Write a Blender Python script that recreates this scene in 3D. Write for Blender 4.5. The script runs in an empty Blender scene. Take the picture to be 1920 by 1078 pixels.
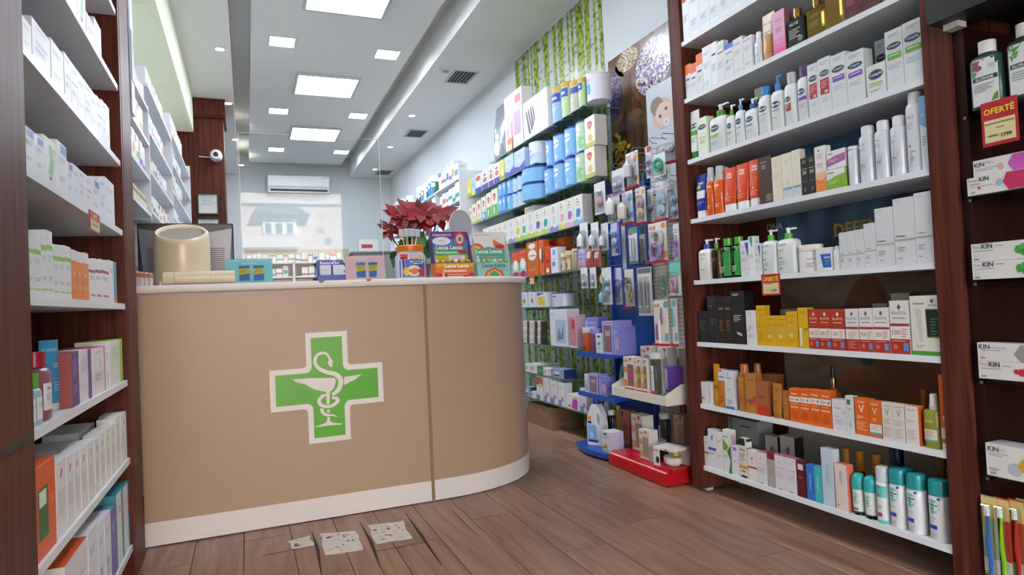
import bpy, math, random
import numpy as np
from mathutils import Matrix, Vector
random.seed(7)
scene = bpy.context.scene
C = scene.collection

# ---------------------------------------------------------------- camera
F_PX, CX, CY, CAM_H = 1217.25, 960.0, 539.0, 1.0          # measured for a 1920 x 1078 frame
D1 = np.array([-0.37771912, 0.03875991, 0.92510861])      # world +Y (into the shop) seen from the camera (right, down, forward)
D2 = np.array([0.92475811, -0.0342503, 0.37901102])       # world +X
UP = np.array([-0.04637568, -0.9986614, 0.02290655])      # world +Z
cam_data = bpy.data.cameras.new('camera')
cam = bpy.data.objects.new('camera', cam_data)
C.objects.link(cam)
cam_data.sensor_width = 36.0
cam_data.lens = 36.0 * F_PX / 1920.0
cam_data.clip_start = 0.05
right = Vector((D2[0], D1[0], UP[0])); down = Vector((D2[1], D1[1], UP[1])); fwd = Vector((D2[2], D1[2], UP[2]))
m = Matrix.Identity(4)
for i in range(3):
    m[i][0] = right[i]; m[i][1] = -down[i]; m[i][2] = -fwd[i]
m.translation = Vector((0, 0, CAM_H))
cam.matrix_world = m
scene.camera = cam

# ---------------------------------------------------------------- sky, sun, exposure
world = bpy.data.worlds.new('world'); scene.world = world; world.use_nodes = True
wn = world.node_tree.nodes; wl = world.node_tree.links
sky = wn.new('ShaderNodeTexSky'); sky.sky_type = 'HOSEK_WILKIE'; sky.turbidity = 3.0
sky.sun_direction = Vector((0.25, 0.75, 0.62)).normalized()
wl.new(sky.outputs[0], wn['Background'].inputs[0]); wn['Background'].inputs[1].default_value = 1.6
sun_d = bpy.data.lights.new('sun', 'SUN'); sun_d.energy = 25.0; sun_d.angle = 0.01; sun_d.color = (1.0, 0.98, 0.95)
sun = bpy.data.objects.new('sun', sun_d); C.objects.link(sun)
sun.rotation_euler = Vector((0.25, 0.75, 0.62)).to_track_quat('Z', 'Y').to_euler()   # over the roof of the shop, onto the houses across the street
PANEL_W, SMALL_W, SPOT_W, FASCIA_W = 19.0, 19.0, 40.0, 0.10     # emission of the ceiling lamps and of the fascia glass
scene.view_settings.view_transform = 'Standard'
scene.view_settings.look = 'None'
scene.view_settings.gamma = 1.0
scene.view_settings.exposure = 1.0
scene.view_settings.use_curve_mapping = False

# ---------------------------------------------------------------- measuring: a point of the photograph on a known plane of the shop
def at(px, py, X=None, Y=None, Z=None):
    c = np.array([px - CX, py - CY, F_PX]); r = np.array([c @ D2, c @ D1, c @ UP])
    t = X / r[0] if X is not None else (Y / r[1] if Y is not None else (Z - CAM_H) / r[2])
    p = r * t; return Vector((p[0], p[1], p[2] + CAM_H))
def y_on(px, X, Z):
    k = (px - CX) / F_PX; z = Z - CAM_H
    return -(X * (D2[0] - k * D2[2]) + z * (UP[0] - k * UP[2])) / (D1[0] - k * D1[2])
def x_on(px, Y, Z):
    k = (px - CX) / F_PX; z = Z - CAM_H
    return -(Y * (D1[0] - k * D1[2]) + z * (UP[0] - k * UP[2])) / (D2[0] - k * D2[2])
def z_on(py, X, Y):
    k = (py - CY) / F_PX
    return CAM_H - (X * (D2[1] - k * D2[2]) + Y * (D1[1] - k * D1[2])) / (UP[1] - k * UP[2])

# ---------------------------------------------------------------- materials
def lin(h):
    out = []
    for i in (0, 2, 4):
        c = int(h[i:i + 2], 16) / 255.0
        out.append(c / 12.92 if c <= 0.04045 else ((c + 0.055) / 1.055) ** 2.4)
    return (*out, 1.0)
_mats = {}
def new_mat(name):
    mt = bpy.data.materials.new(name); mt.use_nodes = True
    return mt, mt.node_tree.nodes, mt.node_tree.links, mt.node_tree.nodes['Principled BSDF']
def M(h, rough=0.42, metal=0.0):
    key = (h, rough, metal)
    if key not in _mats:
        mt, n, l, b = new_mat('plain_' + h)
        b.inputs['Base Color'].default_value = lin(h); b.inputs['Roughness'].default_value = rough; b.inputs['Metallic'].default_value = metal
        _mats[key] = mt
    return _mats[key]
def glassy(h, rough=0.05, trans=1.0):
    key = ('g', h, rough, trans)
    if key not in _mats:
        mt, n, l, b = new_mat('clear_' + h)
        b.inputs['Base Color'].default_value = lin(h); b.inputs['Roughness'].default_value = rough
        b.inputs['Transmission Weight'].default_value = trans; b.inputs['IOR'].default_value = 1.33
        _mats[key] = mt
    return _mats[key]
def pane(h='ffffff', ior=1.5, rough=0.0):
    """Thin clear sheet: light passes straight through, the surface mirrors by Fresnel."""
    key = ('p', h, ior, rough)
    if key not in _mats:
        mt, n, l, b = new_mat('pane_' + h); n.remove(b)
        tr = n.new('ShaderNodeBsdfTransparent'); tr.inputs[0].default_value = lin(h)
        gl = n.new('ShaderNodeBsdfGlossy'); gl.inputs['Roughness'].default_value = rough
        fr = n.new('ShaderNodeFresnel'); ge = n.new('ShaderNodeNewGeometry'); mr = n.new('ShaderNodeMapRange')   # same mirror strength from both sides of the sheet
        mr.inputs['To Min'].default_value = ior; mr.inputs['To Max'].default_value = 1.0 / ior; l.new(ge.outputs['Backfacing'], mr.inputs[0]); l.new(mr.outputs[0], fr.inputs[0])
        mx = n.new('ShaderNodeMixShader'); l.new(fr.outputs[0], mx.inputs[0]); l.new(tr.outputs[0], mx.inputs[1]); l.new(gl.outputs[0], mx.inputs[2])
        l.new(mx.outputs[0], n['Material Output'].inputs[0]); _mats[key] = mt
    return _mats[key]
def emit(h, s):
    key = ('e', h, s)
    if key not in _mats:
        mt, n, l, b = new_mat('lit_' + h)
        b.inputs['Base Color'].default_value = lin(h); b.inputs['Emission Color'].default_value = lin(h); b.inputs['Emission Strength'].default_value = s
        _mats[key] = mt
    return _mats[key]
def noise_mat(key, h1, h2, scale=(1, 1, 1), nscale=5.0, detail=6.0, rough=0.45, per_object=0.0, lo=0.3, hi=0.7, bump=0.0, dist=0.0, coord='Object', spec=0.5):
    if key in _mats: return _mats[key]
    mt, n, l, b = new_mat(key)
    tc = n.new('ShaderNodeTexCoord'); mp = n.new('ShaderNodeMapping'); nz = n.new('ShaderNodeTexNoise'); rp = n.new('ShaderNodeValToRGB')
    mp.inputs['Scale'].default_value = scale; nz.inputs['Scale'].default_value = nscale; nz.inputs['Detail'].default_value = detail; nz.inputs['Distortion'].default_value = dist
    l.new(tc.outputs[coord], mp.inputs[0]); l.new(mp.outputs[0], nz.inputs['Vector']); l.new(nz.outputs['Fac'], rp.inputs[0])
    rp.color_ramp.elements[0].position = lo; rp.color_ramp.elements[1].position = hi
    rp.color_ramp.elements[0].color = lin(h1); rp.color_ramp.elements[1].color = lin(h2)
    out = rp.outputs[0]
    if per_object:
        oi = n.new('ShaderNodeObjectInfo'); ad = n.new('ShaderNodeVectorMath'); ad.operation = 'ADD'
        sc = n.new('ShaderNodeVectorMath'); sc.operation = 'SCALE'; cb = n.new('ShaderNodeCombineXYZ')
        for k in range(3): l.new(oi.outputs['Random'], cb.inputs[k])
        l.new(cb.outputs[0], sc.inputs[0]); sc.inputs['Scale'].default_value = 37.0
        l.new(mp.outputs[0], ad.inputs[0]); l.new(sc.outputs[0], ad.inputs[1]); l.new(ad.outputs[0], nz.inputs['Vector'])
        hs = n.new('ShaderNodeHueSaturation'); mr = n.new('ShaderNodeMapRange')
        mr.inputs['To Min'].default_value = 1 - per_object; mr.inputs['To Max'].default_value = 1 + per_object
        l.new(oi.outputs['Random'], mr.inputs[0]); l.new(mr.outputs[0], hs.inputs['Value']); l.new(out, hs.inputs['Color']); out = hs.outputs[0]
    l.new(out, b.inputs['Base Color']); b.inputs['Roughness'].default_value = rough; b.inputs['Specular IOR Level'].default_value = spec
    if bump:
        bp = n.new('ShaderNodeBump'); bp.inputs['Strength'].default_value = bump; bp.inputs['Distance'].default_value = 0.002
        l.new(nz.outputs['Fac'], bp.inputs['Height']); l.new(bp.outputs[0], b.inputs['Normal'])
    _mats[key] = mt; return mt
def specks(key, cols, scale=60.0, rough=0.4):
    """Random flecks of several colours (loose petals, seeds, leaves printed on a poster)."""
    if key in _mats: return _mats[key]
    mt, n, l, b = new_mat(key)
    tc = n.new('ShaderNodeTexCoord'); vo = n.new('ShaderNodeTexVoronoi'); vo.inputs['Scale'].default_value = scale
    sp = n.new('ShaderNodeSeparateColor'); rp = n.new('ShaderNodeValToRGB'); rp.color_ramp.interpolation = 'CONSTANT'
    l.new(tc.outputs['Object'], vo.inputs['Vector']); l.new(vo.outputs['Color'], sp.inputs[0]); l.new(sp.outputs[0], rp.inputs[0])
    cr = rp.color_ramp
    for i, h in enumerate(cols):
        e = cr.elements[i] if i < 2 else cr.elements.new(i / len(cols))
        e.position = i / len(cols); e.color = lin(h)
    l.new(rp.outputs[0], b.inputs['Base Color']); b.inputs['Roughness'].default_value = rough
    _mats[key] = mt; return mt

WOOD = noise_mat('dark_wood', '41201a', '68382b', scale=(14, 14, 0.7), nscale=3.0, rough=0.42, dist=0.6, spec=0.1)
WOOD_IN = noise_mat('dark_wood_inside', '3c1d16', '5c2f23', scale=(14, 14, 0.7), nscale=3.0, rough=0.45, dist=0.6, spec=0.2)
WOOD_CAB = noise_mat('cabinet_wood', '200f0c', '321811', scale=(14, 14, 0.7), nscale=3.0, rough=0.35, dist=0.6, spec=0.25)
PLANK = noise_mat('laminate', '775744', 'a07e66', scale=(9, 0.8, 9), nscale=3.0, detail=8, rough=0.36, per_object=0.09, dist=0.8, bump=0.05)
SHELF = M('dfe3e6', 0.35); WALL = M('cdd4d7', 0.75); CEIL = M('ebedeb', 0.85); CEIL2 = M('e9ecea', 0.85)

# ---------------------------------------------------------------- mesh helpers
class MB:
    def __init__(s): s.v = []; s.f = []; s.m = []; s.mats = []
    def mi(s, mat):
        if mat not in s.mats: s.mats.append(mat)
        return s.mats.index(mat)
    def add(s, vs, fs, mat):
        o = len(s.v); k = s.mi(mat); s.v += [tuple(p) for p in vs]
        for f in fs: s.f.append(tuple(i + o for i in f)); s.m.append(k)
        return s
    def box(s, x0, x1, y0, y1, z0, z1, mat, skip=()):
        v = [(x0, y0, z0), (x1, y0, z0), (x1, y1, z0), (x0, y1, z0), (x0, y0, z1), (x1, y0, z1), (x1, y1, z1), (x0, y1, z1)]
        f = {'b': (3, 2, 1, 0), 't': (4, 5, 6, 7), 'f': (0, 1, 5, 4), 'r': (1, 2, 6, 5), 'k': (2, 3, 7, 6), 'l': (3, 0, 4, 7)}
        return s.add(v, [q for k, q in f.items() if k not in skip], mat)
    def cbox(s, x0, x1, y0, y1, z0, z1, mat, c=0.004):
        """Box with chamfered upright edges and top rim."""
        def ring(i, z): return [(x0 + c, y0 + i, z), (x1 - c, y0 + i, z), (x1 - i, y0 + c, z), (x1 - i, y1 - c, z), (x1 - c, y1 - i, z), (x0 + c, y1 - i, z), (x0 + i, y1 - c, z), (x0 + i, y0 + c, z)]
        rs = [ring(0, z0), ring(0, z1 - c), [(min(max(x, x0 + c), x1 - c), min(max(y, y0 + c), y1 - c), z1) for x, y, z in ring(c, z1)]]
        return s.rings(rs, mat)
    def rings(s, rs, mat, cap=True):
        n = len(rs[0]); v = [p for r in rs for p in r]; f = []
        for i in range(len(rs) - 1):
            for j in range(n):
                k = (j + 1) % n; f.append((i * n + j, i * n + k, (i + 1) * n + k, (i + 1) * n + j))
        if cap: f.append(tuple(range(n - 1, -1, -1))); f.append(tuple(range((len(rs) - 1) * n, len(rs) * n)))
        return s.add(v, f, mat)
    def lathe(s, prof, mat, seg=18, x=0, y=0, cap=True):
        return s.rings([[(x + r * math.cos(2 * math.pi * j / seg), y + r * math.sin(2 * math.pi * j / seg), z) for j in range(seg)] for r, z in prof], mat, cap)
    def tube(s, pts, r, mat, seg=8):
        rs = []; P = [Vector(p) for p in pts]
        for i, p in enumerate(P):
            t = (P[min(i + 1, len(P) - 1)] - P[max(i - 1, 0)]).normalized()
            a = t.cross(Vector((0, 0, 1)) if abs(t.z) < 0.9 else Vector((1, 0, 0))).normalized(); b = t.cross(a)
            rr = r[i] if isinstance(r, (list, tuple)) else r
            rs.append([tuple(p + a * rr * math.cos(-2 * math.pi * j / seg) + b * rr * math.sin(-2 * math.pi * j / seg)) for j in range(seg)])
        return s.rings(rs, mat)
    def prism(s, pts, y0, y1, mat):
        """Outline in x,z (counter-clockwise seen from -y) given thickness along y."""
        n = len(pts); v = [(x, y0, z) for x, z in pts] + [(x, y1, z) for x, z in pts]
        f = [tuple(range(n)), tuple(range(2 * n - 1, n - 1, -1))] + [((i + 1) % n, i, i + n, (i + 1) % n + n) for i in range(n)]
        return s.add(v, f, mat)
    def build(s, name, parent=None, loc=None, rz=0.0, smooth=False, label=None, cat=None, group=None, kind=None):
        me = bpy.data.meshes.new(name); me.from_pydata(s.v, [], s.f)
        for mt in s.mats: me.materials.append(mt)
        me.polygons.foreach_set('material_index', s.m)
        if smooth: me.shade_smooth(); me.set_sharp_from_angle(angle=0.7)
        me.update()
        o = bpy.data.objects.new(name, me); C.objects.link(o)
        if parent: o.parent = parent
        if loc is not None: o.location = loc
        o.rotation_euler.z = rz
        return tag(o, label, cat, group, kind)
def tag(o, label=None, cat=None, group=None, kind=None):
    for k, v in (('label', label), ('category', cat), ('group', group), ('kind', kind)):
        if v: o[k] = v
    return o
def empty(name, loc, label=None, cat=None, group=None, rz=0.0, kind=None):
    o = bpy.data.objects.new(name, None); C.objects.link(o); o.location = loc; o.rotation_euler.z = rz; o.empty_display_size = 0.05
    return tag(o, label, cat, group, kind)
def bx(name, x0, x1, y0, y1, z0, z1, mat, parent=None, **k):
    return MB().box(x0, x1, y0, y1, z0, z1, mat).build(name, parent, **k)
def struct(name, x0, x1, y0, y1, z0, z1, mat):
    return bx(name, x0, x1, y0, y1, z0, z1, mat, kind='structure')
_txt = {}
def text_geo(s, bold=False):
    key = (s, bold)
    if key not in _txt:
        cu = bpy.data.curves.new('t', 'FONT'); cu.body = s; cu.size = 1.0; cu.resolution_u = 2
        if bold: cu.offset = 0.022
        o = bpy.data.objects.new('t', cu); me = bpy.data.meshes.new_from_object(o)
        v = np.array([tuple(p.co)[:2] for p in me.vertices]); f = [tuple(p.vertices) for p in me.polygons]
        bpy.data.objects.remove(o); bpy.data.curves.remove(cu); bpy.data.meshes.remove(me)
        lo, hi = v.min(0), v.max(0)
        _txt[key] = (v - (lo + hi) / 2, f, hi - lo)
    return _txt[key]
def text_on(mb, s, w, h, fn, mat, bold=False, rot=0, slant=0.0):
    """Letters scaled to fit w x h around the origin, each vertex put in place by fn(x, z)."""
    v, f, d = text_geo(s, bold)
    if rot: d = d[::-1]
    k = min(w / d[0], h / d[1])
    pts = [(p[0] * k + slant * p[1] * k, p[1] * k) for p in v]
    if rot: pts = [(-z * rot, x * rot) for x, z in pts]
    vs = [fn(x, z) for x, z in pts]
    mb.add(vs, f, mat)
ORD = 'first second third fourth fifth sixth seventh eighth ninth tenth eleventh twelfth thirteenth fourteenth fifteenth sixteenth seventeenth eighteenth nineteenth twentieth twenty-first twenty-second twenty-third twenty-fourth twenty-fifth twenty-sixth twenty-seventh twenty-eighth twenty-ninth thirtieth thirty-first thirty-second thirty-third thirty-fourth thirty-fifth'.split()
# ================================================================ the room
XR, XL, YB, YF = 2.43, -0.83, 11.4, -2.0
ZS, ZC, ZR = 3.30, 3.45, 3.62
floor = struct('floor', XL - 0.1, XR + 0.1, YF - 0.1, YB + 0.1, -0.12, -0.012, M('2a211c', 0.8))
PW, PL = 0.196, 1.28
pm = MB().cbox(-PW / 2 + 0.0012, PW / 2 - 0.0012, -PL / 2 + 0.0012, PL / 2 - 0.0012, -0.012, 0.0, PLANK, 0.0012)
proto = None; pk = 0
for i in range(17):
    x = XL + PW * (i + 0.5)
    if x > XR: break
    off = (i * 0.437) % 1.0 * PL
    y = 0.9 - off
    while y < YB:
        if y + PL / 2 > 1.2 and not (x < -0.35 and y > 3.0) and y < 9.5:
            if proto is None: proto = pm.build('plank', floor); o = proto
            else: o = proto.copy(); C.objects.link(o)
            o.location = (x, y, random.uniform(-0.0006, 0.0)); pk += 1
        y += PL
# worn glue patches, chipped joints
PATCH = noise_mat('glue_patch', 'd9d2c8', 'c2b8ac', nscale=30, rough=0.7)
BLOT = M('6b4a38', 0.7); CHIP = M('3a3129', 0.9)
def blob(cx, cy, rx, ry, z, mat, n=14, jit=0.25, mb=None):
    pts = []
    for j in range(n):
        a = 2 * math.pi * j / n; k = 1 + random.uniform(-jit, jit)
        pts.append((cx + rx * k * math.cos(a), cy + ry * k * math.sin(a)))
    (mb or MB()).add([(x, y, z) for x, y in pts] + [(x, y, z - 0.0006) for x, y in pts], [tuple(range(n))] + [((i), (i + n), (i + 1) % n + n, (i + 1) % n) for i in range(n)], mat)
for (a, b, c, d) in (((600, 1000), (668, 995), (680, 1032), (610, 1042)), ((690, 985), (755, 977), (772, 1010), (705, 1020)), ((542, 1015), (580, 1005), (588, 1022), (550, 1030))):
    q = [at(*p, Z=0) for p in (d, c, b, a)]
    mb = MB(); ring = []
    for i in range(4):
        p, r = q[i], q[(i + 1) % 4]
        for t in (0, 0.25, 0.5, 0.75): ring.append(p.lerp(r, t) + Vector((random.uniform(-0.006, 0.006), random.uniform(-0.006, 0.006), 0.0012)))
    n = len(ring); mb.add(ring + [v - Vector((0, 0, 0.0011)) for v in ring], [tuple(range(n))] + [(i, i + n, (i + 1) % n + n, (i + 1) % n) for i in range(n)], PATCH)
    p = mb.build('glue_patch', floor)
    mb = MB()
    for k in range(16 if a[0] != 542 else 4):
        s, t = random.uniform(0.12, 0.88), random.uniform(0.12, 0.88)
        c0 = q[0].lerp(q[1], s).lerp(q[3].lerp(q[2], s), t); r = random.uniform(0.002, 0.006) * (2.0 if k < 2 else 1)
        blob(c0.x, c0.y, r * 1.3, r, 0.0018, BLOT, 9, 0.3, mb)
    mb.build('wear_pattern', p)
for pts in ([(585, 998), (596, 1030), (603, 1078)], [(676, 980), (697, 1018), (712, 1060), (722, 1078)], [(760, 962), (790, 1003), (828, 1060)], [(842, 950), (868, 978), (897, 1005)]):
    w = [0.0015, 0.009, 0.0025, 0.0015] if pts[0][0] != 842 else [0.001, 0.003, 0.001]
    L = []; R = []
    for i, p in enumerate(pts):
        g = at(*p, Z=0); L.append((g.x - w[i], g.y, 0.0009)); R.append((g.x + w[i] * 0.7, g.y, 0.0009))
    n = len(pts)
    MB().add(L + R, [(i, i + n, i + n + 1, i + 1)[::-1] for i in range(n - 1)], CHIP).build('chipped_joint', floor)
for a, b in (((493, 1042), (583, 1025)), ((704, 1034), (795, 1018))):
    p, q = at(*a, Z=0), at(*b, Z=0)
    MB().add([(p.x, p.y - 0.003, 0.0009), (q.x, q.y - 0.003, 0.0009), (q.x, q.y + 0.003, 0.0009), (p.x, p.y + 0.003, 0.0009)], [(0, 1, 2, 3)], CHIP).build('chipped_joint', floor)

struct('wall_right', XR, XR + 0.15, YF, YB, 0, 3.9, WALL)
struct('wall_left', XL - 0.15, XL, YF, YB, 0, 3.9, WALL)
struct('wall_back', XL - 0.15, XR + 0.15, YB, YB + 0.15, 0, 3.9, WALL)
# street front behind the photographer: a wide glazed opening
OX0, OX1, OZ = -0.75, 1.27, 2.62
wf = empty('wall_front', (0, YF, 0), kind='structure')
for a in ((XL - 0.15, OX0, 0, 3.9), (OX1, XR + 0.15, 0, 3.9), (OX0, OX1, OZ, 3.9)):
    bx('wall_panel', a[0], a[1], -0.15, 0, a[2], a[3], WALL, wf)
# ceiling: lowered borders, recess, floating centre slab
ce = empty('ceiling', (0, 0, 3.9), kind='structure')
def cpart(n, x0, x1, y0, y1, z0, z1, mt): return bx(n, x0, x1, y0, y1, z0 - 3.9, z1 - 3.9, mt, ce)
cpart('recess_slab', XL - 0.15, XR + 0.15, YF - 0.15, YB + 0.15, ZR, 3.9, CEIL)
SX0, SX1, BX0, BX1 = 0.115, 1.56, -0.055, 1.72
cpart('border_panel', BX1, XR, YF, YB, ZS, ZR + 0.01, CEIL)
cpart('border_panel', XL, BX0, YF, YB, ZS, ZR + 0.01, CEIL)
cpart('centre_panel', SX0, SX1, YF, 11.17, ZC, ZC + 0.09, CEIL2)
cpart('slab_hanger', 0.3, 1.4, YF, 11.0, ZC + 0.09, ZR, CEIL2)

def light_panel(cx, cy, s, name, label, frame, watt, group, dx=None):
    e = empty(name, (cx, cy, ZC), label, 'ceiling light', group)
    sx = dx or s
    mb = MB(); t = frame; z0 = -0.03 if frame > 0.02 else -0.006
    for a in ((-sx - t, sx + t, -s - t, -s), (-sx - t, sx + t, s, s + t), (-sx - t, -sx, -s, s), (sx, sx + t, -s, s)):
        mb.box(a[0], a[1], a[2], a[3], z0, 0, M('c3c9cc', 0.4))
    mb.build('frame', e)
    bx('diffuser', -sx, sx, -s, s, z0 + 0.004, -0.0005, emit('eef4ff', watt), e)
pos = {}
for i, (a, b) in enumerate((((555, 175), (670, 152)), ((546, 263), (636, 243)), ((570, 18), (735, 0)))):
    p, q = at(*a, Z=ZC - 0.03), at(*b, Z=ZC - 0.03)
    cyy = (p.y + q.y) / 2 if i < 2 else p.y - 0.31
    light_panel((p.x + q.x) / 2 if i < 2 else 0.82, cyy, 0.30, 'panel_light', ['large square ceiling light panel, middle one of the row', 'large square ceiling light panel, farthest, above the wall air conditioner', 'large square ceiling light panel cut by the picture top'][i], 0.025, PANEL_W, 'large ceiling panels')
for k, y in enumerate((3.3,)):  # added lamp, out of view, continuing the row of large panels
    light_panel(0.82, y, 0.30, 'panel_light', 'added unseen square ceiling light panel above the ' + ['counter front', 'entrance floor'][k], 0.025, PANEL_W, 'large ceiling panels')
names = ['nearest', 'middle', 'farthest']
for sd, pts in (('left', ((529, 78), (522, 208), (518, 280))), ('right', ((726, 102), (671, 217), (640, 285)))):
    for i, p in enumerate(pts):
        g = at(*p, Z=ZC)
        light_panel(g.x, g.y, 0.105, 'square_downlight', f'small square ceiling downlight, {names[i]} of the {sd} row', 0.012, SMALL_W, 'small square downlights')
def spot(cx, cy, label, lit=True):
    e = empty('spotlight', (cx, cy, ZS), label, 'ceiling light', 'round recessed spotlights')
    MB().rings([[(r * math.cos(j * math.pi / 12), r * math.sin(j * math.pi / 12), z) for j in range(24)] for r, z in ((0.048, 0), (0.047, -0.006), (0.036, -0.008), (0.034, -0.001))], M('d8dcdd', 0.3), cap=False).build('trim_ring', e, smooth=True)
    MB().lathe([(0.034, -0.0005), (0.034, -0.004), (0.015, -0.005)][::-1], emit('fff6e6', SPOT_W) if lit else M('b9bdbd'), 16).build('lens', e)
lab = ['nearest', 'second', 'third', 'farthest']
for i, p in enumerate(((412, 91), (428, 193), (441, 261), (452, 309))):
    g = at(*p, Z=ZS); spot(g.x, g.y, f'round recessed spotlight above the left shelving, {lab[i]} of four')
for i, p in enumerate(((772, 216), (732, 275), (703, 317))):
    g = at(*p, Z=ZS); spot(g.x, g.y, f'round recessed spotlight in right ceiling border, {["nearest", "middle", "farthest"][i]} lit one')
g = at(836, 130, Z=ZS)
e = empty('smoke_detector', (g.x, g.y, ZS), 'round white ceiling fitting beside the nearest air vent', 'smoke detector')
MB().lathe([(0.05, -0.02), (0.065, -0.012), (0.068, 0)], M('d5d9d9', 0.4), 20).build('base_plate', e, smooth=True)
MB().lathe([(0.03, -0.028), (0.034, -0.02)], M('8b9092', 0.4), 16).build('sensor', e, smooth=True)
for i, (p, s) in enumerate((((865, 144), 0.16), ((780, 250), 0.16), ((720, 323), 0.16))):
    g = at(*p, Z=ZS)
    e = empty('air_vent', (g.x, g.y, ZS), f'dark slatted ceiling air vent, {names[i]} of the three', 'vent', 'ceiling vents')
    mb = MB(); a, b = 0.13, 0.19
    for q in ((-a, a, -b, -b + 0.022), (-a, a, b - 0.022, b), (-a, -a + 0.022, -b + 0.022, b - 0.022), (a - 0.022, a, -b + 0.022, b - 0.022)): mb.box(q[0], q[1], q[2], q[3], -0.008, 0, M('c4c9ca', 0.4))
    mb.build('frame', e); bx('duct', -a + 0.02, a - 0.02, -b + 0.02, b - 0.02, -0.002, -0.0005, M('1d1f20', 0.8), e)
    for k in range(6):
        x = -a + 0.04 + k * 0.036
        bx('slat', x, x + 0.012, -b + 0.022, b - 0.022, -0.007, -0.002, M('7f8586', 0.5), e)

# pale green glass fascia with a weak emission put in, over the left shelving, wooden column, back wall air conditioner
FG = emit('dfe6cf', FASCIA_W)
fa = empty('glass_fascia', (-0.45, 3.1, 2.93), 'pale green glass fascia above the white medicine shelves', 'fascia')
for k, (y0, y1) in enumerate(((0.0, 1.35), (1.36, 2.95), (2.96, 4.36))):
    bx('front_panel', -0.012, 0, y0, y1, 0.0, ZS - 2.93 - 0.001, FG, fa); bx('underside_panel', -0.37, -0.014, y0, y1, 0.0, 0.012, FG, fa)
struct('trim_1', XL + 0.0005, XL + 0.006, 3.1, 7.46, 2.45, 2.93, M('d6dcc6', 0.5))
col = empty('wood_column', (-0.3, 7.5, 0), 'tall reddish wood column at the end of the medicine shelves', 'column')
bx('shaft', -0.52, 0.135, 0, 0.5, 0.0, 3.1, WOOD, col); bx('capital', -0.52, 0.16, -0.03, 0.53, 3.1, ZS - 0.001, WOOD, col); bx('trim_rail', -0.15, 0.15, -0.045, -0.03, 3.12, 3.16, WOOD, col)
def frame_on(Y, a, b, label):
    p, q = at(*a, Y=Y), at(*b, Y=Y)
    e = empty('picture_frame', ((p.x + q.x) / 2, Y, q.z), label, 'picture frame', 'framed certificates')
    w, h, t = abs(q.x - p.x) / 2, p.z - q.z, 0.014; mb = MB()
    for r in ((-w, w, 0, t), (-w, w, h - t, h), (-w, -w + t, t, h - t), (w - t, w, t, h - t)): mb.box(r[0], r[1], -0.02, 0, r[2], r[3], M('1c1716', 0.4))
    mb.build('frame', e); bx('certificate', -w + t, w - t, -0.008, -0.001, t, h - t, M('cfd4d6', 0.25), e)
    mb = MB()
    for k in range(5): mb.box(-w * 0.6, w * (0.6 - 0.1 * (k % 3)), -0.0088, -0.008, h * (0.85 - 0.1 * k), h * (0.85 - 0.1 * k) + 0.006, M('8a9096'))
    mb.build('print', e)
frame_on(7.5, (369, 362), (411, 403), 'black framed certificate on the wood column, upper one')
frame_on(7.5, (369, 409), (413, 440), 'black framed certificate on the wood column, lower one')
p = at(405, 291, Y=7.38)
e = empty('security_camera', (p.x, 7.38, p.z), 'white dome security camera on the wood column', 'security camera')
mb = MB(); mb.rings([[(r * math.cos(j * math.pi / 10), y, r * math.sin(j * math.pi / 10)) for j in range(20)] for r, y in ((0.02, -0.05), (0.045, -0.042), (0.058, -0.015), (0.06, 0.06), (0.05, 0.119))], M('e6e8e8', 0.3)); mb.build('housing', e, smooth=True)
MB().rings([[(r * math.cos(j * math.pi / 10), y, r * math.sin(j * math.pi / 10)) for j in range(20)] for r, y in ((0.004, -0.056), (0.02, -0.054), (0.026, -0.048))], M('2b2f36', 0.1)).build('lens', e, smooth=True)
MB().tube([(-0.17, 0.11, 0.005), (-0.08, 0.112, 0.0), (-0.03, 0.1, 0)], 0.006, M('cfcfcf'), 6).build('cable', e)
p, q = at(500, 327, Y=11.2), at(620, 362, Y=11.2)
e = empty('air_conditioner', ((p.x + q.x) / 2, 11.2, q.z), 'white wall air conditioner on the back wall', 'air conditioner')
w, h = (q.x - p.x) / 2, p.z - q.z
MB().cbox(-w, w, 0.0, 0.195, 0, h, M('dfe4e6', 0.3), 0.03).build('body', e, smooth=True)
bx('front_panel', -w + 0.02, w - 0.02, -0.012, 0, h * 0.36, h * 0.96, M('e4e8ea', 0.25), e)
bx('outlet', -w + 0.05, w - 0.05, -0.004, 0, h * 0.06, h * 0.16, M('42484c', 0.6), e)
bx('louver', -w + 0.05, w - 0.05, -0.03, -0.005, h * 0.17, h * 0.33, M('c7ced2', 0.4), e)
bx('badge', w - 0.14, w - 0.04, -0.014, -0.012, h * 0.85, h * 0.9, M('9aa2a8', 0.3), e)
# ---------------------------------------------------------------- the street, seen mirrored in the acrylic screen
YST = -9.0
struct('ground', -14, 14, -9.5, YF - 0.16, -0.2, -0.02, M('a5a09a', 0.9))
def mir(px, py, Y=YST):
    p = at(px, py, Y=2 * 3.56 - Y); return p
fac = empty('street_house', (0, YST, 0), 'sunlit cream house across the street, mirrored in the acrylic screen', 'building')
PINK = noise_mat('stucco', 'e6c9b9', 'eed7ca', nscale=2.0, rough=0.9)
bx('wall_panel', -0.4, 2.6, -0.3, 0, 0, 4.6, PINK, fac); bx('upper_wall', -0.4, 2.6, -0.3, -0.001, 4.601, 8.0, M('f0f2f4', 0.9), fac)
for k, (x0, x1) in enumerate(((-9.0, -0.41), (2.61, 9.0))):
    nb = empty('street_house', (0, YST, 0), 'white house across the street, ' + ['left', 'right'][k] + ' neighbour of the cream one', 'building')
    bx('wall_panel', x0, x1, -0.3, -0.02, 0, 8.2, M('f0f3f7', 0.9), nb)
    for j in range(3): bx('window_pane', x0 + 1.2 + 2.2 * j, x0 + 2.2 + 2.2 * j, -0.019, 0.0, 3.0, 4.6, M('5a6a72', 0.2), nb)
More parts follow.
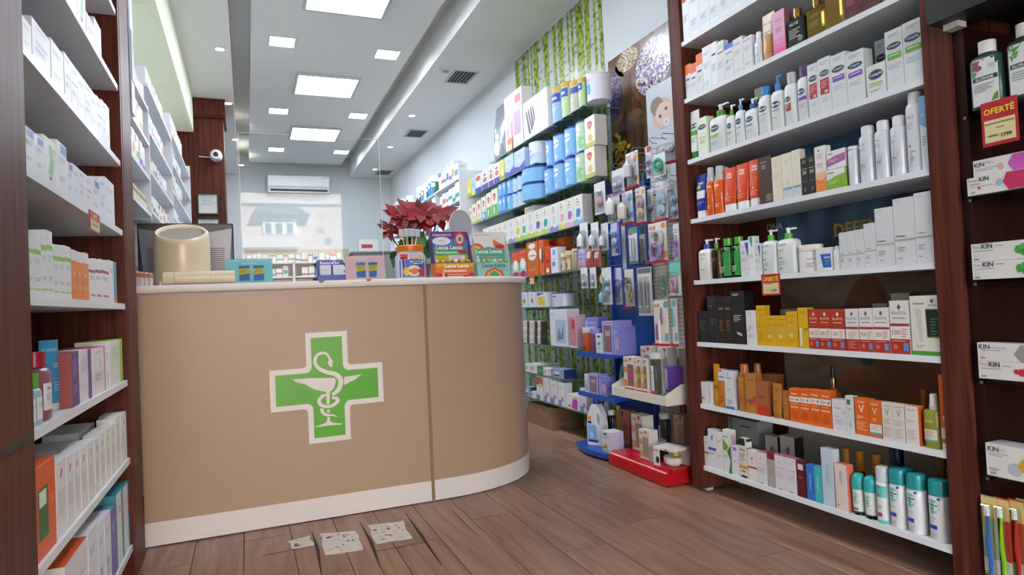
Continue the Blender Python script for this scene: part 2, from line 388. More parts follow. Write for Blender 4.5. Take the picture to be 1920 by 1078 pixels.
def fbox(n, a, b, t, mt):
    p, q = mir(*a), mir(*b); return bx(n, p.x, q.x, 0.0, t, q.z, p.z, mt, fac)
fbox('cornice', (400, 366), (640, 384), 0.08, M('f4ece6', 0.8))
p, q = mir(470, 390), mir(580, 405)
MB().prism([(p.x, q.z), (q.x, q.z), (q.x - 0.3, p.z), (p.x + 0.15, p.z)], 0.0, 0.3, M('5f7472', 0.8)).build('awning', fac)
fbox('window_frame', (492, 410), (556, 440), 0.1, M('fbfbfb', 0.6))
for k in range(3): fbox('window_pane', (497 + 20 * k, 420), (509 + 20 * k, 438), 0.12, M('3f5a50', 0.2))
fbox('balcony', (455, 444), (560, 464), 0.15, M('f3e4da', 0.8))
fbox('shutter', (595, 425), (608, 434), 0.05, M('d99e77', 0.8)); fbox('meter_box', (610, 446), (622, 455), 0.06, M('8c9a98', 0.6))
fbox('doorway', (470, 476), (600, 520), 0.03, M('b7a89c', 0.8))
# ================================================================ shelving and counter
RX = 2.10                                     # front plane of the tall wooden unit on the right
RZ = [0.135, 0.445, 0.757, 1.068, 1.378, 1.680, 1.992, 2.285]      # its shelf tops, bottom to top
ru = empty('wooden_shelf_unit', (RX, 2.07, 0), 'tall dark wooden shelf unit with white shelves, right foreground', 'shelf unit')
UY0, UY1 = 1.445, 2.695
def part(n, x0, x1, y0, y1, z0, z1, mt, root, **k):
    o = root.location; return bx(n, x0 - o.x, x1 - o.x, y0 - o.y, y1 - o.y, z0 - o.z, z1 - o.z, mt, root, **k)
part('side_panel', RX - 0.005, XR - 0.002, UY0 - 0.088, UY0, 0.02, 3.0, WOOD, ru)
part('side_panel', RX - 0.005, XR - 0.002, UY1, UY1 + 0.09, 0.02, 3.0, WOOD, ru)
part('back_panel', XR - 0.02, XR - 0.002, UY0, UY1, 0.11, 3.0, M('8d8a83', 0.6), ru)
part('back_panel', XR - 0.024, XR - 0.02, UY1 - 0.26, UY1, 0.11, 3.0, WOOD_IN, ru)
for z in RZ + [2.59]: part('shelf', RX, XR - 0.028, UY0, UY1, z - 0.022, z, SHELF, ru)
for y in (UY0 - 0.05, UY1 + 0.04):
    for x in (RX + 0.05, XR - 0.06): part('foot', x - 0.02, x + 0.02, y - 0.02, y + 0.02, 0.0, 0.02, M('b9b9b5'), ru)
# printed poster panels behind its products
def poster_strip(y0, y1, z0, z1, mt, name, label):
    e = empty(name, (XR - 0.0245, (y0 + y1) / 2, z0), label, 'poster'); bx('sheet', -0.0015, 0, y0 - (y0 + y1) / 2, y1 - (y0 + y1) / 2, 0, z1 - z0, mt, e); return e
BLUEP = noise_mat('poster_blue', '16324f', '5f8fb4', nscale=2.2, detail=2, rough=0.25, dist=1.2, lo=0.35, hi=0.75)
SANDP = noise_mat('poster_sand', '50463a', '8c7a66', nscale=2.6, detail=3, rough=0.3, dist=1.0, scale=(1, 1, 2.5))
e = poster_strip(UY0 + 0.03, UY1 - 0.27, 1.09, 1.66, BLUEP, 'sea_poster', 'blue printed poster at the back of the right unit')
mb = MB(); fn = lambda cx, cz: (lambda x, z: (-0.002, cx - x, cz + z))
yd = y_on(1455, XR - 0.02, 1.3) - e.location.y; text_on(mb, 'DNA', 0.1, 0.05, fn(yd, 0.22), M('b9cdd8'))
yd = y_on(1625, XR - 0.02, 1.3) - e.location.y; text_on(mb, 'DEFENCE', 0.32, 0.08, fn(yd, 0.16), M('c9a53a'), True)
mb.build('lettering', e)
e = poster_strip(UY0 + 0.03, UY1 - 0.27, 0.47, 1.04, SANDP, 'beach_poster', 'sand coloured sunbathing poster behind the orange cartons')
mb = MB(); SKIN = noise_mat('poster_skin', '5b3524', '9a6848', nscale=3, rough=0.3)
def pol(mb, pts, mt, x=-0.0022): mb.add([(x, y, z) for y, z in pts], [tuple(range(len(pts)))], mt)
def ell(cy, cz, ry, rz, n=20, a=0.0): return [(cy + ry * math.cos(t) * math.cos(a) - rz * math.sin(t) * math.sin(a), cz + ry * math.cos(t) * math.sin(a) + rz * math.sin(t) * math.cos(a)) for t in [-2 * math.pi * j / n for j in range(n)]]
for q in ((0.02, 0.42, 0.10, 0.16, 0.3), (-0.1, 0.30, 0.13, 0.12, -0.5), (-0.28, 0.16, 0.16, 0.07, 0.5), (-0.05, 0.12, 0.22, 0.06, 0.1)): pol(mb, ell(*q[:4], 24, q[4]), SKIN, -0.002 - 0.0001 * q[0])
pol(mb, ell(0.0, 0.29, 0.05, 0.1, 16, 0.3), M('2c4a55'), -0.0026)
mb.build('print', e)
e = poster_strip(UY0 + 0.03, UY1 - 0.27, 0.15, 0.42, M('b6b1a8', 0.3), 'skin_poster', 'grey poster with printed sentence behind the bottom shelf')
mb = MB(); text_on(mb, 'Tri mecanismi protettivi della pelle', 0.62, 0.03, fn(-0.08, 0.2), M('3c3a3a')); mb.build('lettering', e)

# glazed display cabinet at the right edge
cab = empty('glass_cabinet', (RX, 0.8, 0), 'dark wooden display cabinet with black header, cut by the right edge', 'cabinet')
part('back_panel', XR - 0.02, XR - 0.002, 0.2, 1.356, 0.0, 2.3, WOOD_CAB, cab)
part('side_panel', RX + 0.012, XR - 0.02, 1.322, 1.356, 0.0, 1.80, WOOD_CAB, cab)
part('upright', XR - 0.05, XR - 0.02, 1.08, 1.12, 0.0, 1.8, WOOD_CAB, cab)
part('header', RX - 0.11, RX + 0.02, 0.2, 1.352, 1.80, 1.875, M('1d1f20', 0.4), cab)
part('top_panel', RX + 0.02, XR - 0.02, 0.2, 1.352, 1.86, 1.875, M('141414', 0.5), cab)
CABZ = [0.405, 0.700, 1.003, 1.262, 1.520]
GLS = pane('dfeee6', 1.5)
for z in CABZ: part('glass_shelf', RX - 0.02, XR - 0.02, 0.25, 1.318, z - 0.008, z, GLS, cab)
part('plinth', RX - 0.02, XR - 0.02, 0.25, 1.318, 0.0, 0.09, WOOD_CAB, cab)
part('lock', RX - 0.06, RX - 0.02, 1.29, 1.335, 1.782, 1.80, M('c9c5bc', 0.4), cab)
for z in CABZ: part('shelf_pin', RX - 0.012, RX, 1.312, 1.322, z - 0.018, z - 0.008, M('b9bec0', 0.2, 1.0), cab)

# left wooden unit, close to the lens
LX = -0.43
LZ = [0.15, 0.478, 0.773, 1.064, 1.345, 1.612, 1.905]
lu = empty('wooden_shelf_unit', (LX, 2.3, 0), 'dark wooden shelf unit with white shelves, left foreground', 'shelf unit')
LY0, LY1 = 1.665, 2.86
part('side_panel', XL + 0.002, LX + 0.005, 1.2, LY0, 0.0, 2.6, WOOD, lu)
part('side_panel', XL + 0.002, LX + 0.005, LY1, LY1 + 0.03, 0.02, 2.6, WOOD, lu)
part('side_post', LX - 0.06, LX + 0.006, LY1 + 0.031, 3.10, 0.02, 2.6, WOOD, lu)
part('drawer_rail', LX + 0.0055, LX + 0.008, 1.25, LY0 - 0.02, 0.76, 0.775, M('1f1310'), lu)
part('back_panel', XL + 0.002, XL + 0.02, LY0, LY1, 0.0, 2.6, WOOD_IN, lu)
for z in LZ + [2.2]: part('shelf', XL + 0.02, LX, LY0, LY1, z - 0.022, z, SHELF, lu)
part('foot', LX - 0.06, LX - 0.02, LY1 + 0.06, LY1 + 0.1, 0.0, 0.02, M('c9c9c5'), lu)
# grey ventilation box fixed to its end
e = empty('intercom_box', (-0.438, 3.158, 1.88), 'grey metal wall box with dark grille beside the left unit', 'wall box')
MB().cbox(-0.02, 0.02, -0.045, 0.045, 0, 0.7, M('9aa3ae', 0.35, 0.4), 0.005).build('case', e)
bx('grille', -0.014, 0.014, -0.0475, -0.0455, 0.14, 0.36, M('5b636d', 0.4), e)
bx('grille', 0.0202, 0.022, -0.03, 0.03, 0.14, 0.36, M('5b636d', 0.4), e)

# ---------------------------------------------------------------- counter
YC, HC = 3.275, 1.118
BEIGE = noise_mat('counter_laminate', 'ac957d', 'b09981', nscale=1.2, rough=0.38); CREAM = M('e2dfdc', 0.35)
ct = empty('service_counter', (0.5, YC, 0), 'beige curved pharmacy counter with white plinth and green cross', 'counter')
X1 = 0.853                                    # the joint between flat and curved panel
curve = [(X1, 0.0), (1.0, 0.004), (1.10, 0.016), (1.20, 0.043), (1.29, 0.083), (1.37, 0.132), (1.44, 0.195), (1.50, 0.268), (1.545, 0.35), (1.567, 0.43), (1.575, 0.52), (1.575, 0.75)]
def wall_strip(name, pts, z0, z1, t, mt, grow=0.0):
    """Upright panel that follows an outline (x, y from the counter front)."""
    P = [Vector((x, y, 0)) for x, y in pts]; N = []
    for i in range(len(P)):
        d = (P[min(i + 1, len(P) - 1)] - P[max(i - 1, 0)]).normalized(); N.append(Vector((d.y, -d.x, 0)))
    o = [(p + n * grow) for p, n in zip(P, N)]; q = [(p - n * t) for p, n in zip(P, N)]
    k = len(P); v = [(p.x - 0.5, p.y, z) for z in (z0, z1) for p in o] + [(p.x - 0.5, p.y, z) for z in (z0, z1) for p in q]; f = []
    for i in range(k - 1):
        f += [(i, i + 1, k + i + 1, k + i), (2 * k + i + 1, 2 * k + i, 3 * k + i, 3 * k + i + 1), (k + i, k + i + 1, 3 * k + i + 1, 3 * k + i), (i + 1, i, 2 * k + i, 2 * k + i + 1)]
    f += [(0, k, 3 * k, 2 * k), (k - 1, 3 * k - 1, 4 * k - 1, 2 * k - 1)]
    return MB().add(v, f, mt).build(name, ct, smooth=True)
wall_strip('front_panel', [(-0.445, 0), (X1 - 0.006, 0)], 0.106, HC - 0.005, 0.03, BEIGE)
wall_strip('curved_panel', [(X1 + 0.006, 0)] + curve[1:], 0.106, HC - 0.005, 0.03, BEIGE)
wall_strip('plinth', [(-0.445, 0), (X1 - 0.006, 0)], 0.004, 0.106, 0.03, CREAM, 0.003)
wall_strip('plinth', [(X1 + 0.006, 0)] + curve[1:], 0.004, 0.106, 0.03, CREAM, 0.003)
bx('seam_strip', X1 - 0.5 - 0.008, X1 - 0.5 + 0.008, -0.006, 0.02, 0.0, HC - 0.005, M('8e7358', 0.35), ct)
bx('inner_panel', -0.44 - 0.5, 1.5 - 0.5, 0.3, 0.33, 0.0, HC - 0.006, M('5c4a3b'), ct)  # upright brown panel inside the counter, behind its front
# worktop: a slab whose right end is rounded like the panel below
out = [(-0.445, -0.03), (X1, -0.03), (1.0, -0.026), (1.11, -0.013), (1.215, 0.016), (1.31, 0.058), (1.395, 0.11), (1.468, 0.175), (1.53, 0.25), (1.577, 0.335), (1.602, 0.42), (1.61, 0.52), (1.61, 0.72), (1.4, 0.72), (0.9, 0.55), (-0.445, 0.55)]
mb = MB(); n = len(out); zt, zb, cy = 0.03, -0.004, 0.0
def oring(z, ins): return [(x - (ins if 0 < i < 13 and x > 1.3 else 0) - 0.5, y + (ins if i < 11 else 0), z) for i, (x, y) in enumerate(out)]
mb.rings([oring(zb, 0.004), oring(zb + 0.008, 0), oring(zt - 0.008, 0), oring(zt, 0.006)], CREAM)
mb.build('worktop', None, (0.5, YC, HC - 0.004 + 0.004), smooth=True, label='cream counter top slab with rounded lip', cat='worktop')
TOPZ = HC + 0.03
# chipped edge of the worktop
wt = bpy.data.objects['worktop']
for px in (603, 692):
    g = at(px, 533, Y=YC - 0.03); MB().prism([(-0.012, 0.022), (-0.004, 0.018), (0.006, 0.02), (0.013, 0.026), (0.012, 0.0302), (-0.012, 0.0302)], -0.0306, -0.02, M('a58a63', 0.8)).build('chipped_edge', wt, loc=(g.x - 0.5, 0, 0))
# ---------------------------------------------------------------- green pharmacy cross
cc = Vector((0.352, YC, 0.634))
cr = empty('pharmacy_cross', cc, 'green and white pharmacy cross with snake and bowl emblem', 'sign')
def cross_outline(L, A, r):
    pts = []
    q = [(A, -L), (A, -A), (L, -A), (L, A), (A, A), (A, L), (-A, L), (-A, A), (-L, A), (-L, -A), (-A, -A), (-A, -L)]
    for i, (x, z) in enumerate(q):
        if abs(x) == A and abs(z) == A:
            sx, sz = (1 if x > 0 else -1), (1 if z > 0 else -1)
            arc = [(x + sx * r - sx * r * math.cos(t), z + sz * r - sz * r * math.sin(t)) for t in [k * math.pi / 12 for k in range(7)]]
            prev = q[i - 1]
            if abs(prev[0]) == A and abs(prev[1]) == L: pts += arc
            else: pts += arc[::-1]
        else: pts.append((x, z))
    return pts
MB().prism(cross_outline(0.265, 0.098, 0.018), -0.014, -0.0005, M('e9e6e4', 0.4)).build('backing', cr)
MB().prism(cross_outline(0.240, 0.073, 0.03), -0.0165, -0.0142, M('4fae1c', 0.35)).build('green_face', cr)
def emb(px, py):                                # zoom of the emblem: 4.31 px per photo px, origin 480,600
    p = at(480 + px / 4.312, 600 + py / 4.312, Y=YC - 0.0165); return (p.x - cc.x, p.z - cc.z)
mb = MB(); EM = M('e6e4e0', 0.4)
def ribbon(pts, ws, lift):
    P = [Vector(emb(*p)) for p in pts]; Q = []
    for i in range(len(P) - 1):                    # Catmull-Rom
        a, b, c, d = P[max(i - 1, 0)], P[i], P[i + 1], P[min(i + 2, len(P) - 1)]
        for k in range(6):
            t = k / 6; Q.append((0.5 * ((2 * b) + (c - a) * t + (2 * a - 5 * b + 4 * c - d) * t * t + (3 * b - a - 3 * c + d) * t ** 3), ws[i] + (ws[i + 1] - ws[i]) * t))
    Q.append((P[-1], ws[-1])); L = []; R = []
    for i, (p, w) in enumerate(Q):
        d = (Q[min(i + 1, len(Q) - 1)][0] - Q[max(i - 1, 0)][0]).normalized(); nn = Vector((-d.y, d.x)) * w / 4.312 * 0.00256
        L.append(p + nn); R.append(p - nn)
    k = len(Q); y = -0.0165 - lift
    mb.add([(p.x, y, p.y) for p in L + R], [(i, i + k, i + k + 1, i + 1) for i in range(k - 1)], EM)
def shape(pts, lift): mb.add([(a, -0.0165 - lift, b) for a, b in [emb(*p) for p in pts]], [tuple(range(len(pts)))], EM)
ribbon([(600, 325), (575, 278), (540, 266), (495, 285), (476, 335), (505, 388), (570, 420), (640, 438), (685, 485), (668, 560), (615, 605)], [8, 9, 10, 11, 12, 14, 16, 18, 20, 18, 12], 0.001)
shape([(600, 380), (615, 375), (621, 335), (610, 312), (590, 316), (580, 350)], 0.0012)
shape([(295, 480), (430, 470), (636, 467), (645, 495), (632, 545), (596, 585), (575, 585), (545, 578), (470, 560), (400, 520), (320, 500)][::-1], 0.0006)
shape([(712, 460), (795, 448), (852, 437), (800, 483), (760, 500), (712, 527)][::-1], 0.0006)
shape([(566, 583), (598, 583), (594, 680), (572, 680)][::-1], 0.0006)
ribbon([(612, 628), (650, 632), (660, 655), (620, 690), (570, 700), (525, 685), (510, 650), (540, 615), (565, 605)], [9, 14, 15, 13, 12, 14, 15, 14, 8], 0.001)
ribbon([(530, 715), (540, 745), (570, 768), (620, 768), (655, 782)], [13, 14, 10, 7, 2], 0.001)
shape([(574, 722), (596, 722), (596, 752), (574, 748)][::-1], 0.0006); shape([(577, 785), (597, 785), (600, 820), (574, 822)][::-1], 0.0006)
shape([(574, 818), (600, 818), (630, 832), (697, 836), (697, 844), (590, 852), (485, 866), (482, 860), (545, 840)][::-1], 0.0007)
mb.build('emblem_print', cr)
# ---------------------------------------------------------------- acrylic screen
ys = 3.56
p, q = at(447, 249, Y=ys), at(709, 262, Y=ys)
e = empty('acrylic_screen', ((p.x + q.x) / 2, ys, TOPZ), 'clear acrylic sneeze screen standing on the counter, mirroring the street', 'screen')
w = (q.x - p.x) / 2
bx('sheet', -w, w, -0.003, 0.003, 0.0, p.z - TOPZ, pane('fbfdfd', 1.34), e)
for s in (-1, 1): bx('foot', s * w * 0.8 - 0.015, s * w * 0.8 + 0.015, -0.05, 0.05, 0.0, 0.012, M('d5dadb', 0.2), e)
for s in (-1, 1): bx('edge_strip', s * (w + 0.0015) - 0.0015, s * (w + 0.0015) + 0.0015, -0.003, 0.003, 0.0, p.z - TOPZ, M('e6eeee', 0.15), e)
bx('edge_strip', -w, w, -0.003, 0.003, p.z - TOPZ, p.z - TOPZ + 0.0025, M('d2dcdc', 0.15), e)

# ---------------------------------------------------------------- white medicine shelving behind the counter (left wall)
BAYS = [(3.13, 4.0, [2.155, 1.96, 1.767, 1.57]), (4.02, 5.24, [2.30, 2.245 - 0.20, 1.82, 1.60, 1.38, 1.17]), (5.26, 6.93, [2.36, 2.14, 1.93, 1.70, 1.45, 1.2])]
WX = -0.462
WSH = M('d6dce2', 0.4)
for k, (y0, y1, zs) in enumerate(BAYS):
    nm = ['nearest', 'middle', 'farthest'][k]
    b = empty('medicine_shelf', (WX, y0, 0), f'white open medicine shelf unit behind the counter, {nm} of three', 'shelf unit', 'white medicine shelving')
    top = zs[0] + (0.13 if k == 0 else 0.20)
    part('side_panel', XL + 0.01, WX, y1, y1 + 0.018, 1.54 if k == 0 else 0.0, zs[0] + (0.01 if k == 0 else 0.1), WSH, b)
    part('back_panel', XL + 0.001, XL + 0.01, y0, y1, 1.54 if k == 0 else 0.0, top, WSH, b)
    for z in zs: part('shelf', XL + 0.01, WX, y0, y1, z - 0.018, z, WSH, b)
    if k: part('drawer_block', XL + 0.01, WX, y0, y1, 0.05, 0.95, WSH, b)
# ---------------------------------------------------------------- glass shelving on the right wall
GX = 2.13
GSH = [('top', 2.30, 3.80, 5.60), ('upper', 2.085, 4.60, 6.2), ('second', 1.80, 3.93, 6.2), ('third', 1.512, 3.93, 6.2), ('fourth', 1.205, 3.93, 6.2), ('fifth', 0.955, 4.3, 6.2), ('sixth', 0.66, 3.93, 6.2), ('seventh', 0.42, 4.3, 6.2), ('lowest', 0.215, 3.93, 6.2)]
GZ = {}
TINT = pane('dbe8e2', 1.5)
for nm, z, y0, y1 in GSH:
    GZ[nm] = z
    e = empty('glass_shelf', (GX, y0, z), f'glass wall shelf of the baby food display, {nm} one', 'shelf', 'glass wall shelves')
    bx('glass_sheet', 0, XR - 0.012 - GX, 0, y1 - y0, -0.008, 0, TINT, e)
    bx('front_edge', -0.0022, -0.0002, 0, y1 - y0, -0.008, 0, M('5f7d74', 0.2), e)
    bx('end_edge', -0.002, XR - 0.012 - GX, -0.0022, -0.0002, -0.008, 0, M('5f7d74', 0.2), e)
    for y in (0.25, 0.85, 1.4):
        bx('bracket', XR - 0.20 - GX, XR - 0.012 - GX, y, y + 0.012, -0.03, -0.0085, M('8d9698', 0.3, 0.8), e)
# birch forest wall poster: green print with trunks
GREEN = noise_mat('forest_print', '2f4714', 'a9c043', nscale=26.0, detail=8, rough=0.25, lo=0.34, hi=0.62)
fp = empty('forest_poster', (XR, 4.79, 0.05), 'large wall poster of white birch trunks in green woodland', 'poster')
bx('sheet', -0.006, -0.001, -0.80, 0.80, 0, 3.22, GREEN, fp)
BIRCH = noise_mat('birch_print', '35332e', 'bcc2be', scale=(1, 2.2, 9), nscale=4, detail=6, rough=0.25, lo=0.30, hi=0.47)
mb = MB(); random.seed(11)
for x, w in ((-0.74, 0.05), (-0.63, 0.075), (-0.52, 0.03), (-0.40, 0.06), (-0.31, 0.035), (-0.20, 0.09), (-0.06, 0.045), (0.03, 0.11), (0.16, 0.05), (0.27, 0.08), (0.40, 0.035), (0.48, 0.05), (0.57, 0.035), (0.70, 0.09)):
    ln = random.uniform(-0.04, 0.04); L_ = []; R_ = []
    for k in range(9):
        z = 3.22 * k / 8; cx = x + ln * k / 8 + random.uniform(-0.006, 0.006); ww = w * (1 - 0.25 * k / 8)
        L_.append((-0.0066, min(max(cx + ww / 2, -0.8), 0.8), z)); R_.append((-0.0066, min(max(cx - ww / 2, -0.8), 0.8), z))
    mb.add(L_ + R_, [(i, i + 9, i + 10, i + 1) for i in range(8)], BIRCH)
mb.build('trunk_print', fp)
# herb bowls poster
hp = empty('herb_poster', (XR, 3.36, 1.2), 'wall poster of wooden bowls with dried lavender and herbs', 'poster')
def hpt(px, py): g = at(px, py, X=XR - 0.006); return (g.y - 3.36, g.z - 1.2)
tl = hpt(1140, 122)
WOODP = noise_mat('poster_planks', '2a1d16', '6d4d37', scale=(1, 9, 0.5), nscale=3, rough=0.2, dist=0.4)
bx('sheet', -0.006, -0.001, -0.56, tl[0], 0, 2.665 - 1.2, WOODP, hp)
mb = MB(); BOWL = noise_mat('bowl_print', '4a2f20', '94694a', nscale=8, rough=0.2)
LAV = specks('lavender_print', ['cfc6d6', '5b4a8c', 'e6dfd6', '8b7bb5', 'b9a98a', '3d2f66', 'd8d0c0'], 75.0, 0.2); DLAV = specks('dark_lavender_print', ['2c2350', '4a3b80', '1d1830', '5f4f98', '8a7a5c'], 80.0, 0.2); SEED = specks('seed_print', ['cfc0a2', '8a7050', 'e0d6bd', 'a68f6c', '6b523a'], 95.0, 0.2)
def hell(c, rx, rz, mt, lift, a=0.0):
    cy_, cz_ = hpt(*c); p = hpt(c[0] + rx, c[1]); q = hpt(c[0], c[1] - rz); pol(mb, [(min(max(y, -0.56), tl[0]), min(z, 1.463)) for y, z in ell(cy_, cz_, abs(p[0] - cy_), abs(q[1] - cz_), 28, a)], mt, -0.0062 - lift)
hell((1146, 188), 30, 62, BOWL, 0.0003, 0.1); hell((1144, 186), 24, 52, DLAV, 0.0006, 0.1)
hell((1175, 115), 24, 26, BOWL, 0.0003); hell((1176, 112), 20, 21, SEED, 0.0006)
hell((1222, 128), 44, 60, BOWL, 0.0009, -0.35); hell((1224, 122), 38, 52, LAV, 0.0012, -0.35)
random.seed(3)
for k in range(70): hell((1150 + random.gauss(12, 9), 262 + random.uniform(-12, 60)), 3.2, 3.6, M(random.choice(['c2a02c', 'a8861c', 'd0b44a'])), 0.0003 + 0.000004 * k)
hell((1190, 215), 14, 10, BOWL, 0.0003)
mb.build('print', hp)
# white shelving further back on the right wall
FB = [(6.40, 7.3, [2.325, 2.10, 1.86, 1.62, 1.38]), (7.33, 8.6, [2.32, 2.08, 1.84, 1.6]), (8.63, 9.9, [2.32, 2.08, 1.84])]
for k, (y0, y1, zs) in enumerate(FB):
    b = empty('medicine_shelf', (2.08, y0, 0), f'white shelf unit on the far right wall, {["nearest", "middle", "farthest"][k]} of three', 'shelf unit', 'white shelving on the far right')
    part('side_panel', 2.08, XR - 0.002, y0 - 0.02, y0, 0, zs[0] + (0.07 if k == 0 else 0.0), WSH, b); part('side_panel', 2.08, XR - 0.002, y1, y1 + 0.008, 0, zs[0], WSH, b)
    part('back_panel', XR - 0.012, XR - 0.002, y0, y1, 0, zs[0], WSH, b)
    for z in zs: part('shelf', 2.08, XR - 0.012, y0, y1, z - 0.018, z, WSH, b)
# low back counter and open shelf of the dispensary, seen under the screen
bk = empty('dispensary_shelf', (0.4, 6.2, 0), 'low white dispensary shelf behind the counter, seen through the screen', 'shelf unit')
for x0, x1 in ((-0.02, 0.0), (0.40, 0.42), (0.95, 0.97)): bx('upright', x0 - 0.4, x1 - 0.4, 0, 0.3, 0, 1.46, WSH, bk)
for z in (1.46, 1.33, 1.18, 1.02): bx('shelf', -0.4, 0.55, 0, 0.3, z - 0.015, z, WSH, bk)
bx('back_panel', -0.4, 0.55, 0.3, 0.31, 0, 1.6, M('a39a86', 0.7), bk)
bk = empty('grey_cabinet', (1.55, 6.6, 0), 'grey back cabinet behind the pink leaflet holder', 'cabinet')
bx('body', -0.55, 0.5, 0, 0.4, 0, 1.56, M('8e9290', 0.6), bk); bx('top', -0.56, 0.51, -0.01, 0.41, 1.56, 1.58, M('70706c', 0.5), bk)
# ================================================================ product kinds
def B(u0, v0, u1, v1, c): return ('b', u0, v0, u1, v1, c)          # printed rectangle (fractions of the front)
def T(s, u, v, w, h, c, bold=False, rot=0): return ('t', s, u, v, w, h, c, bold, rot)
def E_(u, v, ru, rv, c): return ('e', u, v, ru, rv, c)
def L(u0, v0, u1, n, c='9aa0a4', step=0.035): return ('l', u0, v0, u1, n, c, step)   # small print: n short lines downwards from v0
def P(pts, c): return ('p', pts, c)
def front_fn(shape, w, d, n):
    """Depth of the front surface at (x, z): flat for cartons, curved for bottles."""
    if n is None: return lambda x, z: -d / 2
    def fn(x, z):
        ws, ds = shape[-1][0], shape[-1][1]
        for (a, b, z0), (a2, b2, z1) in zip(shape, shape[1:]):
            if z0 <= z <= z1:
                t = (z - z0) / max(z1 - z0, 1e-9); ws, ds = a + (a2 - a) * t, b + (b2 - b) * t; break
        u = min(abs(x) / (w / 2 * max(ws, 1e-3)), 0.999)
        return -(d / 2) * ds * (1 - u ** n) ** (1 / n)
    return fn
def put_print(ops, w, h, fy, parent, curved=False, name='print'):
    mb = MB()
    for i, op in enumerate(ops):
        lift = 0.00035 + 0.00022 * i; mt = None
        pos = lambda x, z: (x, fy(x, z) - lift, z)
        if op[0] == 'b':
            _, u0, v0, u1, v1, c = op; nx = 10 if curved else 1; nz = 4 if curved else 1; vs = []; fs = []
            for j in range(nz + 1):
                for k in range(nx + 1): vs.append(pos((u0 + (u1 - u0) * k / nx - 0.5) * w, (v0 + (v1 - v0) * j / nz) * h))
            for j in range(nz):
                for k in range(nx): a = j * (nx + 1) + k; fs.append((a, a + 1, a + nx + 2, a + nx + 1))
            mb.add(vs, fs, M(c))
        elif op[0] == 't':
            _, s, u, v, tw, th, c, bold, rot = op
            text_on(mb, s, tw * w, th * h, lambda x, z: pos(x + (u - 0.5) * w, z + v * h), M(c), bold, rot)
        elif op[0] == 'e':
            _, u, v, ru, rv, c = op; n = 20
            vs = [pos((u - 0.5) * w, v * h)] + [pos((u - 0.5 + ru * math.cos(2 * math.pi * k / n)) * w, (v + rv * math.sin(2 * math.pi * k / n)) * h) for k in range(n)]
            mb.add(vs, [(0, k + 1, (k + 1) % n + 1) for k in range(n)], M(c))
        elif op[0] == 'p':
            mb.add([pos((u - 0.5) * w, v * h) for u, v in op[1]], [tuple(range(len(op[1])))], M(op[2]))
        elif op[0] == 'l':
            _, u0, v0, u1, n, c, st = op
            for k in range(n):
                b = u1 - (u1 - u0) * (0.0, 0.25, 0.1, 0.4)[k % 4]; z0 = (v0 - st * k) * h; nx = 4 if curved else 1
                vs = [pos((u0 + (b - u0) * q / nx - 0.5) * w, z) for z in (z0 - st * 0.4 * h, z0) for q in range(nx + 1)]
                mb.add(vs, [(q, q + 1, q + nx + 2, q + nx + 1) for q in range(nx)], M(c))
    return mb.build(name, parent)
def sup(w, d, n, z, ws=1.0, ds=1.0, seg=24):
    out = []
    for j in range(seg):
        t = 2 * math.pi * j / seg; c, s = math.cos(t), math.sin(t)
        out.append((w / 2 * ws * math.copysign(abs(c) ** (2 / n), c), d / 2 * ds * math.copysign(abs(s) ** (2 / n), s), z))
    return out
def body(name, prof, w, d, n, mt, root, seg=24):
    return MB().rings([sup(w, d, n, z, a, b, seg) for a, b, z in prof], mt).build(name, root, smooth=True)
def cyl(name, r, z0, z1, mt, root, ch=0.0, seg=18, x=0, y=0, top=None):
    pr = [(r, z0), (r, z1 - ch), ((r - ch) if top is None else top, z1)] if ch or top is not None else [(r, z0), (r, z1)]
    return MB().lathe(pr, mt, seg, x, y).build(name, root, smooth=True)

def k_carton(nm, w, d, h, s):
    mb = MB(); f = M(s['c'], s.get('r', 0.4)); sd = M(s['side'], 0.4) if 'side' in s else f; tp = M(s['top'], 0.4) if 'top' in s else f
    x, y, c = w / 2, d / 2, 0.0008
    v = [(-x, -y, 0), (x, -y, 0), (x, y, 0), (-x, y, 0), (-x, -y, h - c), (x, -y, h - c), (x, y, h - c), (-x, y, h - c), (-x + c, -y + c, h), (x - c, -y + c, h), (x - c, y - c, h), (-x + c, y - c, h)]
    mb.add(v, [(0, 1, 5, 4)], f); o = len(mb.v)
    mb.add(v, [(1, 2, 6, 5), (3, 0, 4, 7), (2, 3, 7, 6), (3, 2, 1, 0)], sd); mb.add(v, [(8, 9, 10, 11), (4, 5, 9, 8), (5, 6, 10, 9), (6, 7, 11, 10), (7, 4, 8, 11)], tp)
    root = mb.build(nm)
    ops = s.get('ops')
    if ops: put_print(ops, w, h, front_fn(None, w, d, None), root)
    if 'sops' in s:                                        # print on the visible side, turned by 90 degrees
        p = put_print(s['sops'], d, h, lambda a, b: -w / 2, root, name='side_print'); p.rotation_euler.z = math.pi / 2 * s.get('sdir', 1)
    return root
def k_tube(nm, w, d, h, s):
    root = empty(nm, (0, 0, 0)); ch = h * s.get('caph', 0.14)
    pr = [(0.80, 0.80, 0), (0.84, 0.84, ch * 0.1), (0.84, 0.84, ch)]
    body('cap', pr, w, d, 2.2, M(s.get('cap', 'eceeee')), root)
    tp = [(0.86, 0.92, ch + 0.0005), (0.90, 0.96, ch + (h - ch) * 0.08), (0.97, 0.62, h * 0.6), (1.0, 0.10, h * 0.955), (1.0, 0.07, h)]
    body('tube_body', tp, w, d, 2.2, M(s['c'], s.get('r', 0.3), s.get('metal', 0)), root)
    if s.get('ops'): put_print(s['ops'], w, h, front_fn(tp, w, d, 2.2), root, True)
    return root
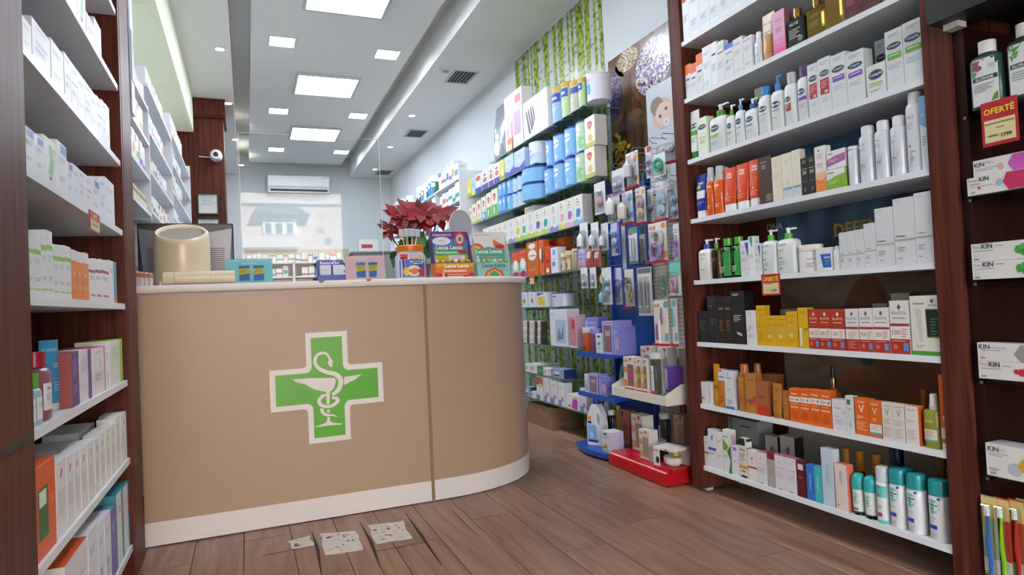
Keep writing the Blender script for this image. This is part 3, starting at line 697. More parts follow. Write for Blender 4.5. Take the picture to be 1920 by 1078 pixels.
def k_pump(nm, w, d, h, s):
    root = empty(nm, (0, 0, 0)); bh = h * s.get('bh', 0.74); n = s.get('n', 3.6)
    mt = glassy(s['c'], 0.06) if s.get('clear') else M(s['c'], 0.3)
    pr = [(0.92, 0.88, 0), (1, 1, 0.006), (1, 1, bh * 0.86), (0.93, 0.9, bh * 0.93), (0.74, 0.72, bh * 0.98), (0.40, 0.5, bh)]
    body('body', pr, w, d, n, mt, root)
    r = w * 0.17; cm = M(s['cap'], 0.35)
    co = cyl('collar', r, bh, bh + (h - bh) * 0.5, cm, root, 0.002)
    cyl('pump_stem', r * 0.45, bh + (h - bh) * 0.5, bh + (h - bh) * 0.88, M(s.get('head', 'e4e6e6'), 0.3), co)
    hd = MB(); z = bh + (h - bh) * 0.84; hr = r * 0.62
    hd.lathe([(hr, z), (hr, h - 0.004), (hr * 0.8, h)], M(s.get('head', 'e4e6e6'), 0.3), 14); dx = s.get('dir', 1)
    hd.box(min(0, dx * w * 0.42), max(0, dx * w * 0.42), -hr * 0.5, hr * 0.5, h - 0.009, h - 0.002, M(s.get('head', 'e4e6e6'), 0.3))
    hd.build('pump_head', co, smooth=True)
    if s.get('ops'): put_print(s['ops'], w, bh, front_fn(pr, w, d, n), root, True)
    return root
def k_bottle(nm, w, d, h, s):
    root = empty(nm, (0, 0, 0)); bh = h * s.get('bh', 0.8); n = s.get('n', 2.0); sh = s.get('sh', 0.12); nk = s.get('nk', 0.42)
    mt = glassy(s['c'], 0.05) if s.get('clear') else M(s['c'], 0.3)
    pr = [(0.93, 0.9, 0), (1, 1, 0.005), (1, 1, bh * (1 - sh) - 0.001), ((1 + nk) * 0.5 + 0.18 * (1 - nk), (1 + nk) * 0.5 + 0.1, bh * (1 - sh * 0.4)), (nk, nk, bh)]
    body('body', pr, w, d, n, mt, root)
    cw = s.get('cw', nk * 1.05) * w / 2; cm = glassy(s['cap'], 0.1) if s.get('capclear') else M(s['cap'], s.get('capr', 0.3), s.get('capm', 0.0))
    cyl('cap', cw, bh + 0.0005, h, cm, root, 0.0, top=cw * s.get('captop', 0.9))
    if s.get('ops'): put_print(s['ops'], w, bh, front_fn(pr, w, d, n), root, True)
    return root
def k_can(nm, w, d, h, s):                                  # aerosol can
    root = empty(nm, (0, 0, 0)); bh = h * s.get('bh', 0.8); r = w / 2
    mt = M(s['c'], s.get('r', 0.22), s.get('metal', 0.0))
    pr = [(0.97, 0.97, 0), (1, 1, 0.004), (1, 1, bh * 0.93), (0.93, 0.93, bh * 0.975), (0.80, 0.80, bh)]
    body('can_body', pr, w, w, 2, mt, root)
    cm = M(s['cap'], 0.3); k = s.get('cw', 0.80)
    MB().rings([sup(w, w, 2, z, a, a) for a, z in ((k, bh + 0.0005), (k, bh + (h - bh) * 0.75), (k * 0.93, bh + (h - bh) * 0.93), (k * 0.7, h))], cm).build('cap', root, smooth=True)
    if s.get('ops'): put_print(s['ops'], w, bh, front_fn(pr, w, w, 2), root, True)
    return root
def k_jar(nm, w, d, h, s):
    root = empty(nm, (0, 0, 0)); bh = h * s.get('bh', 0.78); mt = M(s['c'], 0.3)
    pr = [(0.95, 0.95, 0), (1, 1, 0.006), (1, 1, bh - 0.004), (0.96, 0.96, bh)]
    body('body', pr, w, d, s.get('n', 2), mt, root)
    lw = s.get('lw', 1.02)
    MB().rings([sup(w, d, s.get('n', 2), z, a * lw, a * lw) for a, z in ((1, bh + 0.0005), (1, h - 0.003), (0.97, h))], M(s.get('cap', 'eceeee'), 0.3)).build('lid', root, smooth=True)
    if s.get('ops'): put_print(s['ops'], w, bh, front_fn(pr, w, d, s.get('n', 2)), root, True)
    return root
def k_rollon(nm, w, d, h, s):
    root = empty(nm, (0, 0, 0)); bh = h * 0.62
    pr = [(0.86, 0.86, 0), (0.9, 0.9, 0.006), (0.92, 0.92, bh * 0.5), (0.92, 0.92, bh)]
    body('glass_base', [(0.84, 0.84, 0), (0.9, 0.9, 0.004), (0.9, 0.9, 0.014)], w, w, 2, glassy('cfd6d4', 0.05), root)
    pr = [(0.9, 0.9, 0.0145), (0.92, 0.92, bh * 0.5), (0.92, 0.92, bh)]
    body('body', pr, w, w, 2, M(s['c'], 0.25), root)
    MB().rings([sup(w, w, 2, z, a, a) for a, z in ((1, bh + 0.0005), (1, bh + (h - bh) * 0.5), (0.9, bh + (h - bh) * 0.75), (0.66, bh + (h - bh) * 0.92), (0.25, h))], M(s['cap'], 0.35)).build('cap', root, smooth=True)
    if s.get('ops'): put_print(s['ops'], w, bh, front_fn(pr, w, w, 2), root, True)
    return root
def k_perfume(nm, w, d, h, s):
    root = empty(nm, (0, 0, 0)); bh = h * s.get('bh', 0.74); mt = glassy(s['c'], 0.03, 0.85) if s.get('clear', True) else M(s['c'], 0.15)
    mb = MB(); mb.cbox(-w / 2, w / 2, -d / 2, d / 2, 0, bh, mt, min(0.006, d * 0.2)); mb.build('body', root)
    cyl('neck', w * 0.14, bh, bh + (h - bh) * 0.15, M('c9a24e', 0.2, 1.0), root)
    cyl('cap', w * 0.17, bh + (h - bh) * 0.15, h, M(s.get('cap', 'd9b25c'), 0.18, s.get('capm', 1.0)), root, 0.001)
    if s.get('ops'): put_print(s['ops'], w, bh, front_fn(None, w, d, None), root)
    return root
def k_spray(nm, w, d, h, s):                                # slim bottle with finger spray and clear hood
    root = empty(nm, (0, 0, 0)); bh = h * s.get('bh', 0.66); mt = glassy(s['c'], 0.06) if s.get('clear') else M(s['c'], s.get('r', 0.25), s.get('metal', 0.0))
    pr = [(0.94, 0.94, 0), (1, 1, 0.004), (1, 1, bh * 0.96), (0.9, 0.9, bh)]
    body('body', pr, w, d, s.get('n', 2), mt, root); cm = M(s['cap'], 0.3, s.get('capm', 0.0)); k = s.get('cw', 0.62)
    MB().rings([sup(w, w, 2, z, a * k, a * k) for a, z in ((1.15, bh + 0.0005), (1.15, bh + (h - bh) * 0.3), (1, bh + (h - bh) * 0.34), (0.9, h - 0.003), (0.7, h))], cm).build('spray_cap', root, smooth=True)
    if s.get('ops'): put_print(s['ops'], w, bh, front_fn(pr, w, d, s.get('n', 2)), root, True)
    return root
def k_tin(nm, w, d, h, s):                                  # baby formula tin or tub
    root = empty(nm, (0, 0, 0)); bh = h * s.get('bh', 0.9)
    pr = [(1, 1, 0), (1, 1, bh)]; body('tin_body', pr, w, w, s.get('n', 2.0), M(s['c'], 0.3), root, 20)
    MB().rings([sup(w, w, s.get('n', 2.0), z, a, a, 20) for a, z in ((1.02, bh + 0.0005), (1.02, h - 0.002), (0.97, h))], M(s.get('cap', '1f3f9a'), 0.35)).build('lid', root, smooth=True)
    if s.get('ops'): put_print(s['ops'], w, bh, front_fn(pr, w, w, s.get('n', 2.0)), root, True)
    return root
def k_pouch(nm, w, d, h, s):                                # soft bag
    pr = [(0.97, 0.9, 0), (1.0, 1.0, h * 0.25), (0.99, 0.7, h * 0.6), (1.0, 0.15, h * 0.93), (1.0, 0.06, h)]
    root = body(nm, pr, w, d, 3.0, M(s['c'], s.get('r', 0.3), s.get('metal', 0)), None)
    if s.get('ops'): put_print(s['ops'], w, h, front_fn(pr, w, d, 3.0), root, True)
    return root
def k_trigger(nm, w, d, h, s):
    root = empty(nm, (0, 0, 0)); bh = h * 0.72
    pr = [(0.95, 0.95, 0), (1, 1, 0.006), (1, 1, bh * 0.6), (0.6, 0.7, bh * 0.85), (0.34, 0.5, bh)]
    body('body', pr, w, d, 2.4, M(s['c'], 0.25), root); mb = MB(); z = bh
    mb.box(-w * 0.2, w * 0.2, -d * 0.25, d * 0.25, z, z + (h - z) * 0.5, M(s['cap'])); mb.box(-w * 0.45, w * 0.3, -d * 0.22, d * 0.22, z + (h - z) * 0.5, h, M(s['cap'])); mb.build('sprayer', root)
    MB().prism([(-w * 0.42, z - 0.01), (-w * 0.33, z - 0.01), (-w * 0.22, z + (h - z) * 0.5), (-w * 0.38, z + (h - z) * 0.5)], -d * 0.12, d * 0.12, M(s['cap'])).build('trigger', root)
    return root
def k_serum(nm, w, d, h, s):                                # dropper bottle
    root = empty(nm, (0, 0, 0)); bh = h * 0.62
    body('body', [(0.94, 0.94, 0), (1, 1, 0.004), (1, 1, bh * 0.85), (0.4, 0.4, bh)], w, w, 2, M(s['c'], 0.12), root)
    cyl('collar', w * 0.2, bh, bh + (h - bh) * 0.45, M('c9a56a', 0.2, 1.0), root); cyl('dropper', w * 0.14, bh + (h - bh) * 0.45, h, M('17130f', 0.4), root, 0.003)
    if s.get('ops'): put_print(s['ops'], w, bh, front_fn([(1, 1, 0), (1, 1, bh)], w, w, 2), root, True)
    return root
KIND = dict(carton=k_carton, tube=k_tube, pump=k_pump, bottle=k_bottle, can=k_can, jar=k_jar, rollon=k_rollon, perfume=k_perfume, spray=k_spray, tin=k_tin, pouch=k_pouch, trigger=k_trigger, serum=k_serum)
NAME = dict(carton='skincare_carton', tube='cream_tube', pump='pump_bottle', bottle='cosmetic_bottle', can='spray_can', jar='cream_jar', rollon='roll_on_deodorant', perfume='perfume_bottle', spray='spray_bottle', tin='formula_tin', pouch='product_pouch', trigger='trigger_spray', serum='serum_bottle')
CAT = dict(carton='carton', tube='tube', pump='bottle', bottle='bottle', can='spray can', jar='jar', rollon='deodorant', perfume='perfume', spray='spray bottle', tin='tin', pouch='pouch', trigger='spray bottle', serum='serum bottle')
_used_labels = {}
def place(s, x, y, z, w, d, h, rz, label, group=None):
    k = s['k']; o = KIND[k](s.get('name', NAME[k]), w, d, h, s); o.location = (x, y, z); o.rotation_euler.z = rz
    _used_labels[label] = _used_labels.get(label, 0) + 1
    return tag(o, label, s.get('cat', CAT[k]), group)
S = {}
def dep(k, w, h):
    return {'carton': min(max(0.62 * w, 0.028), 0.10), 'tube': w * 0.62, 'pump': w * 0.62, 'bottle': w * 0.8, 'jar': w, 'perfume': w * 0.42, 'pouch': w * 0.4, 'trigger': w * 0.6}.get(k, w)
def row(where, X, Z, side, items, group, ylim=None, hmax=9.0):
    """One shelf: items measured along the shelf edge (photo x of both sides at the shelf, photo y of the top)."""
    front = [it for it in items if not (len(it) > 4 and it[4].get('back'))]; i = -1; j = -1
    for it in items:
        s = dict(S[it[0]]); x0, x1, yt = it[1:4]; ov = it[4] if len(it) > 4 else {}
        s.update(ov); bk = s.get('back', 0.0); xf = X + side * (0.008 + bk); zz = Z + s.get('dz', 0.0)
        ya, yb = y_on(x0, xf, zz), y_on(x1, xf, zz)
        if ylim: ya, yb = min(max(ya, ylim[0]), ylim[1]), min(max(yb, ylim[0]), ylim[1])
        w = s.get('w', abs(ya - yb) * 0.975); yc = (ya + yb) / 2
        flat = s['k'] in ('carton', 'tube', 'pouch', 'perfume')
        d = s.get('d', dep(s['k'], w, 0)); xe = xf + side * (0 if flat else d / 2)
        h = s['h'] if 'h' in s else z_on(yt, xf if flat else xe, ya if flat else yc) - zz
        h = min(h, hmax - s.get('dz', 0.0)) - 0.001
        if bk >= 0.05: j += 1
        else: i += 1
        if bk >= 0.05: lab = f"{s['desc']}, {ORD[j]} in the back row, {where}"
        else: lab = f"{s['desc']}, {ORD[i]} from left, {where}"
        place(s, xf + side * d / 2, yc, zz + 0.0006, w, d, h, -math.pi / 2 * side + s.get('rot', 0.0), lab, group)
# ================================================================ products on the right wooden unit
def st(key, k, desc, c, **kw): S[key] = dict(k=k, desc=desc, c=c, **kw)
WH = 'd9dcdd'; NAVY = '1c2f6b'
def logo(s, u=0.5, v=0.75, w=0.8, ry=0.05, rim='b9cf3f'): return [E_(u, v, w / 2 + 0.03, ry * 1.15, rim), E_(u, v, w / 2, ry, NAVY), T(s, u, v, w * 0.85, ry * 1.0, 'f2f4f6')]
small = [L(0.15, 0.40, 0.85, 3), L(0.15, 0.16, 0.7, 2)]
st('wtall', 'carton', 'tall white carton with pale print', 'e2e8ea', ops=[B(0.1, 0.1, 0.9, 0.35, 'd3dfe4'), L(0.15, 0.8, 0.8, 5), L(0.15, 0.3, 0.7, 3)])
st('wtallr', 'carton', 'tall white carton with orange square', 'e6e9ea', ops=[B(0.05, 0.78, 0.6, 0.9, 'e0431c'), L(0.15, 0.5, 0.8, 4)])
st('orangetop', 'carton', 'white carton with orange top', WH, top='e8641e', ops=[B(0, 0.72, 1, 1, 'e8641e'), P([(0, 0.72), (0.3, 0.69), (0.6, 0.74), (1, 0.70), (1, 0.76), (0, 0.76)], 'e8641e'), B(0.200, 0.523, 0.800, 0.573, '30343a'), L(0.15, 0.4, 0.8, 4)])
st('wcart', 'carton', 'white skincare carton with grey print', 'e3e8ea', ops=[L(0.15, 0.85, 0.8, 2), L(0.15, 0.6, 0.8, 4), B(0.1, 0.06, 0.7, 0.2, 'cbd9df')])
st('wcartd', 'carton', 'white carton with dark letters', 'e3e8ea', ops=[B(0.200, 0.696, 0.800, 0.740, '2b3040'), L(0.15, 0.5, 0.8, 5)])
st('wcartr', 'carton', 'white carton with red lettering', WH, ops=[L(0.15, 0.88, 0.8, 2), B(0.100, 0.702, 0.900, 0.735, 'c8404a'), L(0.15, 0.5, 0.8, 5)])
st('bluetop', 'carton', 'white carton with blue top band', WH, top='2f6fc4', ops=[B(0, 0.86, 1, 1, '2f6fc4'), B(0.150, 0.722, 0.850, 0.755, '5b7fc0'), B(0.05, 0.5, 0.9, 0.512, '3355a8'), B(0.28, 0.44, 0.34, 0.58, '3355a8'), L(0.15, 0.36, 0.8, 4)])
st('wblue', 'carton', 'white carton with small blue print', WH, ops=[B(0.100, 0.825, 0.700, 0.852, '6b87b5'), L(0.15, 0.66, 0.8, 4), B(0.1, 0.06, 0.7, 0.16, 'c7d6e0')])
st('wpink', 'carton', 'white carton with pink print', WH, ops=[B(0.100, 0.888, 0.900, 0.910, 'b8388a'), L(0.15, 0.7, 0.8, 4), L(0.15, 0.2, 0.8, 2)])
st('wspray', 'spray', 'slim white bottle with tall cap', 'dfe3ee', cap='e9ebef', ops=[L(0.25, 0.8, 0.75, 2, '8a8fc0'), L(0.25, 0.5, 0.75, 4)])
st('goldtube', 'tube', 'pearly gold cream tube', 'c98f4f', r=0.25, cap='c78f52', ops=[B(0.02, 0.52, 0.98, 0.98, 'd9cdb8'), T('NUXE', 0.5, 0.78, 0.6, 0.07, '5d5548'), L(0.2, 0.6, 0.75, 3, '6e6250')])
st('pinkbox', 'carton', 'pink perfume carton fading to magenta', 'e2a3c4', side='8a5560', ops=[B(0, 0, 1, 0.12, 'e2539c'), B(0, 0.12, 1, 0.24, 'e072ab'), B(0, 0.24, 1, 0.36, 'e08ab8'), T('NUXE', 0.5, 0.78, 0.6, 0.05, '8f5870'), L(0.25, 0.6, 0.75, 3, 'a06a82')])
st('blackperf', 'perfume', 'black perfume bottle with gold cap', '14201e', clear=False, ops=[T('NUXE', 0.45, 0.8, 0.5, 0.12, 'dadada'), L(0.15, 0.6, 0.8, 5, 'a8aca8', 0.07), E_(0.78, 0.2, 0.14, 0.1, '6d7370'), T('BIO', 0.78, 0.2, 0.16, 0.08, '14201e')])
st('goldperf', 'perfume', 'golden oil bottle with gold cap', 'd8b85a', ops=[T('NUXE', 0.5, 0.72, 0.5, 0.1, '8a6b26'), L(0.2, 0.5, 0.8, 3, '9a7a34', 0.06)])
st('goldperf2', 'perfume', 'square golden oil bottle', 'e0c263', ops=[T('NUXE', 0.5, 0.72, 0.5, 0.1, '8a6b26')])
st('pinkperf', 'perfume', 'pink glitter oil bottle', 'c98a94', ops=[L(0.2, 0.5, 0.8, 3, '9a5a64', 0.06)])
def cet(band, txt=None): return logo('Cetaphil', 0.5, 0.72, 0.82, 0.055) + [L(0.2, 0.93, 0.8, 2), B(0.12, 0.50, 0.9, 0.60, band), L(0.2, 0.57, 0.8, 1, 'f0f0f0'), L(0.15, 0.42, 0.85, 3, 'a9c4d6'), E_(0.5, 0.14, 0.12, 0.035, 'd3dadd')]
st('cetred', 'carton', 'white carton with oval logo and red panel', WH, side='d5d8d8', ops=logo('Cetaphil', 0.5, 0.72, 0.8, 0.055) + [L(0.2, 0.93, 0.8, 2), B(0.14, 0.34, 0.86, 0.62, 'a8242f'), L(0.22, 0.58, 0.8, 4, 'e3a5a8'), T('30', 0.62, 0.38, 0.35, 0.055, 'f4f4f4', True), L(0.2, 0.28, 0.8, 3, 'a9c4d6'), E_(0.5, 0.1, 0.12, 0.03, 'd3dadd')])
st('cetpur', 'carton', 'white carton with oval logo and purple band', WH, side='d5d8d8', ops=cet('7c3fb0'))
st('cetgrn', 'carton', 'tall white carton with oval logo and green band', WH, side='d5d8d8', ops=cet('63b02e'))
st('cetsm', 'carton', 'low white carton with oval logo and green lines', WH, ops=logo('Cetaphil', 0.5, 0.66, 0.74, 0.15) + [B(0.15, 0.36, 0.85, 0.40, '8cc63c'), B(0.15, 0.29, 0.8, 0.32, '8cc63c'), L(0.2, 0.18, 0.7, 2)])
st('cetpump', 'pump', 'white pump bottle with green collar', 'dde0e1', cap='4f9a2c', ops=logo('Cetaphil', 0.42, 0.66, 0.5, 0.09) + [B(0.15, 0.44, 0.66, 0.48, '7cbf3f'), B(0.15, 0.39, 0.6, 0.42, '7cbf3f'), L(0.16, 0.28, 0.6, 3, 'a9b4b8')])
st('cetpumpb', 'pump', 'white pump bottle with blue collar', 'dde0e1', cap='2f5fc0', ops=logo('Cetaphil', 0.45, 0.66, 0.6, 0.09) + [B(0.15, 0.44, 0.7, 0.49, '4f7fd0'), L(0.16, 0.32, 0.7, 3, 'a9b4b8')])
st('cetpumpl', 'pump', 'white pump bottle with light blue collar', 'dde0e1', cap='5f8fc8', ops=logo('Cetaphil', 0.45, 0.66, 0.6, 0.09) + [B(0.15, 0.44, 0.7, 0.49, '74a8d8'), L(0.16, 0.32, 0.7, 3, 'a9b4b8')])
st('cettube', 'tube', 'white cream tube with green cap', 'e6e9e6', cap='2e7a30', ops=logo('Cetaphil', 0.5, 0.68, 0.8, 0.05) + [B(0.05, 0.48, 0.95, 0.58, '4fa53c'), L(0.2, 0.42, 0.8, 3)])
st('cetbox', 'carton', 'pale green carton with oval logo', 'dfe6d2', ops=logo('Cetaphil', 0.5, 0.75, 0.82, 0.06) + [B(0.15, 0.46, 0.85, 0.49, 'd3cf4f'), L(0.2, 0.4, 0.8, 3)])
st('cetbotb', 'bottle', 'white lotion bottle with blue cap', 'dde0e1', cap='3f86cf', nk=0.5, n=2.6, sh=0.16, bh=0.82, cw=0.52, ops=logo('Cetaphil', 0.5, 0.64, 0.62, 0.07) + [B(0.2, 0.48, 0.8, 0.51, '6fb0dc'), L(0.2, 0.42, 0.8, 3, 'a9c4d6')])
st('cetbotp', 'pump', 'white lotion bottle with blue pump', 'dde0e1', cap='3f86cf', head='3f86cf', n=2.4, bh=0.72, ops=logo('Cetaphil', 0.5, 0.64, 0.66, 0.08) + [B(0.2, 0.48, 0.8, 0.52, '6fb0dc'), B(0.2, 0.3, 0.6, 0.33, 'a9cf4f')])
st('cetbotc', 'bottle', 'white lotion bottle with clear cap and red panel', 'dde0e1', cap='c9ccd0', nk=0.55, n=2.6, bh=0.80, cw=0.58, ops=logo('Cetaphil', 0.42, 0.62, 0.45, 0.06) + [B(0.2, 0.34, 0.66, 0.52, 'a8242f'), L(0.25, 0.5, 0.6, 3, 'e3a5a8')])
st('cetbotv', 'bottle', 'white lotion bottle with purple cap', 'dde0e1', cap='6b4a86', nk=0.6, n=2.6, bh=0.80, cw=0.64, ops=logo('Cetaphil', 0.45, 0.66, 0.6, 0.07) + [B(0.2, 0.46, 0.85, 0.54, '7c3fb0'), L(0.2, 0.38, 0.8, 3)])
st('navytube', 'tube', 'navy blue and white tube', '22338f', cap='eceeee', caph=0.16, ops=[B(0.03, 0.44, 0.97, 0.62, 'e6e6ee'), T('fresh', 0.5, 0.8, 0.8, 0.07, 'e6e6f2', True), E_(0.35, 0.71, 0.2, 0.05, 'c9d13a'), P([(0.1, 0.5), (0.5, 0.47), (0.8, 0.52), (0.4, 0.56)], 'b07a4a'), L(0.15, 0.36, 0.85, 2, '9aa4e0')])
st('orspray', 'spray', 'orange spray bottle with silver hood', 'e2611f', cap='bfc3c6', cw=0.7, bh=0.70, ops=[T('fresh', 0.5, 0.85, 0.7, 0.08, 'f6ece4', True), P([(0.1, 0.5), (0.4, 0.6), (0.6, 0.55), (0.9, 0.62), (0.9, 0.42), (0.5, 0.35), (0.1, 0.4)], 'efe2d6'), L(0.2, 0.3, 0.8, 3, 'f2c3a0')])
st('ortube', 'tube', 'orange and white tube on white cap', 'd9481c', cap='eceeee', caph=0.17, ops=[T('Hot', 0.5, 0.86, 0.5, 0.07, 'f8efe8', True), T('fresh', 0.5, 0.79, 0.7, 0.06, 'f8efe8', True), P([(0.05, 0.52), (0.4, 0.5), (0.7, 0.6), (0.97, 0.58), (0.97, 0.42), (0.5, 0.36), (0.05, 0.4)], 'f0e6dc'), P([(0.25, 0.42), (0.4, 0.56), (0.5, 0.45), (0.45, 0.38)], 'd9481c'), L(0.15, 0.33, 0.8, 3, 'f0b090')])
st('brownbox', 'carton', 'dark brown carton numbered 15', '4a352c', side='2e211b', ops=[B(0.170, 0.871, 0.670, 0.887, 'b8a894'), T('15', 0.42, 0.78, 0.5, 0.09, 'cbb9a0', True), B(0.5, 0.03, 0.98, 0.2, '6d5a50'), L(0.52, 0.18, 0.95, 4, 'a89888')])
st('creambox', 'carton', 'cream coloured narrow carton', 'e0d9c2', side='cfc6a8', ops=[T('50', 0.45, 0.82, 0.4, 0.06, 'c9b88a'), L(0.15, 0.6, 0.7, 3, 'c9bfa4')])
st('creamblue', 'carton', 'cream carton with blue base band', 'e3dec9', side='d6cfb4', ops=[T('30', 0.4, 0.82, 0.4, 0.06, 'c9b88a'), B(0.05, 0.2, 0.95, 0.25, '6f9fc4'), B(0.05, 0.04, 0.95, 0.2, 'c9d3d6'), P([(0.5, 0.3), (0.7, 0.3), (0.62, 0.5)], 'd8c8cc')])
st('black30', 'carton', 'black carton numbered 30', '1e2120', ops=[L(0.2, 0.93, 0.8, 3, '9aa09a', 0.03), B(0.100, 0.691, 0.900, 0.707, 'b8b8a8'), T('30', 0.5, 0.6, 0.7, 0.1, 'd5cbaa', True), B(0.2, 0.36, 0.8, 0.37, '8f8f80'), E_(0.5, 0.14, 0.16, 0.06, '6f6a58')])
st('whor', 'carton', 'white carton with orange lower half', 'e4e2de', ops=[E_(0.4, 0.9, 0.08, 0.02, '4a4a4a'), L(0.2, 0.82, 0.8, 3), B(0, 0.0, 1, 0.3, 'e58c45'), B(0, 0.3, 1, 0.42, 'e8b58a'), B(0.200, 0.271, 0.800, 0.288, 'f4f0ea'), L(0.2, 0.62, 0.8, 3, 'c9a080')])
st('purbox', 'carton', 'flat carton with purple wave', 'e3dfe4', side='c9a4c4', ops=[P([(0, 0.15), (1, 0.35), (1, 0.75), (0.5, 0.7), (0, 0.55)], 'a9659c'), L(0.1, 0.5, 0.6, 2, 'd9b8d4', 0.08), B(0.075, 0.810, 0.325, 0.865, '6a6a6a')])
st('grnbox', 'carton', 'flat carton with green wave', 'e3e6df', side='8fa83f', ops=[P([(0, 0.0), (1, 0.0), (1, 0.72), (0.5, 0.65), (0, 0.45)], '7fae2e'), L(0.1, 0.4, 0.6, 2, 'c9dd98', 0.08), B(0.065, 0.810, 0.415, 0.865, '6a6a6a')])
st('thermal', 'can', 'white thermal water spray can', 'd3d7de', cap='dcdcdc', bh=0.82, cw=0.72, ops=[T('AVENE', 0.35, 0.80, 0.45, 0.05, 'd26a5a'), L(0.2, 0.73, 0.65, 4, '9aa4ac', 0.02), B(0.2, 0.22, 0.8, 0.225, '8f979c'), B(0.2, 0.5, 0.8, 0.505, '8f979c'), P([(0.3, 0.25), (0.34, 0.25), (0.45, 0.48), (0.41, 0.48)], '8f979c'), P([(0.5, 0.28), (0.53, 0.28), (0.7, 0.46), (0.67, 0.46)], '8f979c'), E_(0.5, 0.36, 0.08, 0.03, 'a5adb2'), E_(0.32, 0.36, 0.05, 0.02, 'a5adb2')])
st('thermalbig', 'can', 'tall white thermal water spray can', 'd3d7de', cap='dcdcdc', bh=0.85, cw=0.72, ops=[T('AVENE', 0.42, 0.80, 0.6, 0.04, 'd26a5a'), L(0.2, 0.72, 0.65, 5, '9aa4ac', 0.02), E_(0.4, 0.38, 0.06, 0.02, 'c9301e'), T('AVENE', 0.5, 0.30, 0.4, 0.03, 'c9604e'), B(0.2, 0.08, 0.8, 0.083, '8f979c'), E_(0.5, 0.2, 0.12, 0.04, 'a5adb2'), P([(0.3, 0.1), (0.34, 0.1), (0.5, 0.28), (0.46, 0.28)], '8f979c')])
st('thermcan', 'can', 'short white spray can', 'd3d7de', cap='d8dade', bh=0.9, cw=0.95, ops=[L(0.2, 0.8, 0.7, 3, 'b0b8bc', 0.03)])
st('bluewhite', 'carton', 'light blue and white carton', 'd9dfe6', ops=[B(0, 0.62, 1, 1, '7fa9d8'), P([(0, 0.62), (1, 0.55), (1, 0.65), (0, 0.65)], '7fa9d8'), T('SVR', 0.4, 0.74, 0.5, 0.04, 'e6eef4'), L(0.2, 0.45, 0.8, 4)])
def tri(c, u=0.78): return P([(u - 0.22, 0.93), (u + 0.2, 0.93), (u + 0.12, 0.52)], c)
st('cvpumpb', 'pump', 'white pump bottle with blue collar', 'e8e4de', cap='2f4fb0', dir=1, bh=0.76, ops=[tri('5a6fb0', 0.85), T('CeraVe', 0.42, 0.83, 0.55, 0.1, '3a3f4a'), L(0.2, 0.7, 0.7, 2, '9aa0a8'), L(0.25, 0.35, 0.7, 2)])
st('cvoil', 'pump', 'amber oil bottle with green pump', 'c9b27a', clear=True, cap='4a9a3a', bh=0.74, ops=[T('CeraVe', 0.4, 0.85, 0.6, 0.08, '5a4a2a'), L(0.2, 0.7, 0.7, 4, '8a7a4a')])
st('cvgreen', 'bottle', 'clear green micellar bottle with green cap', '7fc08a', clear=True, cap='4fae3f', n=3.4, bh=0.82, nk=0.5, cw=0.56, captop=0.96, ops=[B(0.42, 0.06, 0.98, 0.80, '2f9a45'), tri('e6eee8', 0.72), L(0.12, 0.8, 0.4, 6, '3a4a40', 0.06), L(0.14, 0.35, 0.6, 4, 'dceadf', 0.05)])
st('cvblue', 'carton', 'white carton with blue triangle', WH, ops=[tri('2f55c4', 0.8), T('CeraVe', 0.35, 0.83, 0.5, 0.06, '6a707a'), L(0.15, 0.68, 0.6, 2, '5f6fb0'), L(0.15, 0.5, 0.8, 3), B(0.15, 0.2, 0.85, 0.21, '9aa0a8')])
st('cvteal', 'carton', 'white carton with teal triangle', 'e4e6e6', side='cdd0d0', ops=[P([(0.15, 0.98), (0.72, 0.98), (0.55, 0.70)], '1f9aa0'), L(0.15, 0.55, 0.7, 3)])
st('cvpumpg', 'pump', 'white pump bottle with green collar and triangle', 'dde0e1', cap='4fae3f', bh=0.76, ops=[tri('4fae4f', 0.72), T('CeraVe', 0.36, 0.84, 0.5, 0.1, '3a3f4a'), L(0.14, 0.7, 0.5, 2, '4fae4f', 0.05), B(0.14, 0.44, 0.4, 0.46, '3a3f4a'), L(0.14, 0.36, 0.6, 3, '6fbe6f', 0.04), B(0.16, 0.14, 0.4, 0.16, '3a3f4a')])
st('cvjar', 'jar', 'large white cream jar', 'e6e2dc', cap='dcd8d2', bh=0.76, ops=[T('CeraVe', 0.72, 0.62, 0.34, 0.14, '3a3f4a'), L(0.56, 0.42, 0.86, 3, '6f86b0', 0.08)])
st('cvtub', 'carton', 'small white pack with blue label', WH, ops=[P([(0.28, 0.72), (0.95, 0.72), (0.95, 0.12), (0.45, 0.12)], '2f55c4'), T('DOPO', 0.72, 0.56, 0.4, 0.14, 'f0f2f6', True), B(0.55, 0.36, 0.9, 0.44, '3fae5f'), B(0.55, 0.24, 0.9, 0.31, '3fae5f')])
st('cvtube', 'bottle', 'thin white bottle', WH, cap='e6e6e6', bh=0.85, nk=0.6, n=3.0)
st('ordin', 'carton', 'plain white carton with grey stripe', 'd3d5d7', ops=[T('Ordinary.', 0.32, 0.425, 0.5, 0.045, '3a3d42', True), B(0.0, 0.35, 1, 0.385, 'a9a9a6'), L(0.12, 0.955, 0.45, 1, 'b0a8a0', 0.02), L(0.12, 0.26, 0.5, 3, '7f8488', 0.028), L(0.12, 0.1, 0.35, 1, '7f8488', 0.03)])
st('korffs', 'carton', 'small dark carton', '23262a', side='1a1b1d', ops=[L(0.2, 0.7, 0.8, 5, '6a5a4a', 0.06)])
st('korffko', 'carton', 'tall dark carton with blue letters', '1f2226', side='1a1b1d', ops=[T('KO', 0.5, 0.9, 0.9, 0.1, '3a4f6f'), T('KORFF', 0.35, 0.78, 0.5, 0.03, '9a9a9a', True), L(0.25, 0.5, 0.8, 4, '6a5a50', 0.04), B(0.86, 0, 0.9, 0.5, '3a5f8f')])
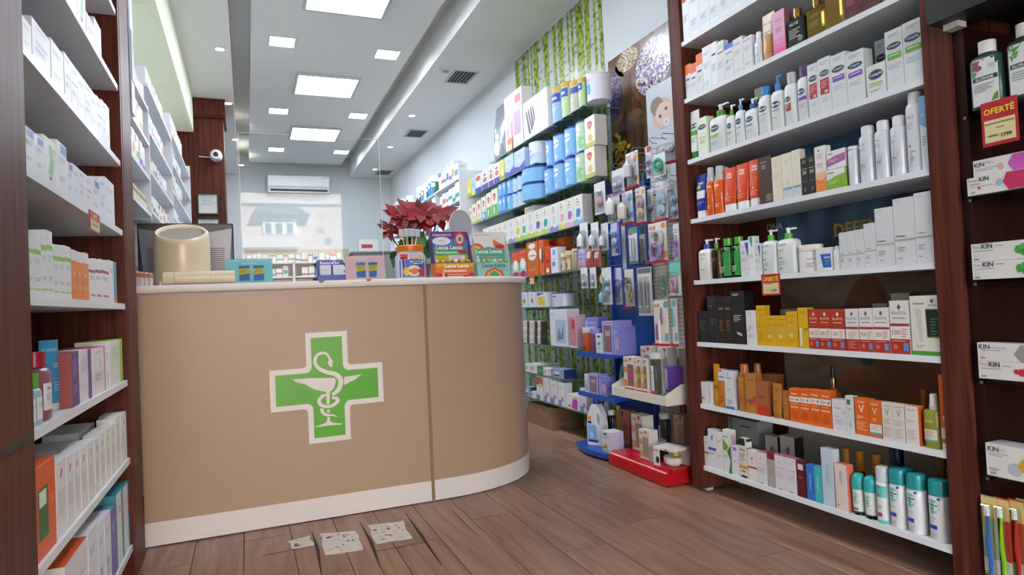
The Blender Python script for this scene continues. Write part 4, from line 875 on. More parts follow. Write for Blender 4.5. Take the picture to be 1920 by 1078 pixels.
st('korffb', 'carton', 'dark brown narrow carton', '2c231f', ops=[B(0.15, 0.72, 0.85, 0.77, '7a6a60'), L(0.25, 0.5, 0.8, 5, '8a5a40', 0.05)])
st('korffl', 'carton', 'large black carton with white letters', '191a1c', side='15161a', ops=[T('KORFF', 0.35, 0.94, 0.55, 0.04, 'd0d0d0', True), L(0.15, 0.55, 0.75, 4, 'c8c8c8', 0.035), P([(0.35, 0.24), (0.72, 0.20), (0.75, 0.15), (0.4, 0.19)], 'd8d8d8')])
st('whfil', 'carton', 'white carton with small red print', 'd9d9dc', ops=[L(0.15, 0.92, 0.55, 1), L(0.15, 0.55, 0.75, 3), B(0.125, 0.405, 0.375, 0.432, 'd8604a'), L(0.15, 0.3, 0.7, 3)])
def yel(big): return [L(0.2, 0.9, 0.8, 1, '7a6a2a'), L(0.2, 0.72, 0.8, 2, 'a8862a'), P([(0.05, 0.48), (0.85, 0.48), (0.85, 0.52), (0.05, 0.51)], '7fb0b8'), T('50', 0.4, 0.33, 0.45, 0.1, 'f3ecd0', True), L(0.2, 0.2, 0.7, 2, 'a8862a')]
st('yelt', 'carton', 'tall yellow sun cream carton', 'd9a914', side='c99a14', ops=[L(0.2, 0.9, 0.8, 1, '6a5a2a'), E_(0.45, 0.78, 0.06, 0.025, '8a7a2a'), T('50+', 0.4, 0.5, 0.55, 0.07, '9a7a1a'), L(0.2, 0.35, 0.8, 6, 'b08a1a', 0.04)])
st('yel', 'carton', 'yellow sun cream carton with 50 print', 'dba816', side='c99a14', ops=yel(1))
st('yelb', 'carton', 'yellow carton with white strip', 'd9ab1c', side='c99a14', ops=[L(0.2, 0.9, 0.8, 2, '9a7a2a'), B(0.12, 0.05, 0.35, 0.5, 'e0dcc0'), B(0.6, 0.45, 0.95, 0.49, '5a6a8a')])
def ril(num, top, fg): return ([B(0, 0.62, 1, 1, top)] if top else []) + [P([(0.4, 0.88), (0.5, 0.94), (0.6, 0.88), (0.5, 0.82)], fg), T('RILASTIL', 0.5, 0.77, 0.76, 0.06, fg), L(0.15, 0.68, 0.8, 1, fg), B(0, 0.52, 1, 0.57, 'a52a22'), B(0, 0.28, 1, 0.52, 'e3dcd6'), B(0, 0, 1, 0.28, 'b02f24'), T(num, 0.3, 0.4, 0.4, 0.1, '8a5a52'), L(0.58, 0.47, 0.9, 4, 'c98a78', 0.045), E_(0.25, 0.13, 0.12, 0.05, 'd06a5a'), B(0.66, 0.06, 0.92, 0.2, '5f93c0'), L(0.1, 0.25, 0.8, 1, 'e0b0a8')]
st('rilo', 'carton', 'orange red sun carton with 30 print', 'b0391c', side='b5451f', ops=ril('30', 'b33a1e', 'f0e2d8'))
st('rilw', 'carton', 'white and red sun carton', 'dcd8d4', side='d3d0ca', ops=ril('', None, '4a5568')[:-5] + [L(0.15, 0.45, 0.85, 4, 'd09080', 0.04), L(0.2, 0.24, 0.8, 5, 'd88a80', 0.04)])
st('rilw5', 'carton', 'white and red sun carton with 50 print', 'dcd8d4', side='d3d0ca', ops=ril('50', None, '4a5568'))
st('rilw1', 'carton', 'taller white and red carton with 100 print', 'dcd8d4', side='d3d0ca', ops=ril('100', None, '4a5568'))
st('rilkit', 'carton', 'large white gift box with green window', 'dcdad2', ops=[B(0, 0, 1, 0.07, '4a9a3a'), B(0.100, 0.855, 0.500, 0.882, '8a9a5a'), P([(0.72, 0.91), (0.78, 0.95), (0.84, 0.91), (0.78, 0.87)], '3a4560'), T('RILASTIL', 0.8, 0.84, 0.3, 0.04, '3a3f48'), P([(0.56, 0.30), (1.0, 0.30), (1.0, 0.78), (0.54, 0.78)], '5a8a2a'), P([(0.58, 0.32), (1.0, 0.32), (1.0, 0.76), (0.56, 0.76)], '12241a'), L(0.7, 0.62, 0.95, 6, '3f7a4f', 0.05), P([(0.18, 0.78), (0.36, 0.78), (0.4, 0.22), (0.33, 0.22)], 'c3c3c0'), L(0.15, 0.17, 0.45, 2)])
st('greyback', 'carton', 'grey carton', '9a928a', side='b0452a')
st('whjar', 'carton', 'white carton with sideways print', 'dcdadc', ops=[B(0.77, 0.10, 0.81, 0.90, '6a6468'), B(0, 0.25, 0.3, 0.3, '7a4a50')])
st('yeltube', 'tube', 'tall yellow and orange tube', 'c98f1a', cap='c07a2a', ops=[B(0.02, 0.42, 0.98, 0.5, 'c0501c'), P([(0.05, 0.3), (0.9, 0.32), (0.7, 0.22), (0.2, 0.2)], '3f9ab0')])
st('orwh', 'carton', 'orange carton with white lid', 'c0782a', ops=[B(0, 0.7, 1, 1, 'd6d8da'), B(0.100, 0.782, 0.900, 0.815, '4f9ac0'), B(0.1, 0.94, 0.7, 0.98, 'b0303a'), L(0.2, 0.3, 0.8, 4, '8a4a1a', 0.05)])
st('whblue', 'carton', 'white carton with blue base and top', 'd8dadd', side='c3c6ca', top='3f78c0', ops=[B(0, 0, 1, 0.07, '2f6fb5'), T('B', 0.4, 0.9, 0.14, 0.06, '5a6f9a'), B(0.200, 0.785, 0.800, 0.812, '7a8aa0'), E_(0.5, 0.5, 0.12, 0.04, 'b8bcc0'), L(0.2, 0.24, 0.85, 4, '6f8ab8')])
st('brspray', 'spray', 'bronze sun oil spray', 'b8742c', r=0.25, cap='a8683a', bh=0.72, cw=0.62, ops=[T('NUXE', 0.5, 0.84, 0.6, 0.06, '5a3416'), T('SUN', 0.5, 0.55, 0.5, 0.08, 'c9501e'), L(0.2, 0.4, 0.8, 4, '7a4a1a')])
st('brbox', 'carton', 'bronze sun lotion pack', 'b87a3c', r=0.3, side='9a6430', ops=[T('NUXE', 0.5, 0.85, 0.6, 0.06, '4a2c12'), T('SUN', 0.5, 0.6, 0.5, 0.1, 'c9602e'), P([(0.4, 0.2), (0.95, 0.3), (0.95, 0.45), (0.6, 0.4)], 'c0402a'), L(0.15, 0.35, 0.6, 4, '7a4a1a')])
st('brred', 'carton', 'brown carton with red base', 'a5603a', side='80472c', ops=[B(0, 0, 1, 0.22, 'c42e1e'), B(0, 0.22, 1, 0.3, 'b5442a'), T('NUXE', 0.45, 0.8, 0.55, 0.05, '5a3018'), L(0.2, 0.6, 0.8, 3, '7a4628')])
st('brtube', 'tube', 'bronze sun cream tube', 'b0722e', r=0.3, cap='a0672c', ops=[T('NUXE', 0.5, 0.82, 0.6, 0.06, '5a3416'), L(0.2, 0.5, 0.8, 4, '7a4a1a')])
st('avene', 'carton', 'orange sun carton with white 50 panel', 'e0661a', side='c95a18', ops=[T('Avene', 0.5, 0.85, 0.7, 0.06, 'f6e0cc', True), B(0, 0.60, 1, 0.76, 'e3e3e0'), T('50+', 0.32, 0.68, 0.5, 0.09, 'e0661a', True), E_(0.8, 0.68, 0.1, 0.04, '5f8ab0'), B(0.12, 0.42, 0.9, 0.47, 'e8b58c'), E_(0.5, 0.22, 0.32, 0.13, 'd2561a'), L(0.2, 0.55, 0.8, 1, 'f0c8a0')])
st('serumb', 'serum', 'bronze dropper bottle', '8a4a22', ops=[T('NUXE', 0.5, 0.5, 0.7, 0.2, '2a1408')])
st('whrib', 'carton', 'white carton with red ribbon print', 'd5d6da', ops=[B(0.150, 0.705, 0.650, 0.732, 'c08a90'), T('2', 0.85, 0.6, 0.15, 0.09, 'b5303a', True), B(0.2, 0.44, 0.5, 0.46, 'c05a5a'), L(0.2, 0.36, 0.8, 5, 'b0b0b8')])
st('whgrn', 'carton', 'white carton with green square', 'd0d3d6', side='4f8a80', ops=[B(0.15, 0.76, 0.6, 0.9, '2f7a58'), L(0.2, 0.66, 0.8, 2), L(0.3, 0.25, 0.7, 3)])
st('vio', 'carton', 'orange sun carton with V print', 'dc641e', side='c2571a', ops=[T('VICHY', 0.5, 0.9, 0.82, 0.055, 'f4e8de'), P([(0.3, 0.82), (0.38, 0.82), (0.5, 0.69), (0.62, 0.82), (0.7, 0.82), (0.52, 0.62), (0.48, 0.62)], 'efe4da'), T('50+', 0.4, 0.49, 0.55, 0.09, 'f4e8de'), L(0.12, 0.36, 0.85, 5, 'f0b890', 0.05)])
st('vio2', 'carton', 'orange sun carton with white lower panel', 'dc641e', side='c2571a', ops=[T('VICHY', 0.5, 0.9, 0.82, 0.055, 'f4e8de'), P([(0.3, 0.82), (0.38, 0.82), (0.5, 0.69), (0.62, 0.82), (0.7, 0.82), (0.52, 0.62), (0.48, 0.62)], 'e8c8a8'), T('50', 0.45, 0.49, 0.55, 0.09, 'f0c8a0'), B(0.05, 0.14, 1, 0.36, 'e3e0d8'), B(0.05, 0.07, 1, 0.14, '5fa0a0'), L(0.12, 0.32, 0.85, 3, 'c0b8b0', 0.05)])
st('viw', 'carton', 'white sun carton with V print', 'd8d2ca', side='c9c2b8', ops=[T('VICHY', 0.5, 0.91, 0.82, 0.05, '6a6a70'), P([(0.3, 0.84), (0.38, 0.84), (0.5, 0.72), (0.62, 0.84), (0.7, 0.84), (0.52, 0.66), (0.48, 0.66)], 'a08a6a'), L(0.12, 0.56, 0.85, 3, 'b5a898', 0.05), L(0.12, 0.34, 0.85, 6, 'c0aaa0', 0.045)])
st('viwo', 'carton', 'white carton with orange side', 'dcd6ce', side='c65a20', top='d98a4a', ops=[T('VICHY', 0.45, 0.89, 0.7, 0.055, '6a7a88'), L(0.1, 0.62, 0.7, 2, 'a8a098'), L(0.12, 0.38, 0.85, 6, 'c0aaa0', 0.045)])
st('olive', 'spray', 'olive green sun water bottle with white sprayer', '8a8a2c', cap='dedad6', bh=0.70, cw=0.42, n=2.4, ops=[T('VICHY', 0.45, 0.72, 0.5, 0.08, 'cfd0a0'), P([(0.4, 0.64), (0.44, 0.64), (0.5, 0.55), (0.48, 0.52)], '5a5a20'), B(0.14, 0.22, 0.86, 0.50, 'd8d2c4'), B(0.14, 0.18, 0.86, 0.23, '5fa0b0'), L(0.2, 0.45, 0.75, 4, 'c08070', 0.05)])
st('ortall', 'tube', 'tall orange kids sun tube', 'c9551c', cap='dcdcdc', caph=0.1, ops=[T('V', 0.6, 0.9, 0.3, 0.06, 'efe0d0'), T('5', 0.62, 0.42, 0.4, 0.12, 'efd8c4'), B(0.15, 0.16, 0.95, 0.3, 'd0cdd0')])
st('dsm', 'carton', 'small white carton with red mark', 'd9d6d2', ops=[T('d', 0.4, 0.8, 0.2, 0.14, 'c9503a', True), B(0, 0.42, 1, 0.49, 'c9482e'), L(0.2, 0.3, 0.8, 2)])
st('dblue', 'carton', 'white carton with blue mark and band', 'd9dade', top='c8cace', ops=[T('d', 0.5, 0.8, 0.3, 0.13, '3a4f9a', True), B(0, 0.46, 1, 0.53, '3f5fb0'), L(0.2, 0.4, 0.8, 2)])
st('dred', 'carton', 'white carton with red mark and band', 'dcd6d2', side='c9b9b9', ops=[T('d', 0.45, 0.74, 0.3, 0.13, 'c43a2e', True), L(0.2, 0.6, 0.75, 1), B(0, 0.42, 1, 0.47, 'b52f2a')])
st('dwh', 'carton', 'narrow white carton', 'dcd8d8', ops=[L(0.15, 0.8, 0.8, 2), L(0.2, 0.4, 0.8, 2)])
st('dleaf', 'carton', 'white carton with green leaf print', 'd9dcd9', side='cfcac8', ops=[P([(0.0, 0.78), (0.0, 0.52), (0.4, 0.5), (0.7, 0.62)], '6f9a2c'), P([(0.5, 0.5), (1, 0.66), (1, 0.0), (0.6, 0.0), (0.9, 0.3)], '3a7a3f'), B(0.100, 0.830, 0.700, 0.849, '6a6a6a'), L(0.2, 0.4, 0.6, 2, '8a9ac0')], sops=[L(0.1, 0.9, 0.8, 9, 'a85a78', 0.035)])
st('dlil', 'carton', 'short white carton with lilac square', 'd9d6da', ops=[B(0.2, 0.84, 0.75, 0.95, '9a6fc0'), L(0.2, 0.5, 0.7, 2)])
st('dblk', 'carton', 'white carton with black and yellow print', 'd8d4c8', ops=[B(0, 0.82, 0.8, 1, '23262a'), T('Unico', 0.45, 0.72, 0.75, 0.06, '2b2b2b', True), B(0, 0.24, 1, 0.32, 'c99a1a'), B(0.2, 0.02, 0.9, 0.07, '1c1a18'), B(0.200, 0.165, 0.800, 0.193, '4a4a4a'), L(0.15, 0.62, 0.8, 6, '9a9a90')], sops=[B(0, 0.93, 1, 1, '2b2b2b'), B(0, 0.76, 0.9, 0.78, '3a3a3a')])
st('dpk', 'carton', 'white carton with pink fine print', 'd8d4d8', top='b05a7a', ops=[T('C', 0.4, 0.8, 0.2, 0.06, '5a6270'), L(0.1, 0.64, 0.9, 1, 'c08aa0'), L(0.1, 0.5, 0.9, 5, 'c5b0bc'), B(0.3, 0.02, 0.6, 0.045, 'c0406a')])
st('dgrey', 'carton', 'grey carton with dark red top', 'a8a19c', top='7a2a2a', ops=[B(0, 0.8, 1, 1, '7a2a2a'), L(0.2, 0.5, 0.8, 4, '8a8480')])
st('dmar', 'carton', 'maroon carton with white square', '5a1420', side='4a101a', ops=[B(0.15, 0.74, 0.75, 0.9, 'd9cfcb'), L(0.2, 0.56, 0.8, 2, 'a06a70'), L(0.3, 0.3, 0.8, 1, '8a4a50')])
st('cblue', 'carton', 'blue carton with sideways lettering', '2f6fc0', ops=[T('Coliderm', 0.45, 0.5, 0.32, 0.55, 'a8cdf0', False, 1)])
st('cteal', 'carton', 'teal carton with sideways lettering', '3fb0b5', ops=[T('Coliderm', 0.45, 0.5, 0.32, 0.55, 'b8ecee', False, 1)])
st('clight', 'carton', 'tall pale blue carton with sideways lettering', 'b9c9d8', side='c3cad2', ops=[T('Coliderm', 0.45, 0.55, 0.26, 0.45, '6fa8d0', False, 1)])
st('salmon', 'carton', 'white carton with salmon side', 'd8cfc8', side='d9785c', top='d98068', ops=[T('KELEVIT', 0.5, 0.7, 0.18, 0.4, '4a4040', False, -1), B(0, 0, 0.04, 1, 'd9785c'), E_(0.2, 0.1, 0.05, 0.02, '5a4a3a')])
st('roll', 'rollon', 'roll-on deodorant with teal dome cap', 'd9dcd4', cap='2fa3a3', ops=[E_(0.5, 0.66, 0.35, 0.22, '7fc8c3'), L(0.25, 0.72, 0.7, 3, '2f8a8a', 0.06), B(0.25, 0.2, 0.7, 0.28, '3a5a9a')])
st('roll2', 'rollon', 'roll-on deodorant with pink print and teal cap', 'd9dcd4', cap='2fa3a3', ops=[E_(0.5, 0.66, 0.35, 0.22, '7fc8c3'), L(0.25, 0.72, 0.7, 3, '2f8a8a', 0.06), P([(0.25, 0.2), (0.7, 0.3), (0.7, 0.38)], 'c0406a')])
st('deo', 'can', 'white deodorant can with teal cap', 'd8d6da', cap='1f8f96', bh=0.74, cw=0.97, ops=[E_(0.40, 0.76, 0.34, 0.16, '63c0b8'), B(0.170, 0.775, 0.670, 0.802, '3a4a52'), B(0.210, 0.718, 0.510, 0.740, '2f5f66'), E_(0.72, 0.94, 0.07, 0.03, '3a3f9a'), L(0.2, 0.5, 0.6, 1, '8a90b0'), B(0.16, 0.26, 0.62, 0.35, '2f3fa8'), L(0.2, 0.16, 0.6, 3, 'b0b0b8', 0.04)])
st('deop', 'can', 'teal and white deodorant can with clear cap', 'd4dcda', cap='c3c8cc', bh=0.74, cw=0.95, ops=[B(0.05, 0.62, 0.95, 0.98, '5fbfb8'), E_(0.4, 0.76, 0.3, 0.14, '7a8084'), B(0.05, 0, 0.95, 0.08, '5fbfb8'), B(0.16, 0.16, 0.66, 0.25, 'b03a6a'), L(0.2, 0.42, 0.7, 2, 'd06a5a', 0.05)])
st('ambercap', 'bottle', 'dark bottle with amber cap', '1a1614', cap='b5721a', nk=0.7, bh=0.62, cw=0.8)
st('darkblue', 'bottle', 'dark blue lotion bottle', '14193f', cap='10143a', bh=0.75, nk=0.7, cw=0.75, n=2.6, ops=[E_(0.4, 0.9, 0.25, 0.04, 'a890b8')])
st('amtrig', 'trigger', 'dark spray bottle with amber trigger head', '22304a', cap='8a5a1a')
st('dkd', 'carton', 'dark green and grey carton', 'b0aca4', side='17251f', ops=[T('d', 0.5, 0.7, 0.4, 0.16, '2a2a2a', True)])
st('dkg', 'carton', 'large grey green carton', '9aa09c', ops=[B(0, 0, 1, 0.5, '5a7a70'), B(0.350, 0.832, 0.750, 0.865, '4a5050')])

def rn(i): return "right unit's " + ['bottom', 'seventh', 'sixth', 'fifth', 'fourth', 'third', 'second', 'top'][i] + ' shelf'
G = 'products on the right wooden unit'
row(rn(7), RX, RZ[7], 1, [('wtallr', 1282, 1294, 0, {'h': 0.25}), ('wtall', 1294, 1312, 0, {'h': 0.26}), ('wtall', 1312, 1331, 0, {'h': 0.26}), ('wtall', 1331, 1350, 0, {'h': 0.25}), ('wtall', 1350, 1369, 0, {'h': 0.26}), ('wtall', 1369, 1392, 0, {'h': 0.26}), ('wtall', 1392, 1418, 0, {'h': 0.25}), ('wtall', 1418, 1446, 0, {'h': 0.25})], G, (UY0 + 0.002, UY1 - 0.002), 0.277)
row(rn(6), RX, RZ[6], 1, [('orangetop', 1287, 1297, 124), ('orangetop', 1297, 1308, 122), ('orangetop', 1308, 1320, 104), ('wcart', 1320, 1335, 91), ('wcartd', 1335, 1347, 83), ('wcartr', 1347, 1360, 81), ('bluetop', 1360, 1377, 87), ('wblue', 1377, 1395, 76), ('wpink', 1395, 1412, 73),
    ('wspray', 1412, 1426, 60), ('goldtube', 1426, 1450, 31), ('pinkbox', 1451, 1474, 27), ('blackperf', 1476, 1509, 24), ('goldperf', 1512, 1545, 4), ('goldperf2', 1547, 1579, 0, {'h': 0.19}), ('pinkperf', 1582, 1613, 0, {'h': 0.19}), ('pinkperf', 1616, 1648, 0, {'h': 0.19, 'desc': 'rosy glass oil bottle'})], G, (UY0 + 0.002, UY1 - 0.002), 0.277)
row(rn(5), RX, RZ[5], 1, [('cettube', 1292, 1309, 211), ('cetbox', 1310, 1328, 224), ('cetpump', 1328, 1361, 196), ('cetpump', 1362, 1378, 197), ('cetpumpl', 1379, 1395, 186), ('cetpumpb', 1396, 1419, 185), ('cetbotb', 1420, 1443, 163), ('cetbotp', 1444, 1468, 142), ('cetbotc', 1469, 1493, 137), ('cetbotv', 1494, 1517, 124),
    ('cetred', 1518, 1538, 124), ('cetred', 1538, 1561, 113), ('cetpur', 1561, 1590, 107), ('cetpur', 1590, 1624, 103), ('cetsm', 1626, 1663, 127), ('cetgrn', 1664, 1697, 62), ('cetgrn', 1697, 1736, 46), ('cetgrn', 1646, 1668, 79, {'back': 0.14, 'desc': 'shaded white carton with oval logo'}), ('cetbox', 1420, 1436, 160, {'back': 0.16, 'desc': 'pale lotion carton'})], G, (UY0 + 0.002, UY1 - 0.002), 0.277)
row(rn(4), RX, RZ[4], 1, [('navytube', 1302, 1322, 330), ('orspray', 1323, 1336, 314), ('orspray', 1336, 1353, 311), ('ortube', 1353, 1377, 318), ('ortube', 1377, 1401, 310), ('ortube', 1401, 1425, 302), ('brownbox', 1425, 1450, 297), ('creambox', 1450, 1469, 296), ('creamblue', 1469, 1488, 290), ('creamblue', 1488, 1504, 283), ('black30', 1504, 1518, 298), ('black30', 1518, 1531, 294), ('whor', 1531, 1551, 277),
    ('grnbox', 1551, 1586, 0, {'h': 0.077}), ('thermcan', 1588, 1606, 274), ('thermal', 1607, 1636, 236), ('thermal', 1637, 1665, 226), ('thermal', 1666, 1696, 217), ('thermalbig', 1696, 1729, 162), ('bluewhite', 1730, 1744, 182), ('purbox', 1551, 1586, 0, {'h': 0.072, 'dz': 0.0775, 'back': 0.001}), ('orspray', 1354, 1365, 313, {'back': 0.09})], G, (UY0 + 0.002, UY1 - 0.002), 0.277)
row(rn(3), RX, RZ[3], 1, [('cvpumpb', 1308, 1333, 449), ('cvoil', 1334, 1349, 446), ('cvgreen', 1349, 1370, 447), ('cvgreen', 1370, 1390, 444), ('cvblue', 1390, 1406, 452), ('cvteal', 1406, 1418, 444), ('cvblue', 1418, 1428, 457, {'desc': 'short white carton with blue triangle'}), ('cvpumpg', 1428, 1455, 431), ('cvpumpg', 1456, 1490, 427, {'desc': 'big white pump bottle with green triangle'}), ('cvjar', 1490, 1530, 459, {'d': 0.075}), ('cvtub', 1531, 1561, 466), ('cvtube', 1562, 1575, 461),
    ('ordin', 1576, 1591, 437), ('ordin', 1591, 1607, 434), ('ordin', 1607, 1623, 431), ('ordin', 1623, 1645, 420), ('ordin', 1645, 1680, 392), ('ordin', 1680, 1720, 374), ('ordin', 1720, 1754, 363)], G, (UY0 + 0.002, UY1 - 0.002), 0.277)
row(rn(2), RX, RZ[2], 1, [('korffs', 1309, 1329, 584), ('korffko', 1329, 1348, 555), ('korffb', 1348, 1361, 557), ('korffb', 1361, 1374, 556), ('korffl', 1374, 1400, 547), ('whfil', 1401, 1420, 582), ('yelt', 1421, 1437, 573), ('yel', 1437, 1457, 592), ('yel', 1457, 1477, 592), ('yel', 1477, 1498, 584), ('yelb', 1499, 1518, 577), ('rilo', 1519, 1538, 580), ('rilo', 1538, 1561, 580), ('rilo', 1561, 1587, 580), ('rilw', 1588, 1613, 579), ('rilw5', 1614, 1640, 578), ('rilw5', 1640, 1671, 577), ('rilw1', 1672, 1709, 564), ('rilkit', 1711, 1766, 555),
    ('greyback', 1640, 1668, 569, {'back': 0.12}), ('greyback', 1676, 1712, 550, {'back': 0.12}), ('greyback', 1466, 1496, 580, {'back': 0.12})], G, (UY0 + 0.002, UY1 - 0.002), 0.277)
row(rn(1), RX, RZ[1], 1, [('whjar', 1314, 1336, 715), ('yeltube', 1337, 1349, 682), ('orwh', 1349, 1361, 691), ('whblue', 1361, 1378, 693), ('brspray', 1381, 1399, 682), ('brbox', 1400, 1420, 700), ('brred', 1420, 1443, 715), ('brtube', 1445, 1464, 718), ('brtube', 1465, 1481, 731), ('avene', 1482, 1501, 727), ('avene', 1501, 1521, 728), ('avene', 1521, 1540, 729), ('avene', 1540, 1561, 731), ('whrib', 1562, 1588, 747), ('whgrn', 1588, 1604, 741), ('vio', 1605, 1631, 745), ('vio2', 1631, 1655, 750), ('viw', 1656, 1677, 753), ('viw', 1677, 1699, 756), ('viwo', 1700, 1725, 759), ('olive', 1728, 1762, 738), ('ortall', 1764, 1780, 702),
    ('serumb', 1546, 1568, 687, {'back': 0.10}), ('brspray', 1408, 1424, 681, {'back': 0.09}), ('brred', 1434, 1458, 700, {'back': 0.12, 'desc': 'dark brown carton'}), ('ambercap', 1727, 1740, 730, {'back': 0.13})], G, (UY0 + 0.002, UY1 - 0.002), 0.277)
row(rn(0), RX, RZ[0], 1, [('dsm', 1319, 1330, 817), ('dblue', 1330, 1345, 803), ('dwh', 1345, 1357, 810), ('dleaf', 1358, 1373, 804), ('dlil', 1374, 1387, 834), ('dblk', 1388, 1403, 820), ('dred', 1404, 1421, 842), ('dpk', 1421, 1440, 845), ('dgrey', 1441, 1455, 846), ('dpk', 1455, 1476, 851), ('dpk', 1476, 1495, 856), ('dmar', 1496, 1513, 861), ('cblue', 1514, 1529, 869), ('cteal', 1529, 1543, 873), ('clight', 1544, 1567, 838), ('salmon', 1568, 1592, 867), ('roll', 1593, 1615.5, 886), ('roll2', 1616, 1639.5, 891), ('deop', 1640, 1663, 873), ('deo', 1663.5, 1695, 877), ('deo', 1695.5, 1729, 886), ('deo', 1736, 1774, 897),
    ('dkg', 1350, 1372, 780, {'back': 0.16}), ('dkg', 1374, 1424, 781, {'back': 0.16}), ('dkd', 1438, 1462, 815, {'back': 0.13}), ('dkd', 1466, 1494, 815, {'back': 0.13}), ('ambercap', 1581, 1593, 840, {'back': 0.12}), ('ambercap', 1603, 1620, 845, {'back': 0.12}), ('ambercap', 1634, 1652, 851, {'back': 0.12}), ('darkblue', 1664, 1694, 836, {'back': 0.12}), ('deo', 1690, 1712, 874, {'back': 0.10}), ('amtrig', 1757, 1781, 856, {'back': 0.13})], G, (UY0 + 0.002, UY1 - 0.002), 0.277)
# ================================================================ products on the left wooden unit
st('lw', 'carton', 'plain white carton', 'e4e6ea', ops=[L(0.15, 0.8, 0.85, 3, 'a8b0b8'), L(0.15, 0.3, 0.7, 2, 'b0b8c0')])
st('lw2', 'carton', 'white carton with grey print', 'dfe2e8', ops=[L(0.15, 0.9, 0.85, 2, '8a929a'), B(0.2, 0.5, 0.8, 0.58, 'c3cad2'), L(0.15, 0.4, 0.7, 3)])
st('lwr', 'carton', 'white carton with red line', 'e4e4e8', ops=[L(0.15, 0.85, 0.85, 2), B(0.15, 0.55, 0.85, 0.58, 'c86a6a'), L(0.15, 0.4, 0.7, 3)])
st('lb', 'carton', 'white carton with blue square', 'e2e5ea', ops=[B(0.35, 0.78, 0.95, 0.96, '4f86c8'), L(0.15, 0.7, 0.85, 4, 'a8b0b8'), L(0.15, 0.3, 0.7, 3)])
st('lg', 'carton', 'white carton with green leaf strip', 'e0e6e0', ops=[P([(0.3, 0.2), (0.6, 0.15), (0.75, 0.5), (0.6, 0.85), (0.35, 0.85), (0.45, 0.5)], '8fc49a'), E_(0.45, 0.12, 0.12, 0.04, '7a5a5a'), L(0.65, 0.8, 0.95, 3)])
st('ap', 'carton', 'white carton with green band', 'e0e3e4', ops=[B(0, 0.70, 1, 0.78, '8cc63a'), T('A', 0.2, 0.86, 0.2, 0.05, '9a9aa0'), L(0.15, 0.62, 0.85, 3, 'b8bec4'), B(0.1, 0.1, 0.9, 0.125, 'a8cf6a'), L(0.15, 0.3, 0.85, 2)])
st('apo', 'carton', 'white and orange sun carton', 'e0802a', ops=[B(0, 0.78, 1, 1, 'dfe0e0'), T('30', 0.5, 0.52, 0.6, 0.1, 'f4e0cc', True), L(0.15, 0.3, 0.85, 3, 'f0b888')])
st('app', 'carton', 'white carton with plum band', 'e2e0e2', ops=[B(0, 0.68, 1, 0.75, 'a8486a'), L(0.15, 0.6, 0.85, 3), B(0.2, 0.12, 0.9, 0.16, 'c05a80')])
st('aps', 'carton', 'white carton with teal stripe', 'dfe2e4', ops=[B(0.55, 0, 1, 1, '4f9aa8'), L(0.1, 0.8, 0.5, 3), B(0.55, 0, 1, 0.1, 'd9743a')])
st('gjar', 'carton', 'silver grey carton', '8d9092', side='77797b')
st('btube', 'tube', 'large turquoise blue cream tube', '3a93bf', cap='dfe3e6', caph=0.1, ops=[T('BIODERMA', 0.5, 0.86, 0.8, 0.06, '9fd0e4', True), L(0.55, 0.66, 0.95, 2, 'c8e4f0'), L(0.5, 0.4, 0.95, 4, 'a8d4e8')])
st('micell', 'bottle', 'plum micellar water bottle with crimson cap', '8a5062', cap='a81f3c', n=3.0, bh=0.78, nk=0.5, cw=0.6, captop=0.95, ops=[B(0.1, 0.2, 0.72, 0.7, 'e3dfe2'), B(0.250, 0.579, 0.550, 0.617, 'b05a6a'), L(0.2, 0.5, 0.6, 4)])
st('bsm', 'bottle', 'small clear bottle with green cap', '9ab5b8', cap='5fae2e', n=3.0, bh=0.72, nk=0.5, cw=0.62, ops=[B(0.1, 0.15, 0.9, 0.75, 'dfe6e4'), L(0.2, 0.6, 0.8, 4)])
st('bsm2', 'bottle', 'small clear bottle with blue cap', '9ab0c0', cap='3f86c4', n=3.0, bh=0.72, nk=0.5, cw=0.62, ops=[B(0.1, 0.15, 0.9, 0.75, 'dfe6ea'), L(0.2, 0.6, 0.8, 4)])
st('pur', 'carton', 'purple carton', '5f3a80', side='9a4a4a', ops=[L(0.15, 0.85, 0.85, 8, '9a80b8', 0.045), L(0.15, 0.4, 0.85, 5, '9a80b8')])
st('whpur', 'carton', 'white carton with purple edge', 'dcdae2', ops=[L(0.15, 0.85, 0.8, 8, 'b8b4c0'), B(0.7, 0, 1, 1, '6a4a90')])
st('pkc', 'carton', 'white carton with pink ring print', 'e6e0e4', top='c83a5a', ops=[T('BIODERMA', 0.5, 0.88, 0.8, 0.05, '9a8a92'), E_(0.5, 0.65, 0.22, 0.09, 'd06a86'), E_(0.42, 0.65, 0.24, 0.085, 'e6e0e4'), L(0.2, 0.45, 0.8, 5), B(0.96, 0, 1, 1, 'c83a5a')])
st('grc', 'carton', 'white carton with lime edge', 'dfe2da', top='8cc63a', ops=[L(0.15, 0.85, 0.8, 8, 'c0c4b8'), B(0.78, 0, 1, 1, '9acb5a')])
st('orc', 'carton', 'bright orange carton', 'e0571c', side='c94a18', ops=[B(0.1, 0.2, 0.6, 0.75, '2f6a2f'), B(0.15, 0.55, 0.5, 0.72, 'dfe6da'), L(0.7, 0.6, 0.95, 4, 'f0a070')])
st('lf', 'carton', 'white carton with red leaf mark', 'e0dfe0', ops=[P([(0.35, 0.78), (0.5, 0.76), (0.65, 0.86), (0.5, 0.88)], 'c85a5a'), L(0.15, 0.6, 0.85, 8, 'c4c0c0', 0.04)])
st('lfg', 'carton', 'white carton with green leaf mark', 'e0e2dc', ops=[P([(0.35, 0.78), (0.5, 0.76), (0.65, 0.86), (0.5, 0.88)], '8cc64a'), L(0.15, 0.6, 0.85, 8, 'c4c4c0', 0.04)])
